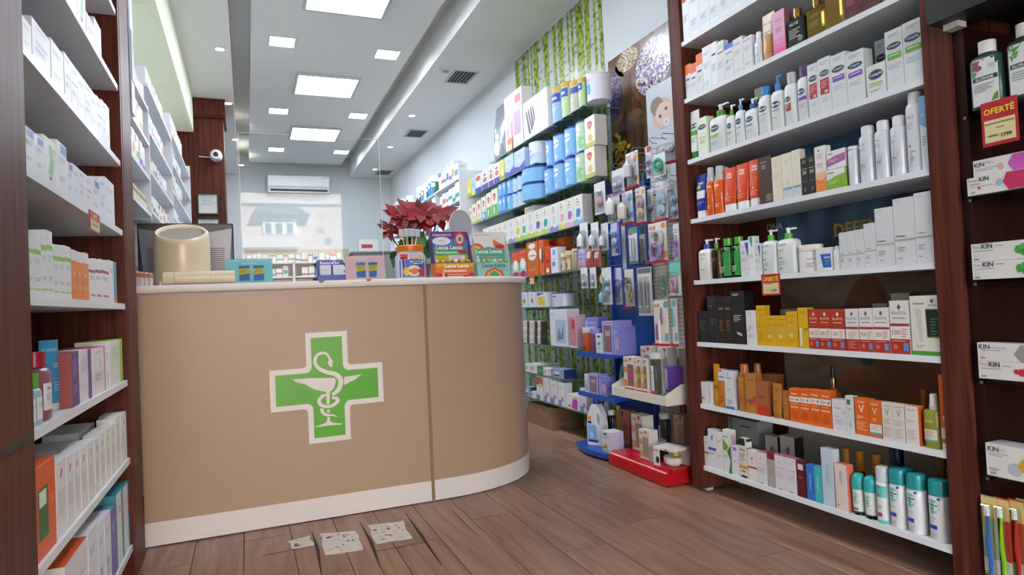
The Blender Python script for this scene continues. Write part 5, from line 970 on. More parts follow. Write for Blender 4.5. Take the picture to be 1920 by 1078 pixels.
st('ot', 'carton', 'white carton with orange top', 'dcdcdc', top='d2581e', ops=[L(0.15, 0.7, 0.85, 3)])
st('lwh', 'carton', 'white boxed skincare set', 'dcdee6', ops=[L(0.15, 0.8, 0.7, 3, '9aa0c0'), B(0.15, 0.3, 0.6, 0.42, 'aab4dc'), L(0.15, 0.25, 0.85, 2)])
st('tealc', 'carton', 'white carton with teal top and side', 'dce2e6', side='3f93a8', top='2f86a0', ops=[B(0.8, 0, 1, 1, '3f93a8'), L(0.15, 0.8, 0.75, 3), B(0.85, 0.55, 0.98, 0.75, 'c85a3a')])
st('purc', 'carton', 'purple fronted carton', '6a5aa0', top='4f93a8', ops=[L(0.15, 0.8, 0.8, 5, 'b0a8d0')])
def ln(i): return "left unit's " + ['bottom', 'sixth', 'fifth', 'fourth', 'third', 'second', 'top'][i] + ' shelf'
G = 'products on the left wooden unit'
row(ln(6), LX, LZ[6], -1, [('lw2', 110, 128, 0, {'h': 0.2}), ('lw', 128, 146, 0, {'h': 0.21}), ('lg', 146, 162, 0, {'h': 0.19}), ('lw2', 163, 178, 20), ('lw', 178, 191, 30)], G, (LY0 + 0.002, LY1 - 0.002), 0.25)
row(ln(5), LX, LZ[5], -1, [('lw', 42, 60, 25), ('lw2', 61, 96, 28), ('lw', 97, 121, 69), ('lw2', 122, 134, 95), ('lwr', 134, 147, 112), ('lw', 147, 160, 130), ('lw2', 160, 172, 148), ('lw', 172, 183, 165), ('lwr', 183, 193, 177), ('lw2', 193, 200, 185), ('lw', 200, 207, 193)], G, (LY0 + 0.002, LY1 - 0.002), 0.25)
row(ln(4), LX, LZ[4], -1, [('lb', 44, 66, 228), ('lb', 66, 84, 247), ('lg', 84, 108, 250), ('lb', 109, 127, 260), ('lb', 127, 138, 300), ('lw', 138, 149, 305), ('lw2', 149, 161, 315), ('lwr', 161, 174, 325), ('lb', 174, 188, 330), ('lw2', 188, 199, 330), ('lw', 199, 216, 330)], G, (LY0 + 0.002, LY1 - 0.002), 0.25)
row(ln(3), LX, LZ[3], -1, [('ap', 50, 64, 437), ('ap', 64, 79, 440), ('ap', 79, 90, 430), ('ap', 90, 101, 430), ('ap', 101, 112, 456), ('ap', 112, 123, 458), ('ap', 123, 135, 459), ('apo', 135, 145, 466), ('apo', 145, 156, 470), ('apo', 156, 168, 472), ('app', 168, 180, 484), ('app', 180, 191, 484), ('app', 191, 206, 485), ('aps', 207, 220, 487), ('lw', 164, 187, 473, {'back': 0.11, 'd': 0.05}), ('lw', 195, 213, 474, {'back': 0.11, 'd': 0.05})], G, (LY0 + 0.002, LY1 - 0.002), 0.25)
row(ln(2), LX, LZ[2], -1, [('bsm2', 62, 70, 702, {'w': 0.04}), ('bsm', 73, 84, 700, {'w': 0.045}), ('micell', 88, 103, 660, {'w': 0.075}), ('pur', 136, 150, 660), ('whpur', 151, 173, 658), ('pkc', 174, 198, 653), ('lw', 199, 206, 646), ('grc', 207, 231, 639), ('gjar', 44, 62, 625, {'back': 0.2, 'w': 0.09}), ('btube', 98, 116, 638, {'back': 0.03, 'w': 0.065, 'd': 0.03, 'rot': -0.45})], G, (LY0 + 0.002, LY1 - 0.002), 0.25)
row(ln(1), LX, LZ[1], -1, [('orc', 70, 107, 880), ('lf', 109, 127, 868), ('lf', 128, 141, 858), ('lf', 142, 153, 850), ('lf', 154, 166, 842), ('lfg', 167, 179, 832), ('lf', 180, 189, 826), ('lfg', 190, 199, 815), ('lfg', 200, 209, 808), ('lfg', 210, 218, 800), ('lfg', 219, 228, 785), ('lfg', 229, 239, 778), ('lw', 112, 140, 845, {'back': 0.08}), ('lw', 150, 180, 812, {'back': 0.08})], G, (LY0 + 0.002, LY1 - 0.002), 0.25)
row(ln(0), LX, LZ[0], -1, [('ot', 92, 124, 1062, {'h': 0.075}), ('ot', 126, 168, 1048), ('lwh', 170, 187, 995), ('lwh', 188, 199, 985), ('lwh', 200, 211, 970), ('purc', 212, 221, 958), ('tealc', 222, 233, 925), ('tealc', 234, 246, 915), ('lwh', 150, 175, 985, {'back': 0.07})], G, (LY0 + 0.002, LY1 - 0.002), 0.25)
# ================================================================ small goods on the white medicine shelves (left wall)
random.seed(23)
TONES = ['dfe3ea', 'e4e6e8', 'd8dde6', 'e6e2dc', 'dfe6e2']
ACC = ['4f86c8', 'c0503a', '5fa84a', 'd09a2a', 'a04a80', '3a5aa8', '3fa0a0', 'd9743a', '7a5ab0', '2f8a4a']
def filler(x, y, z, w, d, h, rz, where, i, group):
    a = random.choice(ACC); cn = {'4f86c8': 'blue', 'c0503a': 'red', '5fa84a': 'green', 'd09a2a': 'yellow', 'a04a80': 'pink', '3a5aa8': 'dark blue', '3fa0a0': 'teal', 'd9743a': 'orange', '7a5ab0': 'purple', '2f8a4a': 'dark green'}[a]
    v = random.random()
    ops = [B(0, v * 0.6, 1, v * 0.6 + 0.22, a)] if v < 0.55 else ([B(0, 0.7, 1, 0.95, a), L(0.15, 0.5, 0.8, 3)] if v < 0.8 else [B(0.1, 0.25, 0.9, 0.6, a), L(0.15, 0.85, 0.8, 2)])
    s = dict(k='carton', c=random.choice(TONES), name='medicine_carton', cat='carton', ops=ops, sops=[B(0, 0.1, 1, 0.3, a)] if v < 0.4 else [L(0.15, 0.8, 0.8, 4)], sdir=1)
    place(s, x, y, z + 0.0006, w, d, h, rz, f'white and {cn} medicine carton, {ORD[i]} from front, {where}', group)
for k, (y0, y1, zs) in enumerate(BAYS):
    nm = ['nearest', 'middle', 'farthest'][k]
    for r, z in enumerate(zs[:5]):
        y = y0 + 0.02 + 0.03 * random.random(); i = 0; lim = (0.125 if r == 0 and k == 0 else (zs[r - 1] - z - 0.035 if r else 0.17))
        where = f'{ORD[r]} shelf of the {nm} medicine bay'; hh = random.uniform(0.6, 0.95) * min(lim, 0.16)
        if k == 0 and r == 3:                            # a row of small amber bottles with silver caps
            while y < y1 - 0.05:
                s = dict(k='bottle', c='8f8a4a', cap='c9ccd0', bh=0.78, nk=0.7, cw=0.8, name='medicine_bottle', ops=[B(0.1, 0.1, 0.9, 0.7, 'd9d6c0')])
                place(s, WX - 0.035, y + 0.025, z + 0.0006, 0.045, 0.045, 0.085, math.pi / 2, f'small amber bottle with silver cap, {ORD[i]} from front, {where}', 'amber medicine bottles'); y += 0.062; i += 1
            continue
        while y < y1 - 0.07 and i < 9:
            w = random.choice([0.045, 0.06, 0.075, 0.09, 0.1]) * (1.0 if k == 0 else 1.25)
            if y + w > y1 - 0.01: break
            if random.random() < 0.2: hh = random.uniform(0.6, 0.95) * min(lim, 0.16)
            filler(WX - 0.012 - 0.05, y + w / 2, z, w * 0.97, 0.1, hh * random.uniform(0.93, 1.0), math.pi / 2, where, i, f'medicine cartons in the {nm} bay'); y += w + (0.004 if random.random() < 0.85 else 0.04); i += 1
# far right white shelving
for k, (y0, y1, zs) in enumerate(FB):
    nm = ['nearest', 'middle', 'farthest'][k]
    for r, z in enumerate(zs[:3]):
        y = y0 + 0.03; i = 0; where = f'{ORD[r]} shelf of the {nm} far bay'
        while y < y1 - 0.15 and i < 8:
            w = random.choice([0.09, 0.11, 0.14]); h = min(random.uniform(0.14, 0.2), zs[r - 1] - z - 0.03 if r else 0.3) * (1.1 if r == 0 else 1)
            if k == 1 and r == 0 or (k == 2 and r == 0):
                c = random.choice(['3f8fd6', '2f6a4a', 'dfe6ea', '5f9ad0']); cn = {'3f8fd6': 'bright blue', '2f6a4a': 'dark green', 'dfe6ea': 'pale grey', '5f9ad0': 'light blue'}[c]
                s = dict(k='tin', c=c, cap='e2e6e8', bh=0.72, name='nutrition_tin', ops=[B(0.15, 0.6, 0.85, 0.9, 'e6eaee'), L(0.25, 0.4, 0.75, 3, 'd0dae0')])
                place(s, 2.09 + w / 2, y + w / 2, z + 0.0006, w * 0.9, w, h * 1.15, -math.pi / 2, f'{cn} nutrition tin, {ORD[i]} from front, {where}', 'nutrition tins')
            else: filler(2.09 + 0.05, y + w / 2, z, w * 0.97, 0.1, h, -math.pi / 2, where, i, 'cartons on the far right shelves')
            y += w + 0.008; i += 1
# dispensary shelf goods seen through the screen
for r, z in enumerate((1.46, 1.33, 1.18, 1.02)):
    x = 0.02; i = 0
    while x < 0.9 and i < 16:
        w = random.choice([0.035, 0.045, 0.055])
        if not (0.39 < x + w and x < 0.43 or x + w > 0.945) or r == 0:
            filler(x + w / 2, 6.2 + 0.06, z, w * 0.95, 0.08, random.uniform(0.06, 0.085) if r == 0 else random.uniform(0.06, 0.1), 0.0, f'{["top", "second", "third", "lowest"][r]} board of the dispensary shelf', i, 'cartons on the dispensary shelf')
            i += 1
        x += w + 0.006
# ================================================================ goods in the dark cabinet at the right edge
G = 'goods in the glass cabinet'
st('klo', 'bottle', 'tall white labelled shampoo bottle with pinkish flower', '2e4a44', cap='d8d6d0', n=4.0, bh=0.82, nk=0.42, sh=0.1, cw=0.5, captop=0.86, ops=[B(0.10, 0.06, 0.92, 0.9, 'd9dad8'), B(0.14, 0.50, 0.90, 0.58, '1f3f38'), T('KLORANE', 0.52, 0.54, 0.6, 0.05, 'e6e6e0', True), P([(0.12, 0.88), (0.4, 0.88), (0.3, 0.72), (0.12, 0.7)], '7a5248'), E_(0.34, 0.74, 0.12, 0.05, 'a83a6a'), P([(0.12, 0.7), (0.3, 0.68), (0.2, 0.58), (0.12, 0.6)], '5a8a4a'), E_(0.74, 0.74, 0.11, 0.045, 'b8bcb8'), L(0.18, 0.44, 0.8, 4, '8a8e8c', 0.04), P([(0.7, 0.1), (0.9, 0.12), (0.9, 0.26), (0.8, 0.22)], '5a8a3a')])
st('klo2', 'bottle', 'tall white labelled shampoo bottle with green leaves', '2e4a44', cap='d8d6d0', n=4.0, bh=0.82, nk=0.42, sh=0.1, cw=0.5, captop=0.86, ops=[B(0.10, 0.06, 0.92, 0.9, 'd9dad8'), B(0.14, 0.50, 0.90, 0.58, '1f3f38'), T('KLORANE', 0.52, 0.54, 0.6, 0.05, 'e6e6e0', True), P([(0.14, 0.84), (0.5, 0.86), (0.3, 0.76)], '4f8a3a'), P([(0.2, 0.76), (0.45, 0.78), (0.35, 0.66)], '5f9a4a'), P([(0.14, 0.74), (0.3, 0.7), (0.22, 0.62)], '4f8a3a'), L(0.18, 0.44, 0.8, 4, '8a8e8c', 0.04)])
row('glass cabinet top shelf', RX - 0.02, CABZ[4], 1, [('klo', 1818, 1880, 78, {'d': 0.05}), ('klo2', 1888, 1952, 45, {'d': 0.05})], G)
def paste(first, second, c1, c2, extra): return [T(first, 0.10, 0.70, 0.16, 0.2, c1), T(second, 0.30, 0.74, 0.22, 0.27, '1a1f4a', True), L(0.04, 0.5, 0.4, 2, 'a0a0a8', 0.1), T('KIN', 0.08, 0.16, 0.1, 0.12, '2a2f5a', True)] + extra
PK = 'd9d6d2'
boxes = [
    ('kinbaby', 'white toothpaste carton with pink point', [T('KIN', 0.10, 0.72, 0.16, 0.27, '1a1f4a', True), T('Baby', 0.27, 0.76, 0.14, 0.2, 'd06a9a'), L(0.04, 0.5, 0.4, 2, 'a0a0a8', 0.1), E_(0.43, 0.42, 0.045, 0.2, 'd8a890'), P([(0.54, 0.5), (0.62, 0.95), (1, 0.95), (1, 0.05), (0.62, 0.05)], 'c95ab8')], 1.318, 0.03, 1826),
    ('fluorcalc', 'white toothpaste carton with raspberry panel', [T('Fluor', 0.10, 0.82, 0.15, 0.17, '4a4f7a'), T('KIN', 0.27, 0.84, 0.16, 0.24, '1a1f4a', True), T('Calcium', 0.12, 0.62, 0.18, 0.17, 'c8384a'), L(0.04, 0.48, 0.4, 1, 'a0a0a8', 0.1), E_(0.19, 0.36, 0.02, 0.08, 'b03a2a'), T('KIN', 0.09, 0.14, 0.08, 0.1, '2a2f5a', True), P([(0.56, 0.5), (0.62, 0.97), (1, 0.97), (1, 0.03), (0.64, 0.03)], 'c02a5a'), E_(0.51, 0.5, 0.05, 0.18, '8fb0d8')], 1.2626, 0.0, 1811),
    ('fluorg', 'white toothpaste carton with mint leaf, upper of two', [T('Fluor', 0.09, 0.80, 0.13, 0.2, '3a8a4a'), T('KIN', 0.25, 0.82, 0.17, 0.27, '1a1f4a', True), L(0.38, 0.82, 0.5, 1, '5a5f7a', 0.08), L(0.04, 0.6, 0.35, 1, '8a8fa0', 0.1), L(0.04, 0.35, 0.12, 2), T('KIN', 0.08, 0.12, 0.09, 0.11, '2a2f5a', True), E_(0.72, 0.5, 0.05, 0.22, '3f9a3a'), E_(0.79, 0.6, 0.05, 0.22, '4faa42'), E_(0.80, 0.35, 0.04, 0.2, '3a8a34')], 1.0588, 0.0, 1813),
    ('fluorg', 'white toothpaste carton with mint leaf, lower of two', None, 1.0036, 0.0, 1815),
    ('kinwh', 'white toothpaste carton with grey point', [T('KIN', 0.11, 0.78, 0.17, 0.27, '1a1f4a', True), T('Whitening', 0.32, 0.72, 0.24, 0.17, '8a8c90'), L(0.04, 0.6, 0.35, 1, '8a8fa0', 0.1), L(0.04, 0.36, 0.12, 1), T('KIN', 0.08, 0.16, 0.1, 0.11, '2a2f5a', True), P([(0.56, 0.45), (0.66, 0.95), (1, 0.95), (1, 0.0), (0.66, 0.0)], '8f9194')], 0.7556, 0.0, 1834),
    ('kinras', 'white toothpaste carton with raspberries', [T('Fluor', 0.09, 0.82, 0.13, 0.2, 'c83a3a'), T('KIN', 0.25, 0.82, 0.17, 0.27, '1a1f4a', True), L(0.38, 0.78, 0.5, 1, '5a5f7a', 0.08), L(0.04, 0.6, 0.35, 1, '8a8fa0', 0.1), T('KIN', 0.08, 0.14, 0.1, 0.11, '2a2f5a', True), E_(0.58, 0.5, 0.04, 0.14, 'b8323a'), E_(0.66, 0.46, 0.06, 0.2, 'c02a4a'), E_(0.74, 0.6, 0.06, 0.22, 'b8324a')], 0.7006, 0.0, 1836),
    ('kinoro', 'big white denture tablet carton with yellow point', [T('KIN', 0.14, 0.84, 0.2, 0.17, '1a1f4a', True), T('Oro', 0.31, 0.83, 0.1, 0.11, 'c8a83a'), L(0.05, 0.72, 0.4, 2, '9a9ca0', 0.06), E_(0.52, 0.32, 0.13, 0.2, 'b0b5c0'), P([(0.56, 0.45), (0.7, 0.72), (1, 0.72), (1, 0.2), (0.7, 0.2)], 'cf9a1a'), L(0.05, 0.25, 0.26, 2, '6a6c70', 0.05), T('KIN', 0.13, 0.1, 0.14, 0.07, '2a2f5a', True)], 0.4056, 0.0, 1851)]
last = None
for k, (key, desc, ops, z, bk, px) in enumerate(boxes):
    ops = ops or last; last = ops; big = key == 'kinoro'; X = RX - 0.018 + bk; y0 = min(y_on(px, X, z), 1.319)
    w, d, h = (0.155, 0.075, 0.098) if big else (0.185, 0.042, 0.0545)
    place(dict(k='carton', c=PK, ops=ops, name='toothpaste_carton', cat='carton', top='c9c6c2'), X + d / 2, y0 - w / 2, z, w, d, h, -math.pi / 2, desc + ', glass cabinet', G)
# toothbrush packs standing at the bottom of the cabinet
for k, (px, card, hnd, hd, nm, bk) in enumerate(((1842, 'a9b48a', '2f6fc0', 'dfe3e8', 'blue', 0.0), (1866, 'c03a2a', '8fd01a', 'e6e8ea', 'lime green', 0.012), (1893, 'c04a2a', 'c02a1e', 'e0e0e0', 'red', 0.03), (1908, '8aa88a', '3a8ad0', 'dfe3e8', 'sky blue', 0.05))):
    X = RX - 0.01 + bk; z0 = 0.0906; y0 = y_on(px, X, 0.2) - 0.022
    e = empty('toothbrush_pack', (X, y0, z0), f'carded toothbrush with {nm} handle at the cabinet bottom', 'toothbrush', 'toothbrush packs', -math.pi / 2)
    h = 0.245
    bx('card', -0.022, 0.022, 0.004, 0.006, 0, h, M(card, 0.4), e)
    mb = MB(); mb.box(-0.0215, 0.0215, 0.003, 0.0039, h * 0.72, h * 0.98, M('d9c07a')); mb.box(-0.0215, 0.0215, 0.003, 0.0039, 0.01, h * 0.22, M('e0dcd0')); mb.build('print', e)
    MB().tube([(0.0, -0.002, 0.008), (0.003, -0.004, 0.05), (-0.002, -0.004, 0.1), (0.0, -0.003, 0.16), (0.0, -0.002, 0.19)], [0.005, 0.006, 0.0065, 0.004, 0.004], M(hnd, 0.3), 8).build('handle', e, smooth=True)
    hn = [c for c in e.children if c.name.startswith('handle')][0]
    MB().cbox(-0.007, 0.007, -0.013, -0.001, 0.188, 0.214, M(hd, 0.5), 0.003).build('brush_head', hn)
    MB().cbox(-0.0165, 0.0165, -0.016, 0.0028, 0.004, 0.222, pane('f4f6f6', 1.4), 0.004).build('blister', e)
# offer cards
def offer(a, b, X, rz, label, lines):
    """Red price card: a, b are the photo corners of the card on the plane X."""
    p, q = at(*a, X=X), at(*b, X=X); w, h = abs(q.y - p.y), abs(p.z - q.z)
    e = empty('price_sign', (X, (p.y + q.y) / 2, min(p.z, q.z)), label, 'price sign', 'red offer cards', rz)
    bx('card', -w / 2, w / 2, 0, 0.0015, 0, h, M('b3202f', 0.4), e)
    put_print([B(0.08, 0.08, 0.92, 0.58, 'd8cf9a'), T('OFERTË', 0.5, 0.79, 0.84, 0.28, 'f0d02a', True)] + lines, w, h, lambda x, z: 0.0, e)
offer((1838, 196), (1912, 262), RX - 0.022, -math.pi / 2, 'red price card reading 1799 under the shampoo bottles', [T('PRODUKTE NË BROSHURË', 0.5, 0.50, 0.8, 0.1, '3a3020', True), L(0.4, 0.4, 0.62, 1, '6a6040', 0.05), T('2370', 0.3, 0.22, 0.2, 0.12, '6a6040'), T('1799', 0.68, 0.2, 0.28, 0.15, '2a2418', True), B(0.16, 0.215, 0.44, 0.235, '6a6040')])
offer((1427, 515), (1464, 553), RX - 0.003, -math.pi / 2, 'red price card reading 1299 hanging from a shelf', [L(0.14, 0.55, 0.6, 1, '3a3020', 0.06), T('1299', 0.66, 0.22, 0.3, 0.16, '2a2418', True), L(0.2, 0.25, 0.4, 1, '6a6040', 0.05)])
offer((168, 392), (188, 440), LX + 0.003, math.pi / 2, 'red price card hanging on the left unit', [B(0.2, 0.25, 0.8, 0.42, '8aa87a'), L(0.15, 0.52, 0.85, 1, '3a3020', 0.05)])
# ================================================================ baby food on the glass shelves
GXF = GX - 0.005
def gn(nm): return nm + ' glass shelf'
G = 'baby food on the glass shelves'
st('silver', 'pouch', 'shiny silver foil bag', 'b9bfce', r=0.15, metal=0.7, name='foil_bag')
st('bpump', 'carton', 'white breast pump carton with pink print', 'e3e2e6', name='baby_care_carton', ops=[B(0.62, 0.76, 0.95, 0.9, 'd0586a'), B(0.1, 0.18, 0.2, 0.42, 'd88aa8'), B(0.34, 0.2, 0.46, 0.5, 'd07a9c'), B(0.52, 0.2, 0.9, 0.62, 'a88ab0'), L(0.1, 0.9, 0.5, 2)])
st('scrib', 'carton', 'white carton with black brush drawing', 'e2e4e8', name='baby_care_carton', ops=[P([(0.1, 0.72), (0.16, 0.74), (0.3, 0.12), (0.22, 0.1)], '1c1c20'), P([(0.2, 0.7), (0.24, 0.8), (0.38, 0.2), (0.33, 0.15)], '1c1c20'), P([(0.3, 0.74), (0.34, 0.86), (0.44, 0.3), (0.38, 0.22)], '1c1c20'), P([(0.4, 0.7), (0.43, 0.84), (0.5, 0.4), (0.46, 0.3)], '1c1c20'), L(0.6, 0.85, 0.95, 3), L(0.6, 0.5, 0.85, 2)])
st('tinb', 'tin', 'blue and white formula tin with gold lid', '8fb4de', cap='c9a02a', bh=0.86, ops=[B(0.1, 0.66, 0.9, 0.95, '1f3f9a'), B(0.250, 0.758, 0.750, 0.835, 'c8d4f0'), L(0.2, 0.5, 0.8, 4, 'd8e6f4')])
st('ting', 'tin', 'green and white formula tin with gold lid', 'b5cf9a', cap='c9a02a', bh=0.86, ops=[B(0.1, 0.66, 0.9, 0.95, '2f4fb0'), B(0.250, 0.758, 0.750, 0.835, 'c8d4f0'), L(0.2, 0.5, 0.8, 4, 'e0ecd4')])
st('tingr', 'tin', 'grey green formula tin with gold lid', 'b8bfa8', cap='c9a02a', bh=0.84, ops=[B(0.1, 0.68, 0.9, 0.92, '2f3f8a'), L(0.2, 0.5, 0.8, 4, 'e0e4d4')])
st('tinw', 'tin', 'white formula tin with blue square', 'd6d8e2', cap='dcdde4', bh=0.95, ops=[B(0.2, 0.25, 0.62, 0.65, '3f93d6'), T('emil', 0.45, 0.8, 0.6, 0.12, '4a5a8a')])
st('heart', 'carton', 'baby cereal carton with red heart', 'e3e0cc', name='baby_food_carton', side='c9c4c0', ops=[E_(0.42, 0.74, 0.16, 0.10, 'c4303a'), E_(0.58, 0.74, 0.16, 0.10, 'c4303a'), P([(0.28, 0.70), (0.5, 0.55), (0.72, 0.70), (0.5, 0.78)], 'c4303a'), L(0.35, 0.74, 0.65, 2, 'f0d8d4', 0.05), B(0, 0, 1, 0.14, 'a9bd5a'), E_(0.5, 0.3, 0.2, 0.12, 'e0b87a')])
st('heartb', 'carton', 'baby cereal carton with red heart and blue base', 'dfe0d4', name='baby_food_carton', top='b03a3a', ops=S['heart']['ops'][:4] + [B(0.1, 0, 1, 0.35, '5f8fd0'), E_(0.4, 0.2, 0.2, 0.12, 'd8e0f0')])
st('heartg', 'carton', 'baby cereal carton with red heart and green base', 'dfe2d0', name='baby_food_carton', top='b03a3a', ops=S['heart']['ops'][:4] + [B(0, 0, 1, 0.42, '6fae5a'), B(0.3, 0.1, 0.5, 0.35, 'dfe8d0')])
st('apt', 'tin', 'light blue formula tin with blue lid', '7fb5e6', cap='2f4fb0', n=3.0, bh=0.94, ops=[E_(0.45, 0.72, 0.3, 0.16, 'dfe8f4'), T('aptamil', 0.5, 0.7, 0.7, 0.09, '2a4a9a'), E_(0.5, 0.22, 0.12, 0.08, 'b8d8f4'), B(0.1, 0, 0.9, 0.05, '2f4fb0')])
st('aptg', 'tin', 'pale green formula tin with blue lid', 'b5d4b8', cap='2f4fb0', n=3.0, bh=0.94, ops=[E_(0.4, 0.74, 0.28, 0.15, 'eef2f0'), T('aptamil', 0.5, 0.7, 0.7, 0.08, '3a5a8a'), E_(0.65, 0.3, 0.25, 0.2, '8cc48c')])
st('aptc', 'carton', 'narrow light blue formula carton', '6fb0e6', name='baby_food_carton', ops=[E_(0.5, 0.75, 0.3, 0.12, 'dfeaf4'), B(0, 0, 1, 0.15, '2f6fd0'), L(0.3, 0.5, 0.7, 2, 'cfe4f4')])
st('aptw', 'tin', 'white and blue formula tin', 'b8d8ee', cap='2f4fa8', bh=0.9, ops=[T('aptamil', 0.5, 0.78, 0.7, 0.1, '3a5a9a'), E_(0.5, 0.3, 0.3, 0.2, 'd8c0a0'), L(0.2, 0.6, 0.8, 3, '8ab0d8')])
st('bigjar', 'tin', 'wide blue tub with dark blue lid', '7fbbe6', cap='28479c', bh=0.88, ops=[L(0.2, 0.7, 0.8, 5, 'c8e0f2'), T('aptamil', 0.4, 0.82, 0.5, 0.1, '2a4a9a')])
st('comfort', 'tin', 'large white and blue tub', 'c3d6ec', cap='dde2e6', bh=0.9, ops=[B(0.05, 0.55, 0.95, 1.0, 'dfe3ea'), T('emil', 0.45, 0.68, 0.75, 0.14, '2a3f7a', True), L(0.2, 0.45, 0.8, 4, '6f93c8')])
st('yelc', 'carton', 'yellow baby cereal carton', 'd9cf4a', name='baby_food_carton', ops=[E_(0.5, 0.75, 0.35, 0.12, 'e6c83a'), B(0, 0, 1, 0.2, '8fa83a'), E_(0.5, 0.4, 0.3, 0.12, 'e6e09a')])
st('bluc', 'carton', 'blue and yellow baby cereal carton', 'a8cbe6', name='baby_food_carton', ops=[B(0, 0, 1, 0.2, 'c9cf5a'), E_(0.5, 0.6, 0.3, 0.15, '7fb0dc'), L(0.2, 0.85, 0.8, 2)])
st('purc2', 'carton', 'white baby food carton with purple base', 'dfe0e6', name='baby_food_carton', ops=[B(0, 0, 1, 0.28, '4a3fa8'), E_(0.5, 0.5, 0.3, 0.14, 'b5704a'), L(0.2, 0.9, 0.8, 2), E_(0.5, 0.75, 0.25, 0.06, 'c03a3a')])
st('purr', 'carton', 'red topped baby food carton with purple base', 'd8d8e0', name='baby_food_carton', top='b52f3a', ops=[B(0, 0, 1, 0.28, '3a3fa8'), E_(0.5, 0.78, 0.4, 0.14, 'c4404a'), E_(0.5, 0.5, 0.3, 0.12, 'dfe6c8')])
st('wave', 'carton', 'white and blue milk carton', 'a8c0e6', name='baby_food_carton', ops=[P([(0, 0), (1, 0), (1, 0.4), (0.5, 0.2), (0, 0.3)], '3a3fb0'), T('amil', 0.5, 0.75, 0.7, 0.12, '4a6ab0'), L(0.2, 0.55, 0.8, 3, 'dfe6f4')])
def hol(a, b): return [T('Holle', 0.45, 0.78, 0.6, 0.07, 'a8283a', True), E_(0.45, 0.87, 0.06, 0.03, 'b8584a'), L(0.25, 0.70, 0.75, 2, '9a9a98', 0.03), P([(0.25, 0.28), (0.65, 0.26), (0.8, 0.45), (0.65, 0.56), (0.3, 0.54)], a), P([(0, 0), (1, 0), (1, 0.2), (0.6, 0.12), (0.3, 0.22), (0, 0.14)], b)]
for kk, (a, b, nm) in {'h1': ('d8a8a8', 'c9cf5a', 'pink'), 'h2': ('a86fc0', 'd8a8c8', 'purple'), 'h3': ('3f86cf', '7fb8d8', 'blue'), 'h4': ('5a5ac0', 'c9cf6a', 'violet'), 'h5': ('2f9aa8', 'a8c86a', 'teal'), 'h6': ('c8d0dc', '8a86c8', 'grey'), 'h7': ('cfc83a', 'a8c85a', 'yellow'), 'h8': ('3fa86a', '9ac85a', 'green'), 'h9': ('c8c4d8', 'b8c84a', 'lilac')}.items():
    st(kk, 'carton', f'white organic milk carton with {nm} picture', 'dfe0d6', name='baby_food_carton', side='c9cac4', ops=hol(a, b))
st('orr', 'carton', 'orange toddler food carton with pink base', 'd9561e', name='baby_food_carton', ops=[B(0, 0, 1, 0.55, '9fc4b8'), E_(0.5, 0.5, 0.36, 0.2, 'd8e6e2'), E_(0.5, 0.12, 0.45, 0.12, 'a81f5a'), B(0.100, 0.796, 0.900, 0.840, 'c8283a')])
st('orb', 'carton', 'large orange biscuit carton', 'c9641c', name='baby_food_carton', side='a8501a', ops=[E_(0.5, 0.62, 0.36, 0.16, 'e3dcd0'), B(0.250, 0.582, 0.750, 0.615, '5a7aa0'), E_(0.5, 0.88, 0.3, 0.08, 'dfe0dc'), E_(0.5, 0.35, 0.22, 0.06, '8a6a3a'), L(0.2, 0.2, 0.8, 2, 'e0a878')])
st('ort', 'carton', 'tall orange carton', 'd8621c', name='baby_food_carton', ops=[E_(0.4, 0.6, 0.3, 0.16, 'e6e0d8'), P([(0.5, 0.3), (0.9, 0.35), (0.8, 0.8), (0.6, 0.7)], '2a2420')])
st('orred', 'carton', 'red orange carton with dark mark', 'cf3f14', name='baby_food_carton', ops=[E_(0.45, 0.45, 0.2, 0.06, '3a2420'), B(0.2, 0.05, 0.7, 0.2, 'dfdcd8'), L(0.3, 0.7, 0.7, 2, 'f0a080')])
st('whb', 'carton', 'white and blue snack carton', 'd8dde4', name='baby_food_carton', ops=[E_(0.4, 0.35, 0.25, 0.1, '4f93d0'), B(0.3, 0.7, 0.7, 0.9, '6fa8d8'), L(0.2, 0.55, 0.8, 2)])
st('jart', 'jar', 'small baby food jar', 'a8895a', cap='d9c9a0', ops=[B(0.1, 0.1, 0.9, 0.75, 'd0c0a8'), B(0.2, 0.2, 0.6, 0.5, '5a4a80')])
st('juice', 'bottle', 'small beige juice bottle with white cap', 'a89878', cap='dcdcd8', bh=0.85, nk=0.5, cw=0.7)
st('purp', 'pouch', 'purple fruit puree pouch with white cap', 'a89ac8', name='puree_pouch', ops=[E_(0.5, 0.6, 0.35, 0.16, '7a6ac0'), E_(0.5, 0.2, 0.4, 0.12, 'c87a5a'), L(0.25, 0.62, 0.75, 2, 'e0dcf0')])
st('redp', 'pouch', 'red fruit puree pouch', 'b0584a', name='puree_pouch', ops=[E_(0.5, 0.2, 0.4, 0.16, '8a2420'), B(0.2, 0.5, 0.8, 0.85, 'd8d0c8')])
st('amw', 'carton', 'white milk carton with round fruit picture', 'cdd0da', name='baby_food_carton', ops=[T('amil', 0.5, 0.8, 0.8, 0.14, '3a4a7a'), E_(0.55, 0.42, 0.2, 0.16, '8a8a2a'), L(0.2, 0.2, 0.7, 1)])
st('amy', 'carton', 'white and yellow milk carton', 'cfd2d8', name='baby_food_carton', ops=[B(0.15, 0.1, 0.8, 0.7, 'd9b01e'), P([(0.1, 0.75), (0.8, 0.95), (0.1, 0.98)], '2f3fb0'), B(0.6, 0.4, 0.8, 0.65, 'a8c4e0')])
st('amt', 'tin', 'white and navy milk tin', 'c0c4d4', cap='22336a', bh=0.92, ops=[B(0.200, 0.738, 0.700, 0.815, '2a3f7a'), P([(0.2, 0), (0.9, 0), (0.9, 0.3), (0.5, 0.15)], '4a4a9a')])
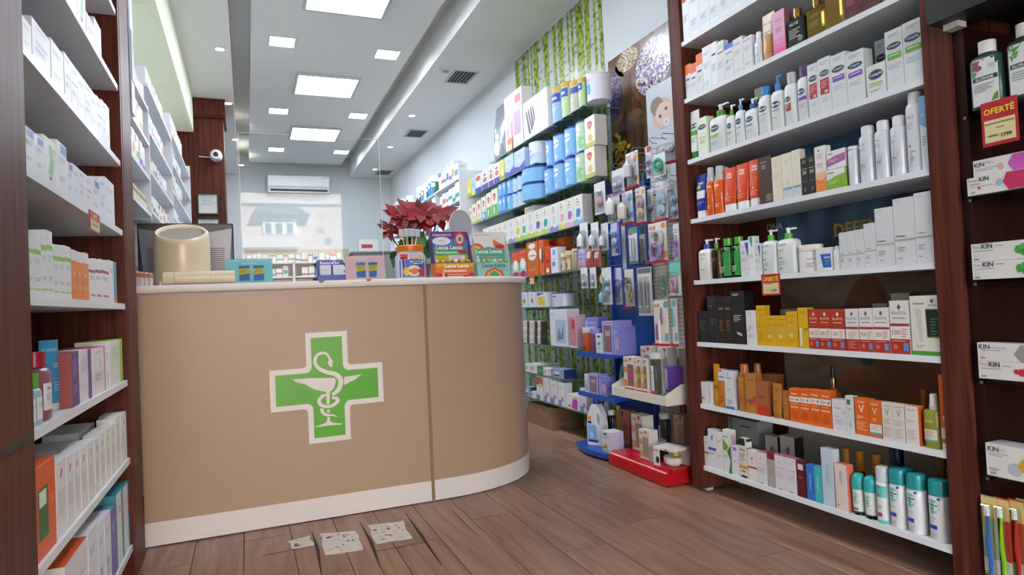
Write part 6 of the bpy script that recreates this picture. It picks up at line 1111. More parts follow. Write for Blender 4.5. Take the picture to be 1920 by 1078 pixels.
st('fruit', 'carton', 'small white box with dark window', 'd0ccc4', name='baby_food_carton', side='3a3434', ops=[E_(0.45, 0.45, 0.38, 0.36, 'b8b4ac'), B(0.72, 0, 1, 1, '4a3a40')])
st('bearbox', 'carton', 'tall white gift carton with blue drawing', 'cfd3de', name='baby_care_carton', ops=[B(0.3, 0.08, 0.92, 0.72, 'aab8cc'), P([(0.4, 0.15), (0.5, 0.5), (0.62, 0.3), (0.8, 0.6), (0.75, 0.2)], '6a7a94'), L(0.05, 0.9, 0.25, 3)])
st('pinkwin', 'carton', 'pink windowed toy carton', 'c9a4ac', name='baby_care_carton', ops=[B(0.05, 0.05, 0.9, 0.92, 'b8808c'), E_(0.6, 0.7, 0.2, 0.16, 'b5404a'), B(0, 0, 1, 0.05, 'd8d8dc')])
st('lie', 'carton', 'flat white box lying on its side', 'cfd2d8', name='baby_care_carton', ops=[B(0.1, 0.3, 0.5, 0.7, 'c8a04a'), L(0.55, 0.7, 0.9, 3)])
st('liegr', 'carton', 'green and white box', '2f7a3a', name='baby_care_carton', side='cfd2d4', ops=[L(0.2, 0.7, 0.8, 3, 'a8d0a8', 0.15)])
st('lieb', 'carton', 'dark blue box with white side', '8f9ab8', name='baby_care_carton', side='22336a', ops=[B(0.1, 0.4, 0.6, 0.7, 'd0d4dc'), B(0.1, 0.2, 0.6, 0.36, '3a3f6a')])
st('hyg', 'carton', 'white hygiene product carton', 'd2d2d6', name='baby_care_carton', ops=[B(0, 0.0, 0.5, 0.25, '6a80b8'), E_(0.6, 0.3, 0.2, 0.1, 'c06a8a'), L(0.2, 0.85, 0.8, 3)])
st('hygr', 'carton', 'white carton with reddish top', 'd0cfd2', name='baby_care_carton', ops=[B(0, 0.62, 1, 0.95, 'a8583a'), E_(0.6, 0.6, 0.3, 0.1, 'd0b8a0'), B(0, 0, 0.5, 0.2, '5a70b0')])
st('mag', 'carton', 'white carton with magenta figure', 'd8d8da', name='baby_care_carton', ops=[P([(0.4, 0.1), (0.85, 0.0), (0.9, 0.6), (0.75, 0.85), (0.55, 0.75)], 'b03aa0'), B(0.55, 0.72, 0.85, 0.86, 'c8b83a'), T('101', 0.2, 0.86, 0.25, 0.08, '3a3a44', True), E_(0.25, 0.2, 0.12, 0.08, 'c8503a')])
row(gn('top'), GXF, GZ['top'], 1, [('silver', 921, 948, 205), ('bpump', 949, 982, 187), ('scrib', 983, 1029, 196, {'d': 0.12}), ('tinb', 1030, 1048, 167), ('ting', 1049, 1063, 156), ('tingr', 1064, 1082, 154), ('ting', 1083, 1091, 147, {'desc': 'slim green formula tin'}), ('tinw', 1093, 1116, 141)], G)
row(gn('upper'), GXF, GZ['upper'], 1, [('yelc', 877, 884, 328), ('bluc', 884.5, 891, 320), ('purr', 892, 903, 313), ('purc2', 904, 916, 307), ('purc2', 917, 926, 300), ('purc2', 927, 938, 296), ('yelc', 939, 946, 298), ('wave', 947, 964, 294), ('wave', 965, 985, 287), ('comfort', 986, 1006, 257, {'h': 0.185})], G, None, 0.18)
row(gn('second'), GXF, GZ['second'], 1, [('heart', 880, 885.5, 392), ('heart', 886, 894, 385), ('heart', 895, 903, 378), ('heartb', 904, 912, 371), ('heartg', 913, 922, 364), ('heartg', 923, 934, 357), ('aptc', 935, 942, 0, {'h': 0.135}), ('aptc', 943, 948, 0, {'h': 0.135}), ('apt', 949, 958, 0, {'h': 0.135}), ('aptw', 959, 966, 0, {'h': 0.135}), ('aptw', 967, 976, 0, {'h': 0.135}), ('aptw', 977, 983, 0, {'h': 0.135}), ('bigjar', 985, 1012, 0, {'h': 0.135, 'd': 0.13}),
    ('apt', 1018, 1033, 0, {'h': 0.205}), ('apt', 1034, 1054, 0, {'h': 0.205}), ('apt', 1055, 1075, 0, {'h': 0.205}), ('aptg', 1076, 1096, 0, {'h': 0.205}), ('heart', 1098, 1117, 0, {'h': 0.2, 'd': 0.09})], G)
row('upper layer on second glass shelf', GXF, GZ['second'], 1, [('aptc', 935, 942, 0, {'h': 0.125, 'dz': 0.136}), ('aptc', 943, 948, 0, {'h': 0.125, 'dz': 0.136}), ('apt', 949, 958, 0, {'h': 0.125, 'dz': 0.136}), ('aptw', 959, 966, 0, {'h': 0.125, 'dz': 0.136}), ('aptw', 967, 976, 0, {'h': 0.125, 'dz': 0.136}), ('aptw', 977, 983, 0, {'h': 0.125, 'dz': 0.136}), ('bigjar', 985, 1012, 0, {'h': 0.125, 'dz': 0.136, 'd': 0.13}),
    ('apt', 1022, 1033, 0, {'h': 0.2, 'dz': 0.206}), ('apt', 1034, 1054, 0, {'h': 0.205, 'dz': 0.206}), ('apt', 1055, 1075, 0, {'h': 0.205, 'dz': 0.206}), ('aptg', 1076, 1096, 0, {'h': 0.205, 'dz': 0.206}), ('heart', 1098, 1117, 0, {'h': 0.2, 'd': 0.09, 'dz': 0.201})], G)
hx = [907, 917, 926, 935, 943, 955, 966, 978, 989, 1003, 1017, 1031, 1048, 1062, 1077, 1094]
row(gn('third'), GXF, GZ['third'], 1, [(k, hx[i], hx[i + 1], 0, {'h': 0.205, 'd': 0.075}) for i, k in enumerate(['h9', 'h6', 'h4', 'h6', 'h9', 'h6', 'h7', 'h8', 'h9', 'h4', 'h5', 'h6', 'h1', 'h2', 'h3'])] + [('lie', 984, 1001, 0, {'h': 0.048, 'dz': 0.206, 'd': 0.12, 'back': 0.002})], G)
row(gn('fourth'), GXF, GZ['fourth'], 1, [('orr', 962, 974, 475), ('orr', 975, 988, 470), ('orb', 989, 1011, 450), ('ort', 1012, 1021, 438), ('orred', 1023, 1033, 463), ('whb', 1034, 1047, 465), ('jart', 1049, 1058, 474), ('jart', 1059, 1068, 470), ('juice', 1069, 1079, 466), ('purp', 1081, 1096, 467), ('redp', 1097, 1109, 467), ('redp', 1111, 1124, 468), ('orred', 1030, 1041, 435, {'back': 0.1}), ('ort', 1046, 1060, 434, {'back': 0.1})], G, None, 0.27)
row(gn('fifth'), GXF, GZ['fifth'], 1, [('amw', 976, 990, 549), ('amw', 991, 1005, 548), ('amy', 1006, 1027, 549), ('amt', 1029, 1048, 548)], G)
row(gn('sixth'), GXF, GZ['sixth'], 1, [('fruit', 980, 992, 0, {'h': 0.06}), ('fruit', 993, 1006, 0, {'h': 0.06}), ('fruit', 1008, 1016, 0, {'h': 0.06}), ('bearbox', 1033, 1066, 580), ('pinkwin', 1068, 1083, 590)], G)
row('second layer on sixth glass shelf', GXF, GZ['sixth'], 1, [(('fruit', a, b, 0, {'h': 0.06, 'dz': 0.061 * k})) for k in (1, 2) for a, b in ((980, 992), (993, 1006), (1008, 1016))], G)
row(gn('seventh'), GXF, GZ['seventh'], 1, [('lie', 985, 994, 681, {'d': 0.2}), ('lie', 995, 1007, 681, {'d': 0.2}), ('liegr', 1008, 1019, 686, {'d': 0.15}), ('lie', 1020, 1029, 690), ('lieb', 1037, 1058, 690, {'d': 0.1})], G)
row(gn('lowest'), GXF, GZ['lowest'], 1, [('lieb', 986, 995, 724), ('lie', 996, 1005, 733), ('hygr', 1007, 1019, 708, {'h': 0.19}), ('hyg', 1021, 1031, 703, {'h': 0.19}), ('hyg', 1033, 1046, 712), ('hyg', 1048, 1060, 716), ('mag', 1062, 1087, 737), ('hyg', 1089, 1101, 727)], G)
# small price tags on the shelf edges
for a, b, z in (((951, 263), (961, 280), 0), ((992, 513), (1002, 533), 0)):
    p, q = at(*a, X=GX - 0.006), at(*b, X=GX - 0.006); w, h = abs(p.y - q.y), p.z - q.z
    e = empty('shelf_tag', (GX - 0.006, (p.y + q.y) / 2, q.z), 'orange price tag on the ' + ('top' if a[0] == 951 else 'fourth') + ' glass shelf', 'price tag', 'orange shelf tags', -math.pi / 2)
    bx('card', -w / 2, w / 2, 0, 0.002, 0, h, M('cf5a2a'), e); put_print([B(0.1, 0.06, 0.9, 0.55, 'd8d0a0'), L(0.2, 0.4, 0.8, 2, '8a8a5a', 0.15)], w, h, lambda x, z: 0.0, e)
e = empty('wooden_box', (2.28, 4.75, 0), 'brown wooden box under the lowest glass shelf', 'box')
bx('body', -0.14, 0.14, -0.2, 0.25, 0.0, 0.16, noise_mat('boxwood', '6f543c', '8f7052', scale=(3, 3, 12), nscale=3), e); bx('lid', -0.145, 0.13, -0.205, 0.255, 0.1601, 0.166, M('7a5c42'), e)
# ================================================================ baby care display stands
BLU = M('1f4fa8', 0.35)
XP = 2.37
def peg(name, y0, y1, z0, z1, base, hole, label, step=0.025):
    e = empty(name, (XP, (y0 + y1) / 2, z0), label, 'display stand'); w = (y1 - y0) / 2
    mt, n, l, b = new_mat(name + '_board')
    tc = n.new('ShaderNodeTexCoord'); mp = n.new('ShaderNodeVectorMath'); mp.operation = 'SCALE'; mp.inputs['Scale'].default_value = 1 / step
    fr = n.new('ShaderNodeVectorMath'); fr.operation = 'FRACTION'; sb = n.new('ShaderNodeVectorMath'); sb.operation = 'SUBTRACT'; sb.inputs[1].default_value = (0.5, 0.5, 0.5)
    ml = n.new('ShaderNodeVectorMath'); ml.operation = 'MULTIPLY'; ml.inputs[1].default_value = (0, 1, 1); ln = n.new('ShaderNodeVectorMath'); ln.operation = 'LENGTH'
    lt = n.new('ShaderNodeMath'); lt.operation = 'LESS_THAN'; lt.inputs[1].default_value = 0.2; mx = n.new('ShaderNodeMix'); mx.data_type = 'RGBA'
    l.new(tc.outputs['Object'], mp.inputs[0]); l.new(mp.outputs[0], fr.inputs[0]); l.new(fr.outputs[0], sb.inputs[0]); l.new(sb.outputs[0], ml.inputs[0]); l.new(ml.outputs[0], ln.inputs[0]); l.new(ln.outputs['Value'], lt.inputs[0])
    l.new(lt.outputs[0], mx.inputs['Factor']); mx.inputs['A'].default_value = lin(base); mx.inputs['B'].default_value = lin(hole); l.new(mx.outputs['Result'], b.inputs['Base Color']); b.inputs['Roughness'].default_value = 0.5
    bx('pegboard', 0, 0.015, -w, w, 0, z1 - z0, mt, e); return e
YS0, YSM, YS1 = 2.86, 3.44, 3.92
bs = peg('blue_display_stand', YSM + 0.002, YS1, 0.0, 1.62, '2450a0', '12306e', 'blue pegboard stand for baby care goods with curved base')
w = (YS1 - YSM) / 2
for s in (-1, 1):
    bx('upright', -0.03, 0.015, s * (w - 0.012) - 0.012, s * (w - 0.012) + 0.012, 0.0005, 1.78, BLU, bs)
bz = [0.648, 0.382]
for z in bz:
    bx('tray', 2.06 - XP, -0.031, -w + 0.005, w - 0.005, z - 0.02, z - 0.002, BLU, bs); bx('tray_lip', 2.052 - XP, 2.06 - XP, -w + 0.005, w - 0.005, z - 0.026, z + 0.004, BLU, bs)
mb = MB(); pts = [(-w, 0.0), (w, 0.0)]; out = [(0.0, -w), (0.0, w)] + [(2.02 - XP - 0.05 * math.sin(math.pi * t / 8) , w - 2 * w * t / 8) for t in range(9)]
n = len(out); mb.add([(x, y, 0.018) for x, y in out] + [(x, y, 0.046) for x, y in out], [tuple(range(n - 1, -1, -1)), tuple(range(n, 2 * n))] + [(i, (i + 1) % n, (i + 1) % n + n, i + n) for i in range(n)], BLU); mb.build('base', bs)
bx('base_foot', 2.04 - XP, -0.01, -w + 0.02, w - 0.02, 0.0, 0.018, M('15181c'), bs)
ns = peg('red_display_stand', YS0, YSM, 0.0, 1.62, 'cfc8bc', '6a645c', 'white pegboard stand for baby bottles with red base')
w2 = (YSM - YS0) / 2
RED = M('b8141f', 0.22)
mb = MB(); prof = [(1.985 - XP, 0.004), (1.985 - XP, 0.052), (1.992 - XP, 0.068), (2.01 - XP, 0.078), (-0.001, 0.078), (-0.001, 0.004)]
mb.add([(x, -w2 + 0.003, z) for x, z in prof] + [(x, w2 - 0.003, z) for x, z in prof], [tuple(range(6)), tuple(range(11, 5, -1))] + [((i + 1) % 6, i, i + 6, (i + 1) % 6 + 6) for i in range(6)], RED); mb.build('base', ns, smooth=True)
bx('upright', -0.012, 0, -w2 + 0.31, -w2 + 0.36, 0.08, 0.45, M('8a1020'), ns)
NZ = 0.462; CRM = M('dcd5c8', 0.35)
bx('tray', 2.03 - XP, -0.001, -w2 + 0.015, w2 - 0.03, NZ - 0.012, NZ - 0.002, CRM, ns); bx('tray_front', 2.018 - XP, 2.03 - XP, -w2 + 0.015, w2 - 0.03, NZ - 0.045, NZ + 0.004, CRM, ns)
for y in (-w2 + 0.008, w2 - 0.03):
    MB().add([(x, yy, z) for yy in (y, y + 0.007) for x, z in ((2.018 - XP, NZ - 0.045), (-0.001, NZ - 0.045), (-0.001, NZ + 0.075), (2.12 - XP, NZ + 0.06), (2.018 - XP, NZ + 0.012))], [(4, 3, 2, 1, 0), (5, 6, 7, 8, 9)] + [(i, (i + 1) % 5, (i + 1) % 5 + 5, i + 5) for i in range(5)], CRM).build('tray_side', ns)
bp = empty('baby_poster', (XP - 0.001, 0, 1.63), 'header photo of a baby with a pacifier above the stand', 'poster')
p, q = at(1212, 188, X=XP - 0.003), at(1268, 262, X=XP - 0.003)
hy0, hy1 = YS0 + 0.005, p.y
bx('sheet', -0.004, 0.0, hy0, hy1, 0.0, 0.66, M('c4cbd2', 0.3), bp)
mb = MB()
def be(c, rx, rz, mt, lift, a=0.0):
    g = at(*c, X=XP - 0.005); gx = at(c[0] + rx, c[1], X=XP - 0.005); gz = at(c[0], c[1] - rz, X=XP - 0.005)
    pol(mb, [(min(max(y, hy0), hy1), min(max(z - 1.63, 0.003), 0.657)) for y, z in ell(g.y, g.z, abs(gx.y - g.y), abs(gz.z - g.z), 22, a)], mt, -0.0043 - lift)
be((1243, 212), 22, 30, M('cfae9f'), 0.0002, 0.3); be((1232, 200), 13, 18, M('8a7468'), 0.0004, 0.3); be((1246, 214), 18, 24, M('d8b9aa'), 0.0006, 0.3)
be((1238, 218), 2.6, 3.4, M('2f3a4a'), 0.001); be((1249, 203), 2.6, 3.4, M('2f3a4a'), 0.001); be((1250, 228), 6.5, 8, M('d5dae8'), 0.001, 0.4); be((1250, 228), 2.5, 3, M('a8b4d0'), 0.0014)
mb.build('print', bp)
# wire hooks
hk = 0
def hook(px, py, x0=2.13, where=''):
    global hk
    p = at(px, py, X=x0); e = empty('display_hook', (x0, p.y, p.z), f'{where} double wire hook of the pegboard display', 'hook', 'pegboard hooks'); r = 0.0022; mt = M('b5b9bc', 0.25, 1.0)
    MB().tube([(XP - 0.001 - x0, 0, 0), (0.02, 0, 0), (0.0, 0, 0.012)], r, mt, 6).build('prong', e); MB().tube([(XP - 0.001 - x0, 0, 0.03), (0.01, 0, 0.03), (0.0, 0, 0.018)], r, mt, 6).build('tag_wire', e); hk += 1
# blister packs
def blister(x0, x1, y0, y1, X, label, card='d9dadc', ops=None, toys=(), bubble=True, base=None, tilt=0.0):
    """Hanging card with a clear bubble; toys: (u, v, r, colour, kind) inside the bubble."""
    p, q = at(x0, y0, X=X), at(x1, y1, X=X); w, h = abs(p.y - q.y) * 0.96, p.z - q.z
    e = empty('blister_pack', (X, (p.y + q.y) / 2, q.z), label, 'blister pack', 'hanging baby care packs', -math.pi / 2 + tilt)
    bx('card', -w / 2, w / 2, 0, 0.0015, 0, h, M(card, 0.4), e)
    if base: bx('card_foot', -w / 2, w / 2, -0.02, -0.0001, 0, 0.012, M(base, 0.35), e)
    if ops: put_print(ops, w, h, lambda x, z: 0.0, e)
    for k, (u, v, r, c, kind) in enumerate(toys):
        cx, cz, rr = (u - 0.5) * w, v * h, r * w
        if kind == 'ring':
            mb = MB(); R = []
            for i in range(16):
                a = 2 * math.pi * i / 16; R.append([(cx + (rr + rr * 0.3 * math.cos(b)) * math.cos(a), -0.012 + rr * 0.3 * math.sin(b), cz + (rr + rr * 0.3 * math.cos(b)) * math.sin(a)) for b in [2 * math.pi * j / 6 for j in range(6)]])
            mb.rings(R + [R[0]], M(c, 0.3), False).build('teether_ring', e, smooth=True)
        elif kind == 'dummy':
            MB().rings([[(cx + rr * s * math.cos(2 * math.pi * j / 14), -0.003 - yy, cz + rr * 0.8 * s * math.sin(2 * math.pi * j / 14)) for j in range(14)] for s, yy in ((0.7, 0.0), (1.0, 0.004), (0.95, 0.008), (0.45, 0.011), (0.42, 0.018), (0.15, 0.02))], M(c, 0.3)).build('pacifier', e, smooth=True)
        elif kind == 'stick':
            MB().tube([(cx, -0.008, cz - r * h), (cx, -0.01, cz), (cx + 0.002, -0.009, cz + r * h)], [0.0045, 0.006, 0.004], M(c, 0.3), 8).build('spoon', e, smooth=True)
        elif kind == 'bot':
            MB().lathe([(rr * 0.9, cz - rr * 1.6), (rr, cz - rr * 1.4), (rr, cz + rr), (rr * 0.5, cz + rr * 1.5), (rr * 0.3, cz + rr * 2)], M(c, 0.3), 12, cx, -0.004 - rr).build('bottle', e, smooth=True)
    if bubble:
        MB().cbox(-w * 0.43, w * 0.43, -max(0.022, 0.012 + 0.02 * 1), -0.0004 - 0.003, h * 0.06, h * (0.7 if not base else 0.78), pane('eef1f3', 1.45, 0.05), 0.008).build('bubble', e)
    return e
NK = T('NUK', 0.25, 0.88, 0.4, 0.11, 'c01f2f', True)
def seen(i): return ORD[i]
bl = [
    (1236, 1266, 266, 303, 2.12, 'silver wrapped pacifier box hanging top right on the stand', dict(card='c9ccd2', base='b8202c', toys=[(0.35, 0.6, 0.2, 'd8dade', 'dummy'), (0.7, 0.6, 0.2, 'd0d4d8', 'dummy')], tilt=0.3)),
    (1225, 1249, 292, 327, 2.07, 'white card with mint green pacifier', dict(card='dfe6e2', toys=[(0.5, 0.5, 0.3, '3fae8a', 'ring'), (0.5, 0.5, 0.18, '7fd0b0', 'dummy')])),
    (1232, 1257, 300, 338, 2.16, 'card with teal pacifier behind the mint one', dict(card='d3dcd8', toys=[(0.5, 0.4, 0.3, '3f9a8a', 'dummy')])),
    (1209, 1223, 276, 332, 2.15, 'narrow card with two lilac pacifiers', dict(card='dfdce6', base=None, ops=[B(0.3, 0.8, 1, 0.97, 'c0303a')], toys=[(0.5, 0.5, 0.34, 'b8b0dc', 'dummy'), (0.5, 0.24, 0.34, 'c8c4e0', 'dummy')])),
    (1172, 1199, 290, 349, 2.14, 'white teat pack with orange disc, upper row', dict(base='b8202c', ops=[NK, E_(0.8, 0.8, 0.16, 0.1, 'd98a3a'), E_(0.8, 0.25, 0.14, 0.08, 'd98a3a')], toys=[(0.45, 0.5, 0.2, 'e0e0dc', 'bot')])),
    (1146, 1172, 322, 362, 2.12, 'clear bag of white teats with lilac edge', dict(card='d3d0dc', ops=[B(0, 0.0, 1, 0.12, 'b88ac0')], toys=[(0.3, 0.4, 0.16, 'e6e6e6', 'dummy'), (0.7, 0.45, 0.16, 'e0e0e6', 'dummy')])),
    (1113, 1137, 346, 398, 2.08, 'oval clear pack with pink pacifier at the left end', dict(card='d9d5d8', toys=[(0.5, 0.4, 0.28, 'e0a0a8', 'dummy'), (0.5, 0.7, 0.15, 'd8d8dc', 'dummy')])),
    (1137, 1164, 366, 414, 2.12, 'clear pack with white teats and green print', dict(card='d5dcd8', ops=[B(0.05, 0.5, 0.35, 0.85, '9ac86a'), NK], toys=[(0.6, 0.5, 0.2, 'e4e6e6', 'bot'), (0.6, 0.2, 0.2, 'dfe2e2', 'dummy')])),
    (1165, 1189, 362, 419, 2.12, 'teat pack with round blue sticker', dict(base='b8202c', ops=[NK, E_(0.75, 0.8, 0.22, 0.12, '5f9ad8'), B(0.7, 0.2, 0.98, 0.36, '5f9ad8')], toys=[(0.4, 0.4, 0.24, 'd8d2c8', 'bot')])),
    (1190, 1213, 354, 419, 2.13, 'pack with two beige pacifiers and orange disc', dict(base='b8202c', ops=[NK, E_(0.8, 0.86, 0.14, 0.07, 'd9943a'), B(0.1, 0.7, 0.6, 0.78, 'd8d03a')], toys=[(0.5, 0.58, 0.36, 'c8a8b8', 'dummy'), (0.5, 0.32, 0.36, 'd8c8a8', 'dummy')])),
    (1213, 1228, 356, 420, 2.16, 'narrow pack with lilac pacifier and yellow dot', dict(base='b8202c', ops=[B(0.3, 0.72, 0.8, 0.82, 'd8d03a')], toys=[(0.5, 0.5, 0.36, 'b89ac8', 'dummy')])),
    (1228, 1254, 343, 412, 2.11, 'pack with two pale blue pacifiers', dict(base='b8202c', ops=[NK], toys=[(0.5, 0.55, 0.38, 'a8c4e0', 'dummy'), (0.5, 0.28, 0.36, 'b8d0e4', 'dummy'), (0.75, 0.45, 0.14, 'cfc88a', 'dummy')])),
    (1256, 1273, 342, 414, 2.13, 'pack with pale blue pacifier beside the wooden post', dict(base='b8202c', toys=[(0.5, 0.55, 0.4, 'a8bce0', 'dummy'), (0.5, 0.28, 0.4, 'c0d0e4', 'dummy')])),
    (1086, 1104, 420, 468, 2.06, 'empty looking clear bubble pack, first of three', dict(card='dcdcde', toys=[(0.5, 0.35, 0.22, 'e0e2e4', 'bot')])),
    (1107, 1124, 419, 468, 2.06, 'empty looking clear bubble pack, second of three', dict(card='dcdcde', toys=[(0.5, 0.35, 0.22, 'dfe2e4', 'bot')])),
    (1126, 1142, 420, 468, 2.08, 'empty looking clear bubble pack, third of three', dict(card='d8d8dc', toys=[(0.5, 0.35, 0.22, 'dfe2e4', 'bot')])),
    (1144, 1163, 420, 478, 2.1, 'pack with two light blue pacifiers and purple side', dict(card='c9c8e0', ops=[B(0.8, 0, 1, 1, '6a5ac0'), E_(0.7, 0.15, 0.2, 0.08, '3a3f6a')], toys=[(0.4, 0.72, 0.34, 'a0c4e4', 'dummy'), (0.5, 0.42, 0.34, 'b0d0ea', 'dummy')])),
    (1164, 1175, 422, 505, 2.14, 'tall narrow white card on the stand', dict(card='dfe0e6', bubble=False, ops=[E_(0.4, 0.66, 0.1, 0.015, '3a3a4a'), B(0, 0, 1, 0.05, '9ab0d8')])),
    (1177, 1197, 428, 494, 2.1, 'green carded brush set, front one', dict(card='d5dad8', ops=[B(0, 0.82, 1, 1, '4f8a7a'), B(0, 0, 1, 0.08, '4f8a7a'), E_(0.25, 0.86, 0.2, 0.08, 'a86a5a')], toys=[(0.35, 0.45, 0.22, 'e2e4e6', 'stick'), (0.65, 0.45, 0.22, 'd8dce0', 'stick')])),
    (1198, 1212, 428, 494, 2.15, 'green carded brush set, rear one', dict(card='c9d2ce', ops=[B(0, 0.82, 1, 1, '3f7a6a'), B(0, 0, 1, 0.08, '4f8a7a')], toys=[(0.5, 0.45, 0.22, 'c8a08a', 'stick')])),
    (1214, 1253, 421, 491, 2.08, 'big white card with lilac teether ring', dict(card='e0d8cf', base='b8202c', ops=[NK, E_(0.84, 0.9, 0.12, 0.07, 'd98a3a'), B(0.78, 0.12, 0.98, 0.28, 'd98a3a')], toys=[(0.55, 0.6, 0.24, 'd8d5d0', 'ring'), (0.45, 0.28, 0.26, 'b58ac8', 'ring')])),
    (1261, 1276, 421, 488, 2.1, 'narrow pack with purple pacifier chain', dict(card='d8d8e4', toys=[(0.5, 0.5, 0.34, 'a86ab8', 'dummy'), (0.5, 0.22, 0.36, 'b88ad0', 'ring')], ops=[L(0.2, 0.85, 0.8, 2, '5f9a6a', 0.06)])),
    (1088, 1103, 503, 540, 2.06, 'small clear bubble pack, left of the pair', dict(card='dcdce0', toys=[(0.5, 0.3, 0.2, 'd8b0a8', 'dummy')])),
    (1105, 1119, 502, 540, 2.06, 'small clear bubble pack, right one of the pair', dict(card='d8d8dc', toys=[(0.5, 0.3, 0.2, 'd0d0d4', 'dummy')])),
    (1127, 1149, 503, 571, 2.07, 'card with pale blue rattle bottle', dict(card='d5d6da', toys=[(0.3, 0.7, 0.22, 'c8c8a8', 'ring'), (0.6, 0.62, 0.26, '9ac4dc', 'dummy'), (0.65, 0.4, 0.26, 'a8d0e0', 'dummy'), (0.2, 0.2, 0.16, '8fc0d0', 'bot')])),
    (1151, 1168, 503, 571, 2.12, 'card with lilac toy and purple stripe', dict(card='d0cdd8', ops=[B(0, 0.2, 0.25, 1, '7a6ad0')], toys=[(0.6, 0.55, 0.34, 'b8a0d0', 'dummy')])),
    (1170, 1191, 506, 578, 2.1, 'card with olive and yellow teething rings', dict(card='d9d2c6', base='9a2430', toys=[(0.35, 0.7, 0.2, '6a6a2a', 'ring'), (0.5, 0.5, 0.26, 'b5b8b0', 'ring'), (0.75, 0.3, 0.2, 'c9b03a', 'ring')])),
    (1193, 1226, 503, 592, 2.05, 'large clear pack of grey baby cutlery', dict(card='c4c2be', ops=[B(0.08, 0.1, 0.92, 0.86, 'd6d2ca'), B(0.05, 0.88, 0.95, 0.98, '6a6c6c')], toys=[(0.25, 0.5, 0.3, '8a8c90', 'stick'), (0.5, 0.5, 0.3, 'a0a2a4', 'stick'), (0.72, 0.5, 0.3, '8a8c90', 'stick'), (0.22, 0.18, 0.1, 'b8babc', 'dummy'), (0.7, 0.18, 0.1, 'b8babc', 'dummy')])),
    (1237, 1253, 498, 559, 2.12, 'white teether pack with green toy', dict(card='dcd5cc', ops=[NK], toys=[(0.6, 0.5, 0.28, '7ac08a', 'ring'), (0.6, 0.25, 0.28, '8fd0a0', 'dummy')])),
    (1254, 1278, 493, 553, 2.06, 'teal topped card with pink nail set', dict(card='dcd9d6', ops=[B(0, 0.66, 1, 1, '6fc8b8'), P([(0, 0.66), (0.5, 0.6), (1, 0.68), (1, 0.6), (0, 0.55)], '6fc8b8')], toys=[(0.45, 0.35, 0.24, 'd8a8b8', 'ring'), (0.5, 0.15, 0.16, 'c86a8a', 'dummy')])),
    (1224, 1256, 563, 649, 2.04, 'white card with two purple spotted spoons', dict(card='ded6cb', base='b81c28', bubble=False, ops=[NK, E_(0.9, 0.9, 0.18, 0.08, '5f9ab0'), B(0.72, 0.1, 0.98, 0.28, '6fb0c0')], toys=[(0.25, 0.3, 0.18, '6a3a7a', 'stick'), (0.62, 0.65, 0.18, '6a3a7a', 'stick'), (0.45, 0.3, 0.26, 'e6e0d8', 'stick')])),
    (1258, 1273, 560, 649, 2.05, 'white card with teal spotted spoon', dict(card='dcd4c9', base='b81c28', bubble=False, ops=[E_(0.5, 0.9, 0.4, 0.08, '5f9ab0'), B(0.3, 0.1, 0.98, 0.28, '6fb0c0')], toys=[(0.4, 0.6, 0.2, '3f93a0', 'stick')])),
]
for b in bl: blister(*b[:5], b[5], **b[6])
for i, (px, py) in enumerate(((1150, 318), (1185, 288), (1218, 270), (1240, 262), (1160, 360), (1200, 352), (1232, 340), (1150, 418), (1190, 424), (1232, 418), (1140, 500), (1180, 503), (1212, 500), (1243, 496), (1240, 560))):
    hook(px, py - 2, 2.1, ORD[i])
# goods on the blue trays
G2 = 'goods on the blue stand'
st('cup', 'jar', 'orange animal drinking cup', 'b8582c', cap='c8ccd0', name='baby_cup', ops=[E_(0.4, 0.5, 0.3, 0.2, 'c9401e'), E_(0.5, 0.2, 0.2, 0.1, '6a2a14')])
st('pcup', 'jar', 'plum drinking cup', '7a4a70', cap='8a80c8', name='baby_cup')
st('grn', 'carton', 'narrow white carton with green marks', 'd0d8d4', name='baby_care_carton', ops=[E_(0.5, 0.85, 0.25, 0.06, '1f3f6a'), E_(0.5, 0.5, 0.3, 0.1, '5fb09a'), L(0.2, 0.3, 0.8, 3)])
st('pwin', 'carton', 'lilac carton with bottle window', 'a8a4d8', name='baby_care_carton', side='9a9ad4', ops=[B(0.12, 0.08, 0.88, 0.88, '7a6064'), B(0.2, 0.1, 0.8, 0.55, '8a686c'), B(0.25, 0.55, 0.75, 0.72, 'b8a4a8'), L(0.1, 0.96, 0.9, 1, '5a5ab0', 0.03)])
st('pbox', 'carton', 'violet blue carton with pink picture', '7f80cc', name='baby_care_carton', ops=[E_(0.65, 0.4, 0.3, 0.25, 'c0a0b4'), B(0.05, 0.05, 0.25, 0.9, 'a0b4e4'), L(0.3, 0.85, 0.9, 2, 'c8c8f0')])
row('upper blue tray', 2.06, bz[0], 1, [('cup', 1089, 1103, 613), ('pcup', 1105, 1116, 616), ('grn', 1118, 1130, 625), ('pwin', 1131, 1151, 602, {'d': 0.14}), ('pbox', 1152, 1162, 612, {'d': 0.12}), ('pbox', 1098, 1124, 595, {'back': 0.12, 'd': 0.08})], G2)
row('lower blue tray', 2.06, bz[1], 1, [('bearbox', 1097, 1103, 690, {'h': 0.12}), ('pwin', 1105, 1122, 685, {'h': 0.13, 'desc': 'dark windowed bottle carton'}), ('pbox', 1124, 1138, 690, {'h': 0.12, 'desc': 'grey blue toy carton'})], G2)
e = empty('bath_ring', (2.17, 3.49, bz[1]), 'pale aqua baby seat ring standing on the lower blue tray', 'baby seat', None, 0.5)
R = []
for i in range(24):
    a = 2 * math.pi * i / 24; R.append([(0.0 + 0.02 * math.sin(b), (0.075 + 0.03 * math.cos(b)) * math.cos(a) * 0.45, 0.111 + (0.08 + 0.03 * math.cos(b)) * math.sin(a)) for b in [2 * math.pi * j / 8 for j in range(8)]])
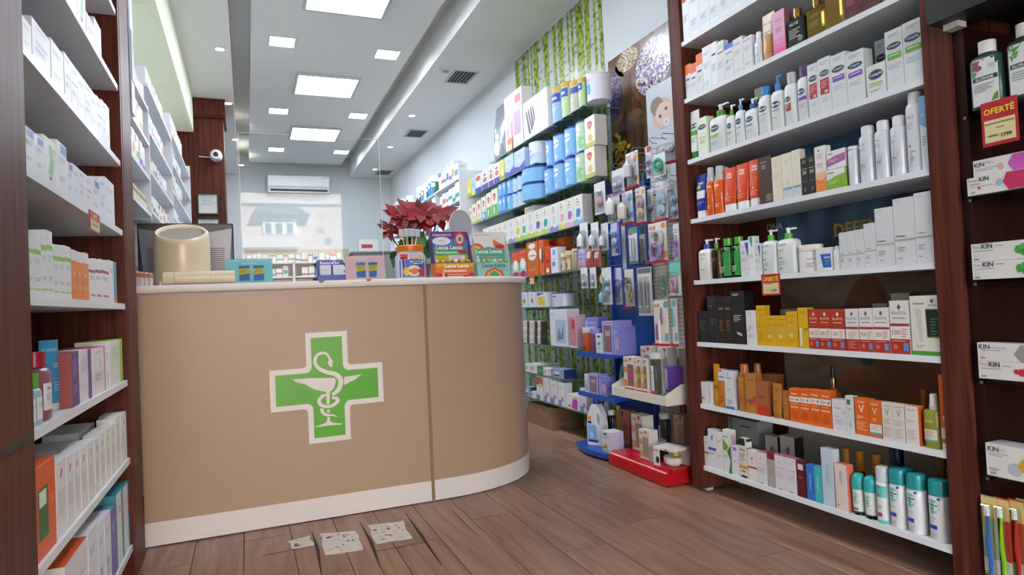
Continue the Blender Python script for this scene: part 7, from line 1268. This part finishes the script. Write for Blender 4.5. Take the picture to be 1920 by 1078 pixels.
MB().rings(R + [R[0]], M('8fc0c0', 0.3), False).build('ring', e, smooth=True); MB().rings([[(x, 0.022 * math.cos(2 * math.pi * j / 16), 0.111 + 0.06 * math.sin(2 * math.pi * j / 16)) for j in range(16)] for x in (-0.004, 0.004)], M('6a7a80')).build('seat_net', e)
# goods on the blue base
st('peach', 'carton', 'tall peach coloured carton', 'd08a70', name='baby_care_carton', side='c88068', ops=[B(0.15, 0.82, 0.35, 0.95, '2a2a30'), E_(0.5, 0.5, 0.3, 0.14, 'c0604a'), E_(0.5, 0.25, 0.3, 0.12, 'b85a48')])
st('gbot', 'bottle', 'clear glass baby bottle with white cap', '9aa8a4', clear=True, cap='dcdcd8', bh=0.85, nk=0.5, cw=0.6)
st('ybot', 'bottle', 'yellow baby shampoo bottle', 'b08a2a', cap='c9a83a', bh=0.88, nk=0.4, n=2.4)
st('tbot', 'bottle', 'pale teal lotion bottle', '7a9a9a', cap='6a9aa8', bh=0.88, nk=0.4, n=2.4)
st('chic', 'carton', 'white and lilac baby care carton with green base', 'd6d8d8', name='baby_care_carton', side='c0b8d8', ops=[E_(0.35, 0.86, 0.2, 0.05, '1f3f7a'), P([(0.1, 0.2), (0.6, 0.2), (0.5, 0.42), (0.2, 0.36)], 'c9a83a'), B(0.05, 0.2, 0.55, 0.24, '2a2a2a'), B(0, 0, 1, 0.14, '9ac07a'), L(0.1, 0.75, 0.8, 3)])
row('blue stand base', 2.02, 0.046, 1, [('chic', 1130, 1147, 806, {'h': 0.13, 'd': 0.09}), ('gbot', 1123, 1133, 770, {'back': 0.13}), ('gbot', 1136, 1147, 768, {'back': 0.12}), ('ybot', 1149, 1161, 760, {'back': 0.2}), ('tbot', 1131, 1141, 745, {'back': 0.24}), ('peach', 1165, 1183, 766, {'back': 0.2, 'd': 0.05})], G2)
p = at(1109, 836, Z=0.046)
e = empty('detergent_bottle', (2.09, p.y, 0.0465), 'white laundry detergent bottle with blue cap and handle hole', 'bottle', None, -1.2)
hb = z_on(757, 2.09, p.y) - 0.0465
prf = [(0.0, 0.062), (0.012, 0.066), (hb * 0.5, 0.066), (hb * 0.75, 0.056), (hb * 0.92, 0.034), (hb, 0.02)]
outl = [(-r, z) for z, r in prf]; outr = [(r, z) for z, r in prf][::-1]
hole = [(0.028 + 0.013 * math.cos(a), hb * 0.62 + hb * 0.16 * math.sin(a)) for a in [2 * math.pi * k / 14 for k in range(14)]]
import bmesh
bm = bmesh.new()
def loop(pts, y):
    vs = [bm.verts.new((x, y, z)) for x, z in pts]; return vs, [bm.edges.new((vs[i], vs[(i + 1) % len(vs)])) for i in range(len(vs))]
for y, k in ((-0.03, 1), (0.03, -1)):
    a, ea = loop(outl + outr, y); h_, eh = loop(hole, y); bmesh.ops.triangle_fill(bm, edges=ea + eh, use_beauty=True)
    if k == 1: A, H1 = a, h_
    else: A2, H2 = a, h_
for i in range(len(A)): bm.faces.new((A[i], A[(i + 1) % len(A)], A2[(i + 1) % len(A)], A2[i]))
for i in range(len(H1)): bm.faces.new((H1[i], H1[(i + 1) % len(H1)], H2[(i + 1) % len(H1)], H2[i]))
bmesh.ops.recalc_face_normals(bm, faces=bm.faces); me = bpy.data.meshes.new('body'); bm.to_mesh(me); bm.free(); me.materials.append(M('dcdfe2', 0.3))
o = bpy.data.objects.new('body', me); C.objects.link(o); o.parent = e
md = o.modifiers.new('round', 'BEVEL'); md.width = 0.009; md.segments = 2; md.angle_limit = 0.9
cyl('cap', 0.021, hb - 0.002, hb + 0.038, M('1f4fb8', 0.3), e, 0.004)
put_print([B(0.06, 0.12, 0.62, 0.5, '7fb0dc'), B(0.06, 0.08, 0.7, 0.14, '1f2f7a'), E_(0.2, 0.66, 0.12, 0.05, 'dc9a2a'), E_(0.2, 0.56, 0.14, 0.035, '1f3f8a'), E_(0.3, 0.25, 0.12, 0.08, 'b0d4ee')], 0.13, hb, lambda x, z: -0.0302, e)
# goods on the red base and white tray
G3 = 'goods on the red stand'
def nukops(c, extra=[]): return [T('NUK', 0.28, 0.88, 0.4, 0.08, 'b81f2c', True), P([(0.55, 0.97), (0.8, 0.97), (0.68, 0.86)], 'b81f2c'), B(0.35, 0.12, 0.95, 0.78, c), E_(0.17, 0.6, 0.15, 0.1, 'd98a2a'), B(0.04, 0.1, 0.3, 0.3, 'd98a2a'), B(0, 0, 1, 0.05, 'b81c28')] + extra
st('nukpink', 'carton', 'baby bottle carton with pink bottle in window', 'd8d2ca', name='baby_bottle_carton', ops=nukops('8a6460', [B(0.4, 0.40, 0.92, 0.52, 'c04a70')]))
st('nukyel', 'carton', 'baby bottle carton with yellow bottle in window', 'd8d2ca', name='baby_bottle_carton', ops=nukops('8a7a50', [B(0.45, 0.42, 0.92, 0.54, 'c9a01e')]))
st('nukbe', 'carton', 'baby bottle carton with beige window', 'd5cfc8', name='baby_bottle_carton', ops=nukops('9a8a7c'))
st('nukgl', 'bottle', 'clear glass baby bottle with white label', 'a8b4b0', clear=True, cap='c8ccca', bh=0.86, nk=0.7, cw=0.75, ops=[B(0.1, 0.1, 0.5, 0.8, 'd0d8dc'), T('NUK', 0.3, 0.6, 0.3, 0.05, 'b81f2c', True), B(0.1, 0.02, 0.6, 0.1, 'b81c28')])
st('nukpur', 'carton', 'purple breast pad carton', '6f4fb0', name='baby_care_carton', side='7a50b8', ops=[B(0.05, 0.8, 0.5, 0.95, '5fb0d0'), P([(0.3, 0.95), (0.7, 0.9), (0.7, 0.1), (0.5, 0.1)], 'd0b8c8'), E_(0.3, 0.25, 0.2, 0.12, 'd8d0e8')])
row('white tray', 2.03, NZ, 1, [('nukpink', 1171, 1191, 668), ('nukyel', 1192, 1204, 672), ('nukyel', 1205, 1215, 672), ('nukgl', 1217, 1239, 661, {'d': 0.055}), ('nukpur', 1241, 1258, 686, {'d': 0.09, 'back': 0.11}), ('nukbe', 1204, 1226, 648, {'back': 0.14, 'd': 0.06}), ('nukbe', 1236, 1256, 650, {'back': 0.16, 'd': 0.06}), ('nukbe', 1262, 1276, 652, {'back': 0.25, 'd': 0.06})], G3)
row('red stand base', 2.01, 0.078, 1, [('nukbe', 1186, 1208, 775, {'back': 0.10}), ('nukbe', 1200, 1219, 803, {'back': 0.02, 'desc': 'baby spoon carton with clear window'}), ('nukgl', 1232, 1248, 774, {'back': 0.2}), ('nukbe', 1266, 1286, 775, {'back': 0.22, 'c': 'b8a490', 'desc': 'sand coloured baby bowl carton'})], G3)
e = empty('milk_container', (2.155, y_on(1236, 2.155, 0.078), 0.0786), 'clear stacking milk powder container with pale lid', 'container')
MB().lathe([(0.04, 0), (0.043, 0.004), (0.043, 0.075)], glassy('c0c4c4', 0.1), 20).build('body', e, smooth=True); MB().lathe([(0.046, 0.0755), (0.046, 0.09), (0.043, 0.095)], M('a8bcb8', 0.3), 20).build('lid', e, smooth=True)
e = empty('bowl_pack', (2.075, 2.925, 0.0786), 'boxed baby feeding bowl at the front of the red base', 'baby bowl', None, -1.35)
bx('card_base', -0.075, 0.075, -0.06, 0.06, 0, 0.012, M('b81c28', 0.35), e); bx('card_front', -0.075, -0.03, -0.06, -0.058, 0.012, 0.1, M('d8d2ca'), e); bx('card_top', -0.075, 0.075, -0.06, 0.06, 0.1, 0.112, M('ddd8d0'), e)
bx('card_back', -0.075, 0.075, 0.058, 0.06, 0.012, 0.1, M('cfc8c0'), e)
MB().lathe([(0.028, 0.0125), (0.048, 0.03), (0.052, 0.06), (0.05, 0.062)], M('d6d0c6', 0.3), 20, 0.012, 0).build('bowl', e, smooth=True); MB().lathe([(0.012, 0.0635), (0.02, 0.07), (0.018, 0.09)], M('b5a02a', 0.3), 12, 0.03, 0).build('spoon_rest', e, smooth=True)
put_print([T('NUK', 0.15, 0.85, 0.2, 0.1, 'b81f2c', True), E_(0.2, 0.4, 0.08, 0.16, '2a2a2a'), P([(0.5, 0.97), (0.7, 0.97), (0.6, 0.9)], 'b81c28')], 0.15, 0.112, lambda x, z: -0.0605, e)
# ================================================================ things on the counter
# monitor seen from behind
mp = at(345, 418, Y=3.76); ml_, mr_ = at(256, 430, Y=3.76), at(437, 430, Y=3.76); mw = (mr_.x - ml_.x) / 2
e = empty('computer_monitor', ((ml_.x + mr_.x) / 2, 3.76, TOPZ), 'grey and black computer monitor seen from behind', 'monitor')
mh = mp.z - TOPZ
MB().cbox(-mw, mw, 0.012, 0.05, 0.05, mh, M('1b1d22', 0.35), 0.006).build('screen_frame', e)
for s in (-1, 1):                                           # two bowed back shells
    mb = MB(); z0, z1 = 0.055, mh - 0.02
    P_ = [(s * mw * 0.97, z1 - 0.01), (s * mw * 0.06, z1 - 0.045), (s * mw * 0.06, z0), (s * mw * 0.88, z0)]
    if s > 0: P_ = P_[::-1]
    P_ = P_[::-1] if False else P_
    mb.prism(P_ if s < 0 else P_, -0.006, 0.0115, M('6f737c' if s < 0 else 'a09da2', 0.35)); mb.build('back_shell', e)
    for k in range(13): bx('vent_slot', min(s * mw * 0.50, s * mw * 0.80), max(s * mw * 0.50, s * mw * 0.80), -0.0068, -0.0062, 0.075 + k * 0.011, 0.079 + k * 0.011, M('3a3c42'), e)
bx('hinge_block', -mw * 0.16, mw * 0.16, -0.02, 0.011, mh - 0.03, mh - 0.012, M('2b3148', 0.4), e); bx('neck', -0.04, 0.04, 0.0, 0.012, 0.01, 0.05, M('2b2d33'), e); bx('stand_foot', -0.11, 0.11, -0.05, 0.1, 0.0, 0.01, M('2b2d33'), e)
# cream arm cuff cylinder
CRC = M('d8cbb0', 0.25)
p = at(343, 500, Y=3.47)
e = empty('blood_pressure_monitor', (p.x, 3.47, TOPZ), 'cream cylindrical blood pressure monitor with lined opening', 'blood pressure monitor')
r = (at(397, 440, Y=3.47).x - at(290, 440, Y=3.47).x) / 2; hc = at(345, 435, Y=3.47).z - TOPZ; tl = math.radians(27)
def tilt(x, y, z): return (x, y - z * 0.06, z + (y * math.sin(tl)) * (z / hc))
def tring(rr, z): return [tilt(rr * math.cos(2 * math.pi * j / 28), rr * math.sin(2 * math.pi * j / 28), z) for j in range(28)]
MB().rings([tring(r * 0.98, 0.0), tring(r, 0.012), tring(r * 0.99, hc - 0.025), tring(r * 0.97, hc - 0.01), tring(r * 0.9, hc), tring(r * 0.82, hc - 0.003), tring(r * 0.79, hc - 0.014)], CRC, cap=False).build('housing', e, smooth=True)
mb = MB(); rs = []
for k, (rr, z) in enumerate(((0.79, hc - 0.012), (0.74, hc - 0.03), (0.68, hc - 0.07), (0.5, hc - 0.16))): rs.append([tilt((rr + 0.035 * math.sin(7 * a)) * r * math.cos(a), (rr + 0.035 * math.sin(7 * a)) * r * math.sin(a), z) for a in [2 * math.pi * j / 42 for j in range(42)]][::-1])
mb.rings(rs, M('8f8577', 0.9)).build('cuff_lining', e, smooth=True)
q = at(303, 530, Y=3.31); q2 = at(441, 528, Y=3.31)
MB().rings([[(x - p.x, -0.155 + rr * math.cos(2 * math.pi * j / 16), 0.032 + rr * math.sin(2 * math.pi * j / 16)) for j in range(16)] for x, rr in ((q.x, 0.0), (q.x, 0.024), (q.x + 0.008, 0.031), (q.x + 0.05, 0.031), (q.x + 0.051, 0.028), (q.x + 0.054, 0.028), (q.x + 0.055, 0.031), (q2.x - 0.11, 0.031), (q2.x - 0.109, 0.029), (q2.x - 0.105, 0.029), (q2.x - 0.104, 0.031), (q2.x, 0.031), (q2.x, 0.0))], CRC).build('printer_roll_housing', e, smooth=True)
bx('base', q.x - p.x - 0.01, q2.x - p.x - 0.12, -0.15, 0.08, 0.0, 0.02, CRC, e)
# small medicine boxes beside it, keyboard tray, leaflet holders
st('ctb', 'carton', 'small orange and white box', 'dcdcdc', name='medicine_carton', ops=[B(0, 0.62, 1, 0.9, 'c9703a'), L(0.2, 0.5, 0.8, 3, '9aa0b0')])
for k in range(5):
    x = x_on(250 + 8 * k, 3.42, TOPZ + 0.03)
    if k < 5: place(S['ctb'], x + 0.008, 3.40, TOPZ + 0.0006, 0.015, 0.05, 0.075 - 0.003 * k, 0.0, f'small orange and white box, {ORD[k]} from left behind the wooden post', 'small boxes on the counter')
def holder(a, b, Y, c, label, ops, lean=0.18, clip=True):
    p, q = at(*a, Y=Y), at(*b, Y=Y); w, h = q.x - p.x, p.z - TOPZ
    e = empty('leaflet_holder', ((p.x + q.x) / 2, Y, TOPZ), label, 'leaflet holder')
    s = empty('leaflet', (0, 0, 0)); s.parent = e
    o = bx('sheet', -w / 2, w / 2, 0.0, 0.0012, 0.004, h * 0.98, M(c, 0.35), e); o.rotation_euler.x = -lean
    bpy.data.objects.remove(s)
    pr = put_print(ops, w, h, lambda x, z: 0.0, e); pr.rotation_euler.x = -lean
    o = bx('clear_front', -w / 2 - 0.004, w / 2 + 0.004, -0.006, -0.004, 0.002, h, pane('f6fafa', 1.5), e); o.rotation_euler.x = -lean
    bx('foot', -w / 2, w / 2, -0.004, 0.07, 0.0, 0.003, pane('f0f6f6', 1.5), e)
pills = [B(0.27, 0.12, 0.5, 0.72, '2f6fb8'), P([(0.27, 0.35), (0.5, 0.4), (0.5, 0.62), (0.27, 0.6)], 'd8c02a'), B(0.58, 0.12, 0.81, 0.72, '2f6fb8'), P([(0.58, 0.35), (0.81, 0.4), (0.81, 0.62), (0.58, 0.6)], 'd8c02a'), L(0.31, 0.55, 0.46, 2, '8a7a1a', 0.06), L(0.62, 0.55, 0.77, 2, '8a7a1a', 0.06)]
holder((423, 484), (512, 530), 3.37, '86d6e2', 'turquoise leaflet in a clear holder beside the cream cylinder', [L(0.1, 0.92, 0.85, 1, 'd8eef0', 0.05), T('HAIR & NAILS', 0.5, 0.82, 0.35, 0.06, 'e6f4f6', True)] + pills)
holder((647, 478), (724, 525), 3.37, 'eebcc4', 'pink leaflet in a clear holder beside the orange lidded jar', [L(0.15, 0.95, 0.75, 1, 'f0d8dc', 0.05), B(0.250, 0.822, 0.550, 0.855, 'f6e4e6')] + pills + [P([(0.75, 0.0), (1, 0.0), (1, 0.5), (0.8, 0.5)], 'e6c8cc')])
p, q = at(594, 487, Y=3.45), at(647, 527, Y=3.45)
e = empty('display_box', ((p.x + q.x) / 2, 3.45, TOPZ), 'dark blue counter display box of sachets behind the pink leaflet', 'display box')
w, h = q.x - p.x, p.z - TOPZ
bx('tray', -w / 2, w / 2, -0.04, 0.04, 0, h * 0.3, M('24409a'), e); bx('back_card', -w / 2, w / 2, 0.036, 0.04, h * 0.3, h, M('24409a'), e)
for k in range(4): bx('sachet_box', -w / 2 + 0.012 + (k % 2) * w * 0.46, -w / 2 + 0.008 + (k % 2) * w * 0.46 + w * 0.42, -0.03, 0.03, h * 0.301 + (k // 2) * h * 0.225, h * 0.52 + (k // 2) * h * 0.22, M('c4cbdc'), e)
put_print([T('RestoraFlor', 0.5, 0.88, 0.85, 0.13, 'dfe6f4', True), B(0, 0, 1, 0.04, 'd0d8e8')], w, h, lambda x, z: (0.0355 if z > h * 0.31 else -0.0402), e)
e = empty('stapler', (x_on(748, 3.5, TOPZ), 3.52, TOPZ), 'black pen holder with pens between leaflet and jar', 'pen holder')
MB().lathe([(0.022, 0), (0.024, 0.07)], M('8a8f98', 0.4), 14).build('cup', e, smooth=True)
e.name = 'pen_holder'
for k, (dx, c) in enumerate(((-0.008, '1c1c22'), (0.006, '2f4fb0'), (0.0, '22222a'))): MB().tube([(dx, 0.003 * k - 0.003, 0.071), (dx * 2.2, 0.004 * k, 0.125)], 0.003, M(c), 6).build('pen', e)
# lollipop jar
p = at(770, 500, Y=3.38); rj = (at(797, 500, Y=3.38).x - at(742, 500, Y=3.38).x) / 2; hj = at(770, 473, Y=3.38).z - TOPZ
e = empty('lollipop_jar', (p.x, 3.38, TOPZ), 'clear jar with orange lid holding wrapped kids lollipops', 'jar')
pr = [(0.9, 0.9, 0), (1, 1, 0.008), (1, 1, hj * 0.82), (0.88, 0.88, hj * 0.93), (0.84, 0.84, hj)]
body('jar_body', pr, 2 * rj, 2 * rj, 2.6, M('c3cade', 0.15), e)
put_print([B(0.06, 0.06, 0.94, 0.86, '2f4aa8'), B(0.08, 0.70, 0.30, 0.9, 'c8202c'), T('KIDS', 0.52, 0.78, 0.3, 0.12, 'd8a03a', True), T('MULTIVITAMIN', 0.62, 0.62, 0.5, 0.08, 'e8ecf4', True), T('+ IMMUNITY', 0.62, 0.54, 0.4, 0.06, 'e8ecf4', True), E_(0.5, 0.28, 0.24, 0.2, 'd8d8a8'), E_(0.5, 0.26, 0.13, 0.12, 'd86a3a'), E_(0.24, 0.26, 0.1, 0.16, 'd9b03a'), E_(0.76, 0.22, 0.11, 0.16, 'b8405a'), E_(0.74, 0.82, 0.08, 0.06, 'd8c03a')], 2 * rj, hj, front_fn(pr, 2 * rj, 2 * rj, 2.6), e, True)
MB().lathe([(rj * 0.9, hj + 0.0005), (rj * 0.92, hj + 0.004), (rj * 0.92, hj + 0.03), (rj * 0.86, hj + 0.034)], M('e07a1a', 0.35), 28).build('lid', e, smooth=True)
for k in range(9):
    a = k * 2.4; x, y = rj * 0.55 * math.cos(a), rj * 0.5 * math.sin(a); z0 = hj + 0.035
    s = MB().tube([(x * 0.7, y * 0.7, z0), (x, y, z0 + 0.05)], 0.0018, M('e6e4de'), 6).build('lollipop_stick', e)
    c = ['dcdee2', 'd8a0a0', 'dcdee2', '7f95cc', 'e0d8c8'][k % 5]
    MB().cbox(x - 0.015, x + 0.015, y - 0.003, y + 0.003, z0 + 0.046, z0 + 0.086, M(c, 0.3), 0.002).build('lollipop', e); MB().cbox(x - 0.019, x + 0.019, y - 0.0045, y + 0.0045, z0 + 0.042, z0 + 0.098, pane('f4f6f8', 1.5, 0.05), 0.002).build('wrapper', e)
# two lollipop display boxes
def lecca(a, b, Y, label, top, mid, low, tray, txt, rz=0.0):
    p, q = at(*a, Y=Y), at(*b, Y=Y); w = q.x - p.x; h = p.z - TOPZ; z1 = h * 0.36
    e = empty('sweets_display_box', ((p.x + q.x) / 2, Y, TOPZ), label, 'display box', 'lollipop display boxes', rz)
    MB().prism([(-w / 2 + 0.004, 0), (w / 2 - 0.004, 0), (w / 2, z1 * 0.86), (-w / 2, z1 * 0.86)], 0.0, 0.09, M(tray, 0.4)).build('tray', e)
    bx('header_card', -w / 2, w / 2, 0.086, 0.0895, z1 * 0.87, h, M(mid, 0.4), e)
    for s in (-1, 1): MB().add([(s * w / 2, y, z) for y, z in ((0.0, z1 * 0.87), (0.085, z1 * 0.87), (0.085, h * 0.97), (0.05, h * 0.8))] + [(s * (w / 2 - 0.002), y, z) for y, z in ((0.0, z1 * 0.87), (0.085, z1 * 0.87), (0.085, h * 0.97), (0.05, h * 0.8))], [(0, 1, 2, 3), (7, 6, 5, 4), (0, 4, 5, 1), (1, 5, 6, 2), (2, 6, 7, 3), (3, 7, 4, 0)], M(top, 0.4)).build('side_card', e)
    put_print(txt, w, h, lambda x, z: (0.0858 if z > z1 * 0.87 else -0.0002), e)
    for k in range(6):
        x = -w / 2 + w * (k + 0.5) / 6
        MB().lathe([(0.004, z1 * 0.87), (0.012, z1 * 0.87 + 0.006), (0.012, z1 * 0.87 + 0.014), (0.004, z1 * 0.87 + 0.02)], M(['d8d8d0', 'd8b03a', '7ab05a'][k % 3], 0.3), 10, x, 0.03).build('lollipop', e, smooth=True)
arc = lambda u, v, r, cols: [E_(u, v, r - 0.03 * i, (r - 0.03 * i) * 1.1, c) for i, c in enumerate(cols)]
RB = ['c8382c', 'd9862a', 'd8c83a', '4fa05a', '3f6fc0']
lecca((813, 431), (889, 521), 3.38, 'purple and rainbow lollipop display box beside the jar', '5a3a8a', '4f93c8', '', 'd9701e',
    [B(0, 0.84, 1, 1, '5a2f8a'), T('FARMACRESCITA', 0.32, 0.93, 0.5, 0.06, 'e6e0ee', True), B(0, 0.66, 1, 0.84, '3f7fc8'), B(0, 0.5, 1, 0.66, '2f9a6a'), B(0, 0.36, 1, 0.5, 'a8b82a')] + arc(0.79, 0.84, 0.14, ['c8382c', 'd9862a', 'd8d8e0', '3f6fc0']) + [E_(0.3, 0.80, 0.24, 0.09, 'e2e2e6'), T('baby', 0.3, 0.80, 0.3, 0.06, '8a9aa8'), T('Lecca Lecca', 0.5, 0.665, 0.8, 0.09, 'f0f0f4', True), T('Multivitaminico', 0.45, 0.56, 0.62, 0.07, 'e6ecd8', True), B(0.72, 0.54, 0.96, 0.6, 'b0283a'), B(0.48, 0.40, 0.9, 0.5, 'e4e2dc'), L(0.52, 0.485, 0.86, 3, '9a9aa0', 0.03),
     B(0, 0.22, 1, 0.305, 'd99a1e'), B(0, 0, 1, 0.1, 'b8241e'), T('Lecca Lecca', 0.55, 0.25, 0.7, 0.08, 'f4f0e6', True), T('Multivitaminico', 0.5, 0.15, 0.6, 0.06, 'f0e8d8', True), T('5', 0.2, 0.06, 0.1, 0.09, 'f4f0e6', True), L(0.3, 0.08, 0.85, 2, 'f0c8b0', 0.04)])
lecca((892, 432), (957, 521), 3.40, 'white and mint lollipop display box at the counter curve', 'c8d0cc', 'dcd8d4', '', '7fc0b0',
    [T('FARMACRESCITA', 0.3, 0.94, 0.45, 0.04, '8a8a92'), T('baby', 0.76, 0.86, 0.3, 0.06, 'a8b0b8')] + [E_(0.12, 0.56, 0.26 - 0.045 * i, 0.2 - 0.035 * i, c) for i, c in enumerate(RB)] + [P([(0.62, 0.84), (0.98, 0.7), (0.98, 0.6), (0.66, 0.66)], 'd9642a'), B(0.72, 0.64, 0.96, 0.72, 'b0283a'), B(0, 0.36, 1, 0.6, '3f9a88'), P([(0, 0.6), (0.5, 0.68), (1, 0.6)], '3f9a88'), T('Lecca Lecca', 0.5, 0.58, 0.78, 0.09, 'f0f2ee', True), T('5', 0.16, 0.44, 0.08, 0.09, 'f0f2ee', True), T('MULTIVITAMINICO', 0.5, 0.455, 0.5, 0.05, 'd8a04a', True), L(0.3, 0.40, 0.8, 1, 'd8e8e0', 0.03),
     P([(0.2, 0.0), (0.8, 0.0), (0.74, 0.12), (0.5, 0.2), (0.26, 0.12)], 'c8382c'), P([(0.26, 0.0), (0.74, 0.0), (0.68, 0.1), (0.5, 0.165), (0.32, 0.1)], 'd9a02a'), P([(0.32, 0.0), (0.68, 0.0), (0.62, 0.08), (0.5, 0.13), (0.38, 0.08)], '3f8a5a'), T('Lecca Lecca', 0.5, 0.245, 0.75, 0.08, '2f4a6a', True)], -0.08)
# round counter mirror seen from the back
p = at(864, 432, Y=3.52)
e = empty('counter_mirror', (p.x, 3.52, TOPZ), 'oval grey backed counter mirror behind the lollipop boxes', 'mirror')
zt = at(862, 394, Y=3.52).z - TOPZ; rm = 0.066; n = 28
MB().prism([(rm * math.cos(2 * math.pi * k / n), zt - 0.09 + 0.09 * math.sin(2 * math.pi * k / n)) for k in range(n)], -0.002, 0.006, M('a3a4ab', 0.35)).build('mirror_back', e)
MB().rings([[((rm + dr) * math.cos(2 * math.pi * k / n), y, zt - 0.09 + (0.09 + dr) * math.sin(2 * math.pi * k / n)) for k in range(n)] for dr, y in ((0.0, -0.004), (0.003, -0.004), (0.003, 0.008), (0.0, 0.008))], M('d9d6d2', 0.3), cap=False).build('rim', e)
cyl('stem', 0.006, 0.012, zt - 0.182, M('c9c8c6', 0.3), e, seg=10); cyl('base', 0.05, 0, 0.012, M('c9c8c6', 0.3), e)
# poinsettia
fc = at(782, 412, Y=3.75)
e = empty('poinsettia', (fc.x, 3.75, TOPZ), 'red poinsettia plant behind the lollipop jar', 'plant')
MB().lathe([(0.05, 0), (0.07, 0.09), (0.075, 0.1)], M('7a4a34', 0.6), 20).build('pot', e, smooth=True)
random.seed(5)
RD = [M('760814', 0.6), M('8a0c1a', 0.6), M('62060f', 0.6)]; GR = [M('3f6a2a', 0.5), M('55803a', 0.5), M('2f5222', 0.5)]
def leaf_mesh(Ln, W, mt, droop):
    pr = [(0.0, 0.05), (0.12, 0.35), (0.3, 0.8), (0.42, 1.0), (0.5, 0.86), (0.56, 0.98), (0.7, 0.66), (0.85, 0.3), (1.0, 0.0)]; vs = []; fs = []
    for t, w in pr:
        z = -droop * t * t * Ln; vs += [(-w * W / 2, t * Ln, z + 0.1 * w * W), (0, t * Ln, z), (w * W / 2, t * Ln, z + 0.1 * w * W)]
    for i in range(len(pr) - 1): a = i * 3; fs += [(a, a + 1, a + 4, a + 3), (a + 1, a + 2, a + 5, a + 4)]
    return MB().add(vs, fs, mt)
zb = fc.z - TOPZ
heads = [(0.0, -0.06, zb + 0.035, 0.13), (-0.11, -0.03, zb + 0.005, 0.12), (0.12, -0.03, zb + 0.015, 0.13), (0.06, 0.02, zb + 0.06, 0.12), (-0.05, 0.02, zb + 0.055, 0.11), (-0.18, -0.03, zb - 0.07, 0.085), (0.02, -0.09, zb - 0.02, 0.10), (-0.06, -0.08, zb + 0.0, 0.10), (0.08, -0.08, zb + 0.005, 0.10)]
for hx_, hy_, hz_, Ln in heads:
    MB().tube([(hx_ * 0.15, hy_ * 0.2, 0.095), (hx_ * 0.6, hy_ * 0.6, hz_ * 0.6), (hx_, hy_, hz_)], 0.004, GR[2], 6).build('stem', e)
    for k in range(10):
        a = 2 * math.pi * k / 10 + random.uniform(-0.25, 0.25); inner = k % 3 == 0; L_ = Ln * (0.65 if inner else 1.0) * random.uniform(0.85, 1.1)
        o = leaf_mesh(L_, L_ * 0.52, random.choice(RD), random.uniform(0.0, 0.3)).build('bract', e, smooth=True)
        # the flower head tips forward: bracts spread in a plane that leans towards the customer
        ti = Matrix.Rotation(math.radians(62 if hy_ < 0 else 35), 4, 'X') @ Matrix.Rotation(a, 4, 'Z') @ Matrix.Rotation(random.uniform(0.1, 0.45) * (1.6 if inner else 1.0), 4, 'X')
        o.location = (hx_, hy_, hz_ + 0.003 * (k % 4)); o.rotation_euler = ti.to_euler()
    for k in range(5): MB().lathe([(0.002, 0), (0.005, 0.004), (0.003, 0.009)], M('b8a02a'), 6, 0.006 * math.cos(k * 1.3), 0.006 * math.sin(k * 1.3)).build('floret', e, loc=(hx_, hy_ - 0.012, hz_ + 0.004))
for k in range(30):
    a = random.uniform(-2.6, 2.6) + math.pi; zz = zb * random.uniform(0.5, 0.88); L_ = random.uniform(0.09, 0.14); x = random.uniform(-0.12, 0.13)
    o = leaf_mesh(L_, L_ * 0.58, random.choice(GR), random.uniform(0.2, 0.7)).build('leaf', e, smooth=True)
    o.location = (x, random.uniform(-0.07, 0.05), zz); o.rotation_euler = (Matrix.Rotation(math.radians(random.uniform(20, 75)), 4, 'X') @ Matrix.Rotation(a, 4, 'Z')).to_euler()
# small pack standing on the grey cabinet
s = dict(k='carton', c='dcdde0', name='medicine_carton', ops=[B(0.15, 0.3, 0.7, 0.6, 'c8384a')]); p = at(690, 470, Y=6.7)
place(s, p.x, 6.7, 1.5806, 0.2, 0.08, 0.13, 0.0, 'white carton with red label on the grey back cabinet')
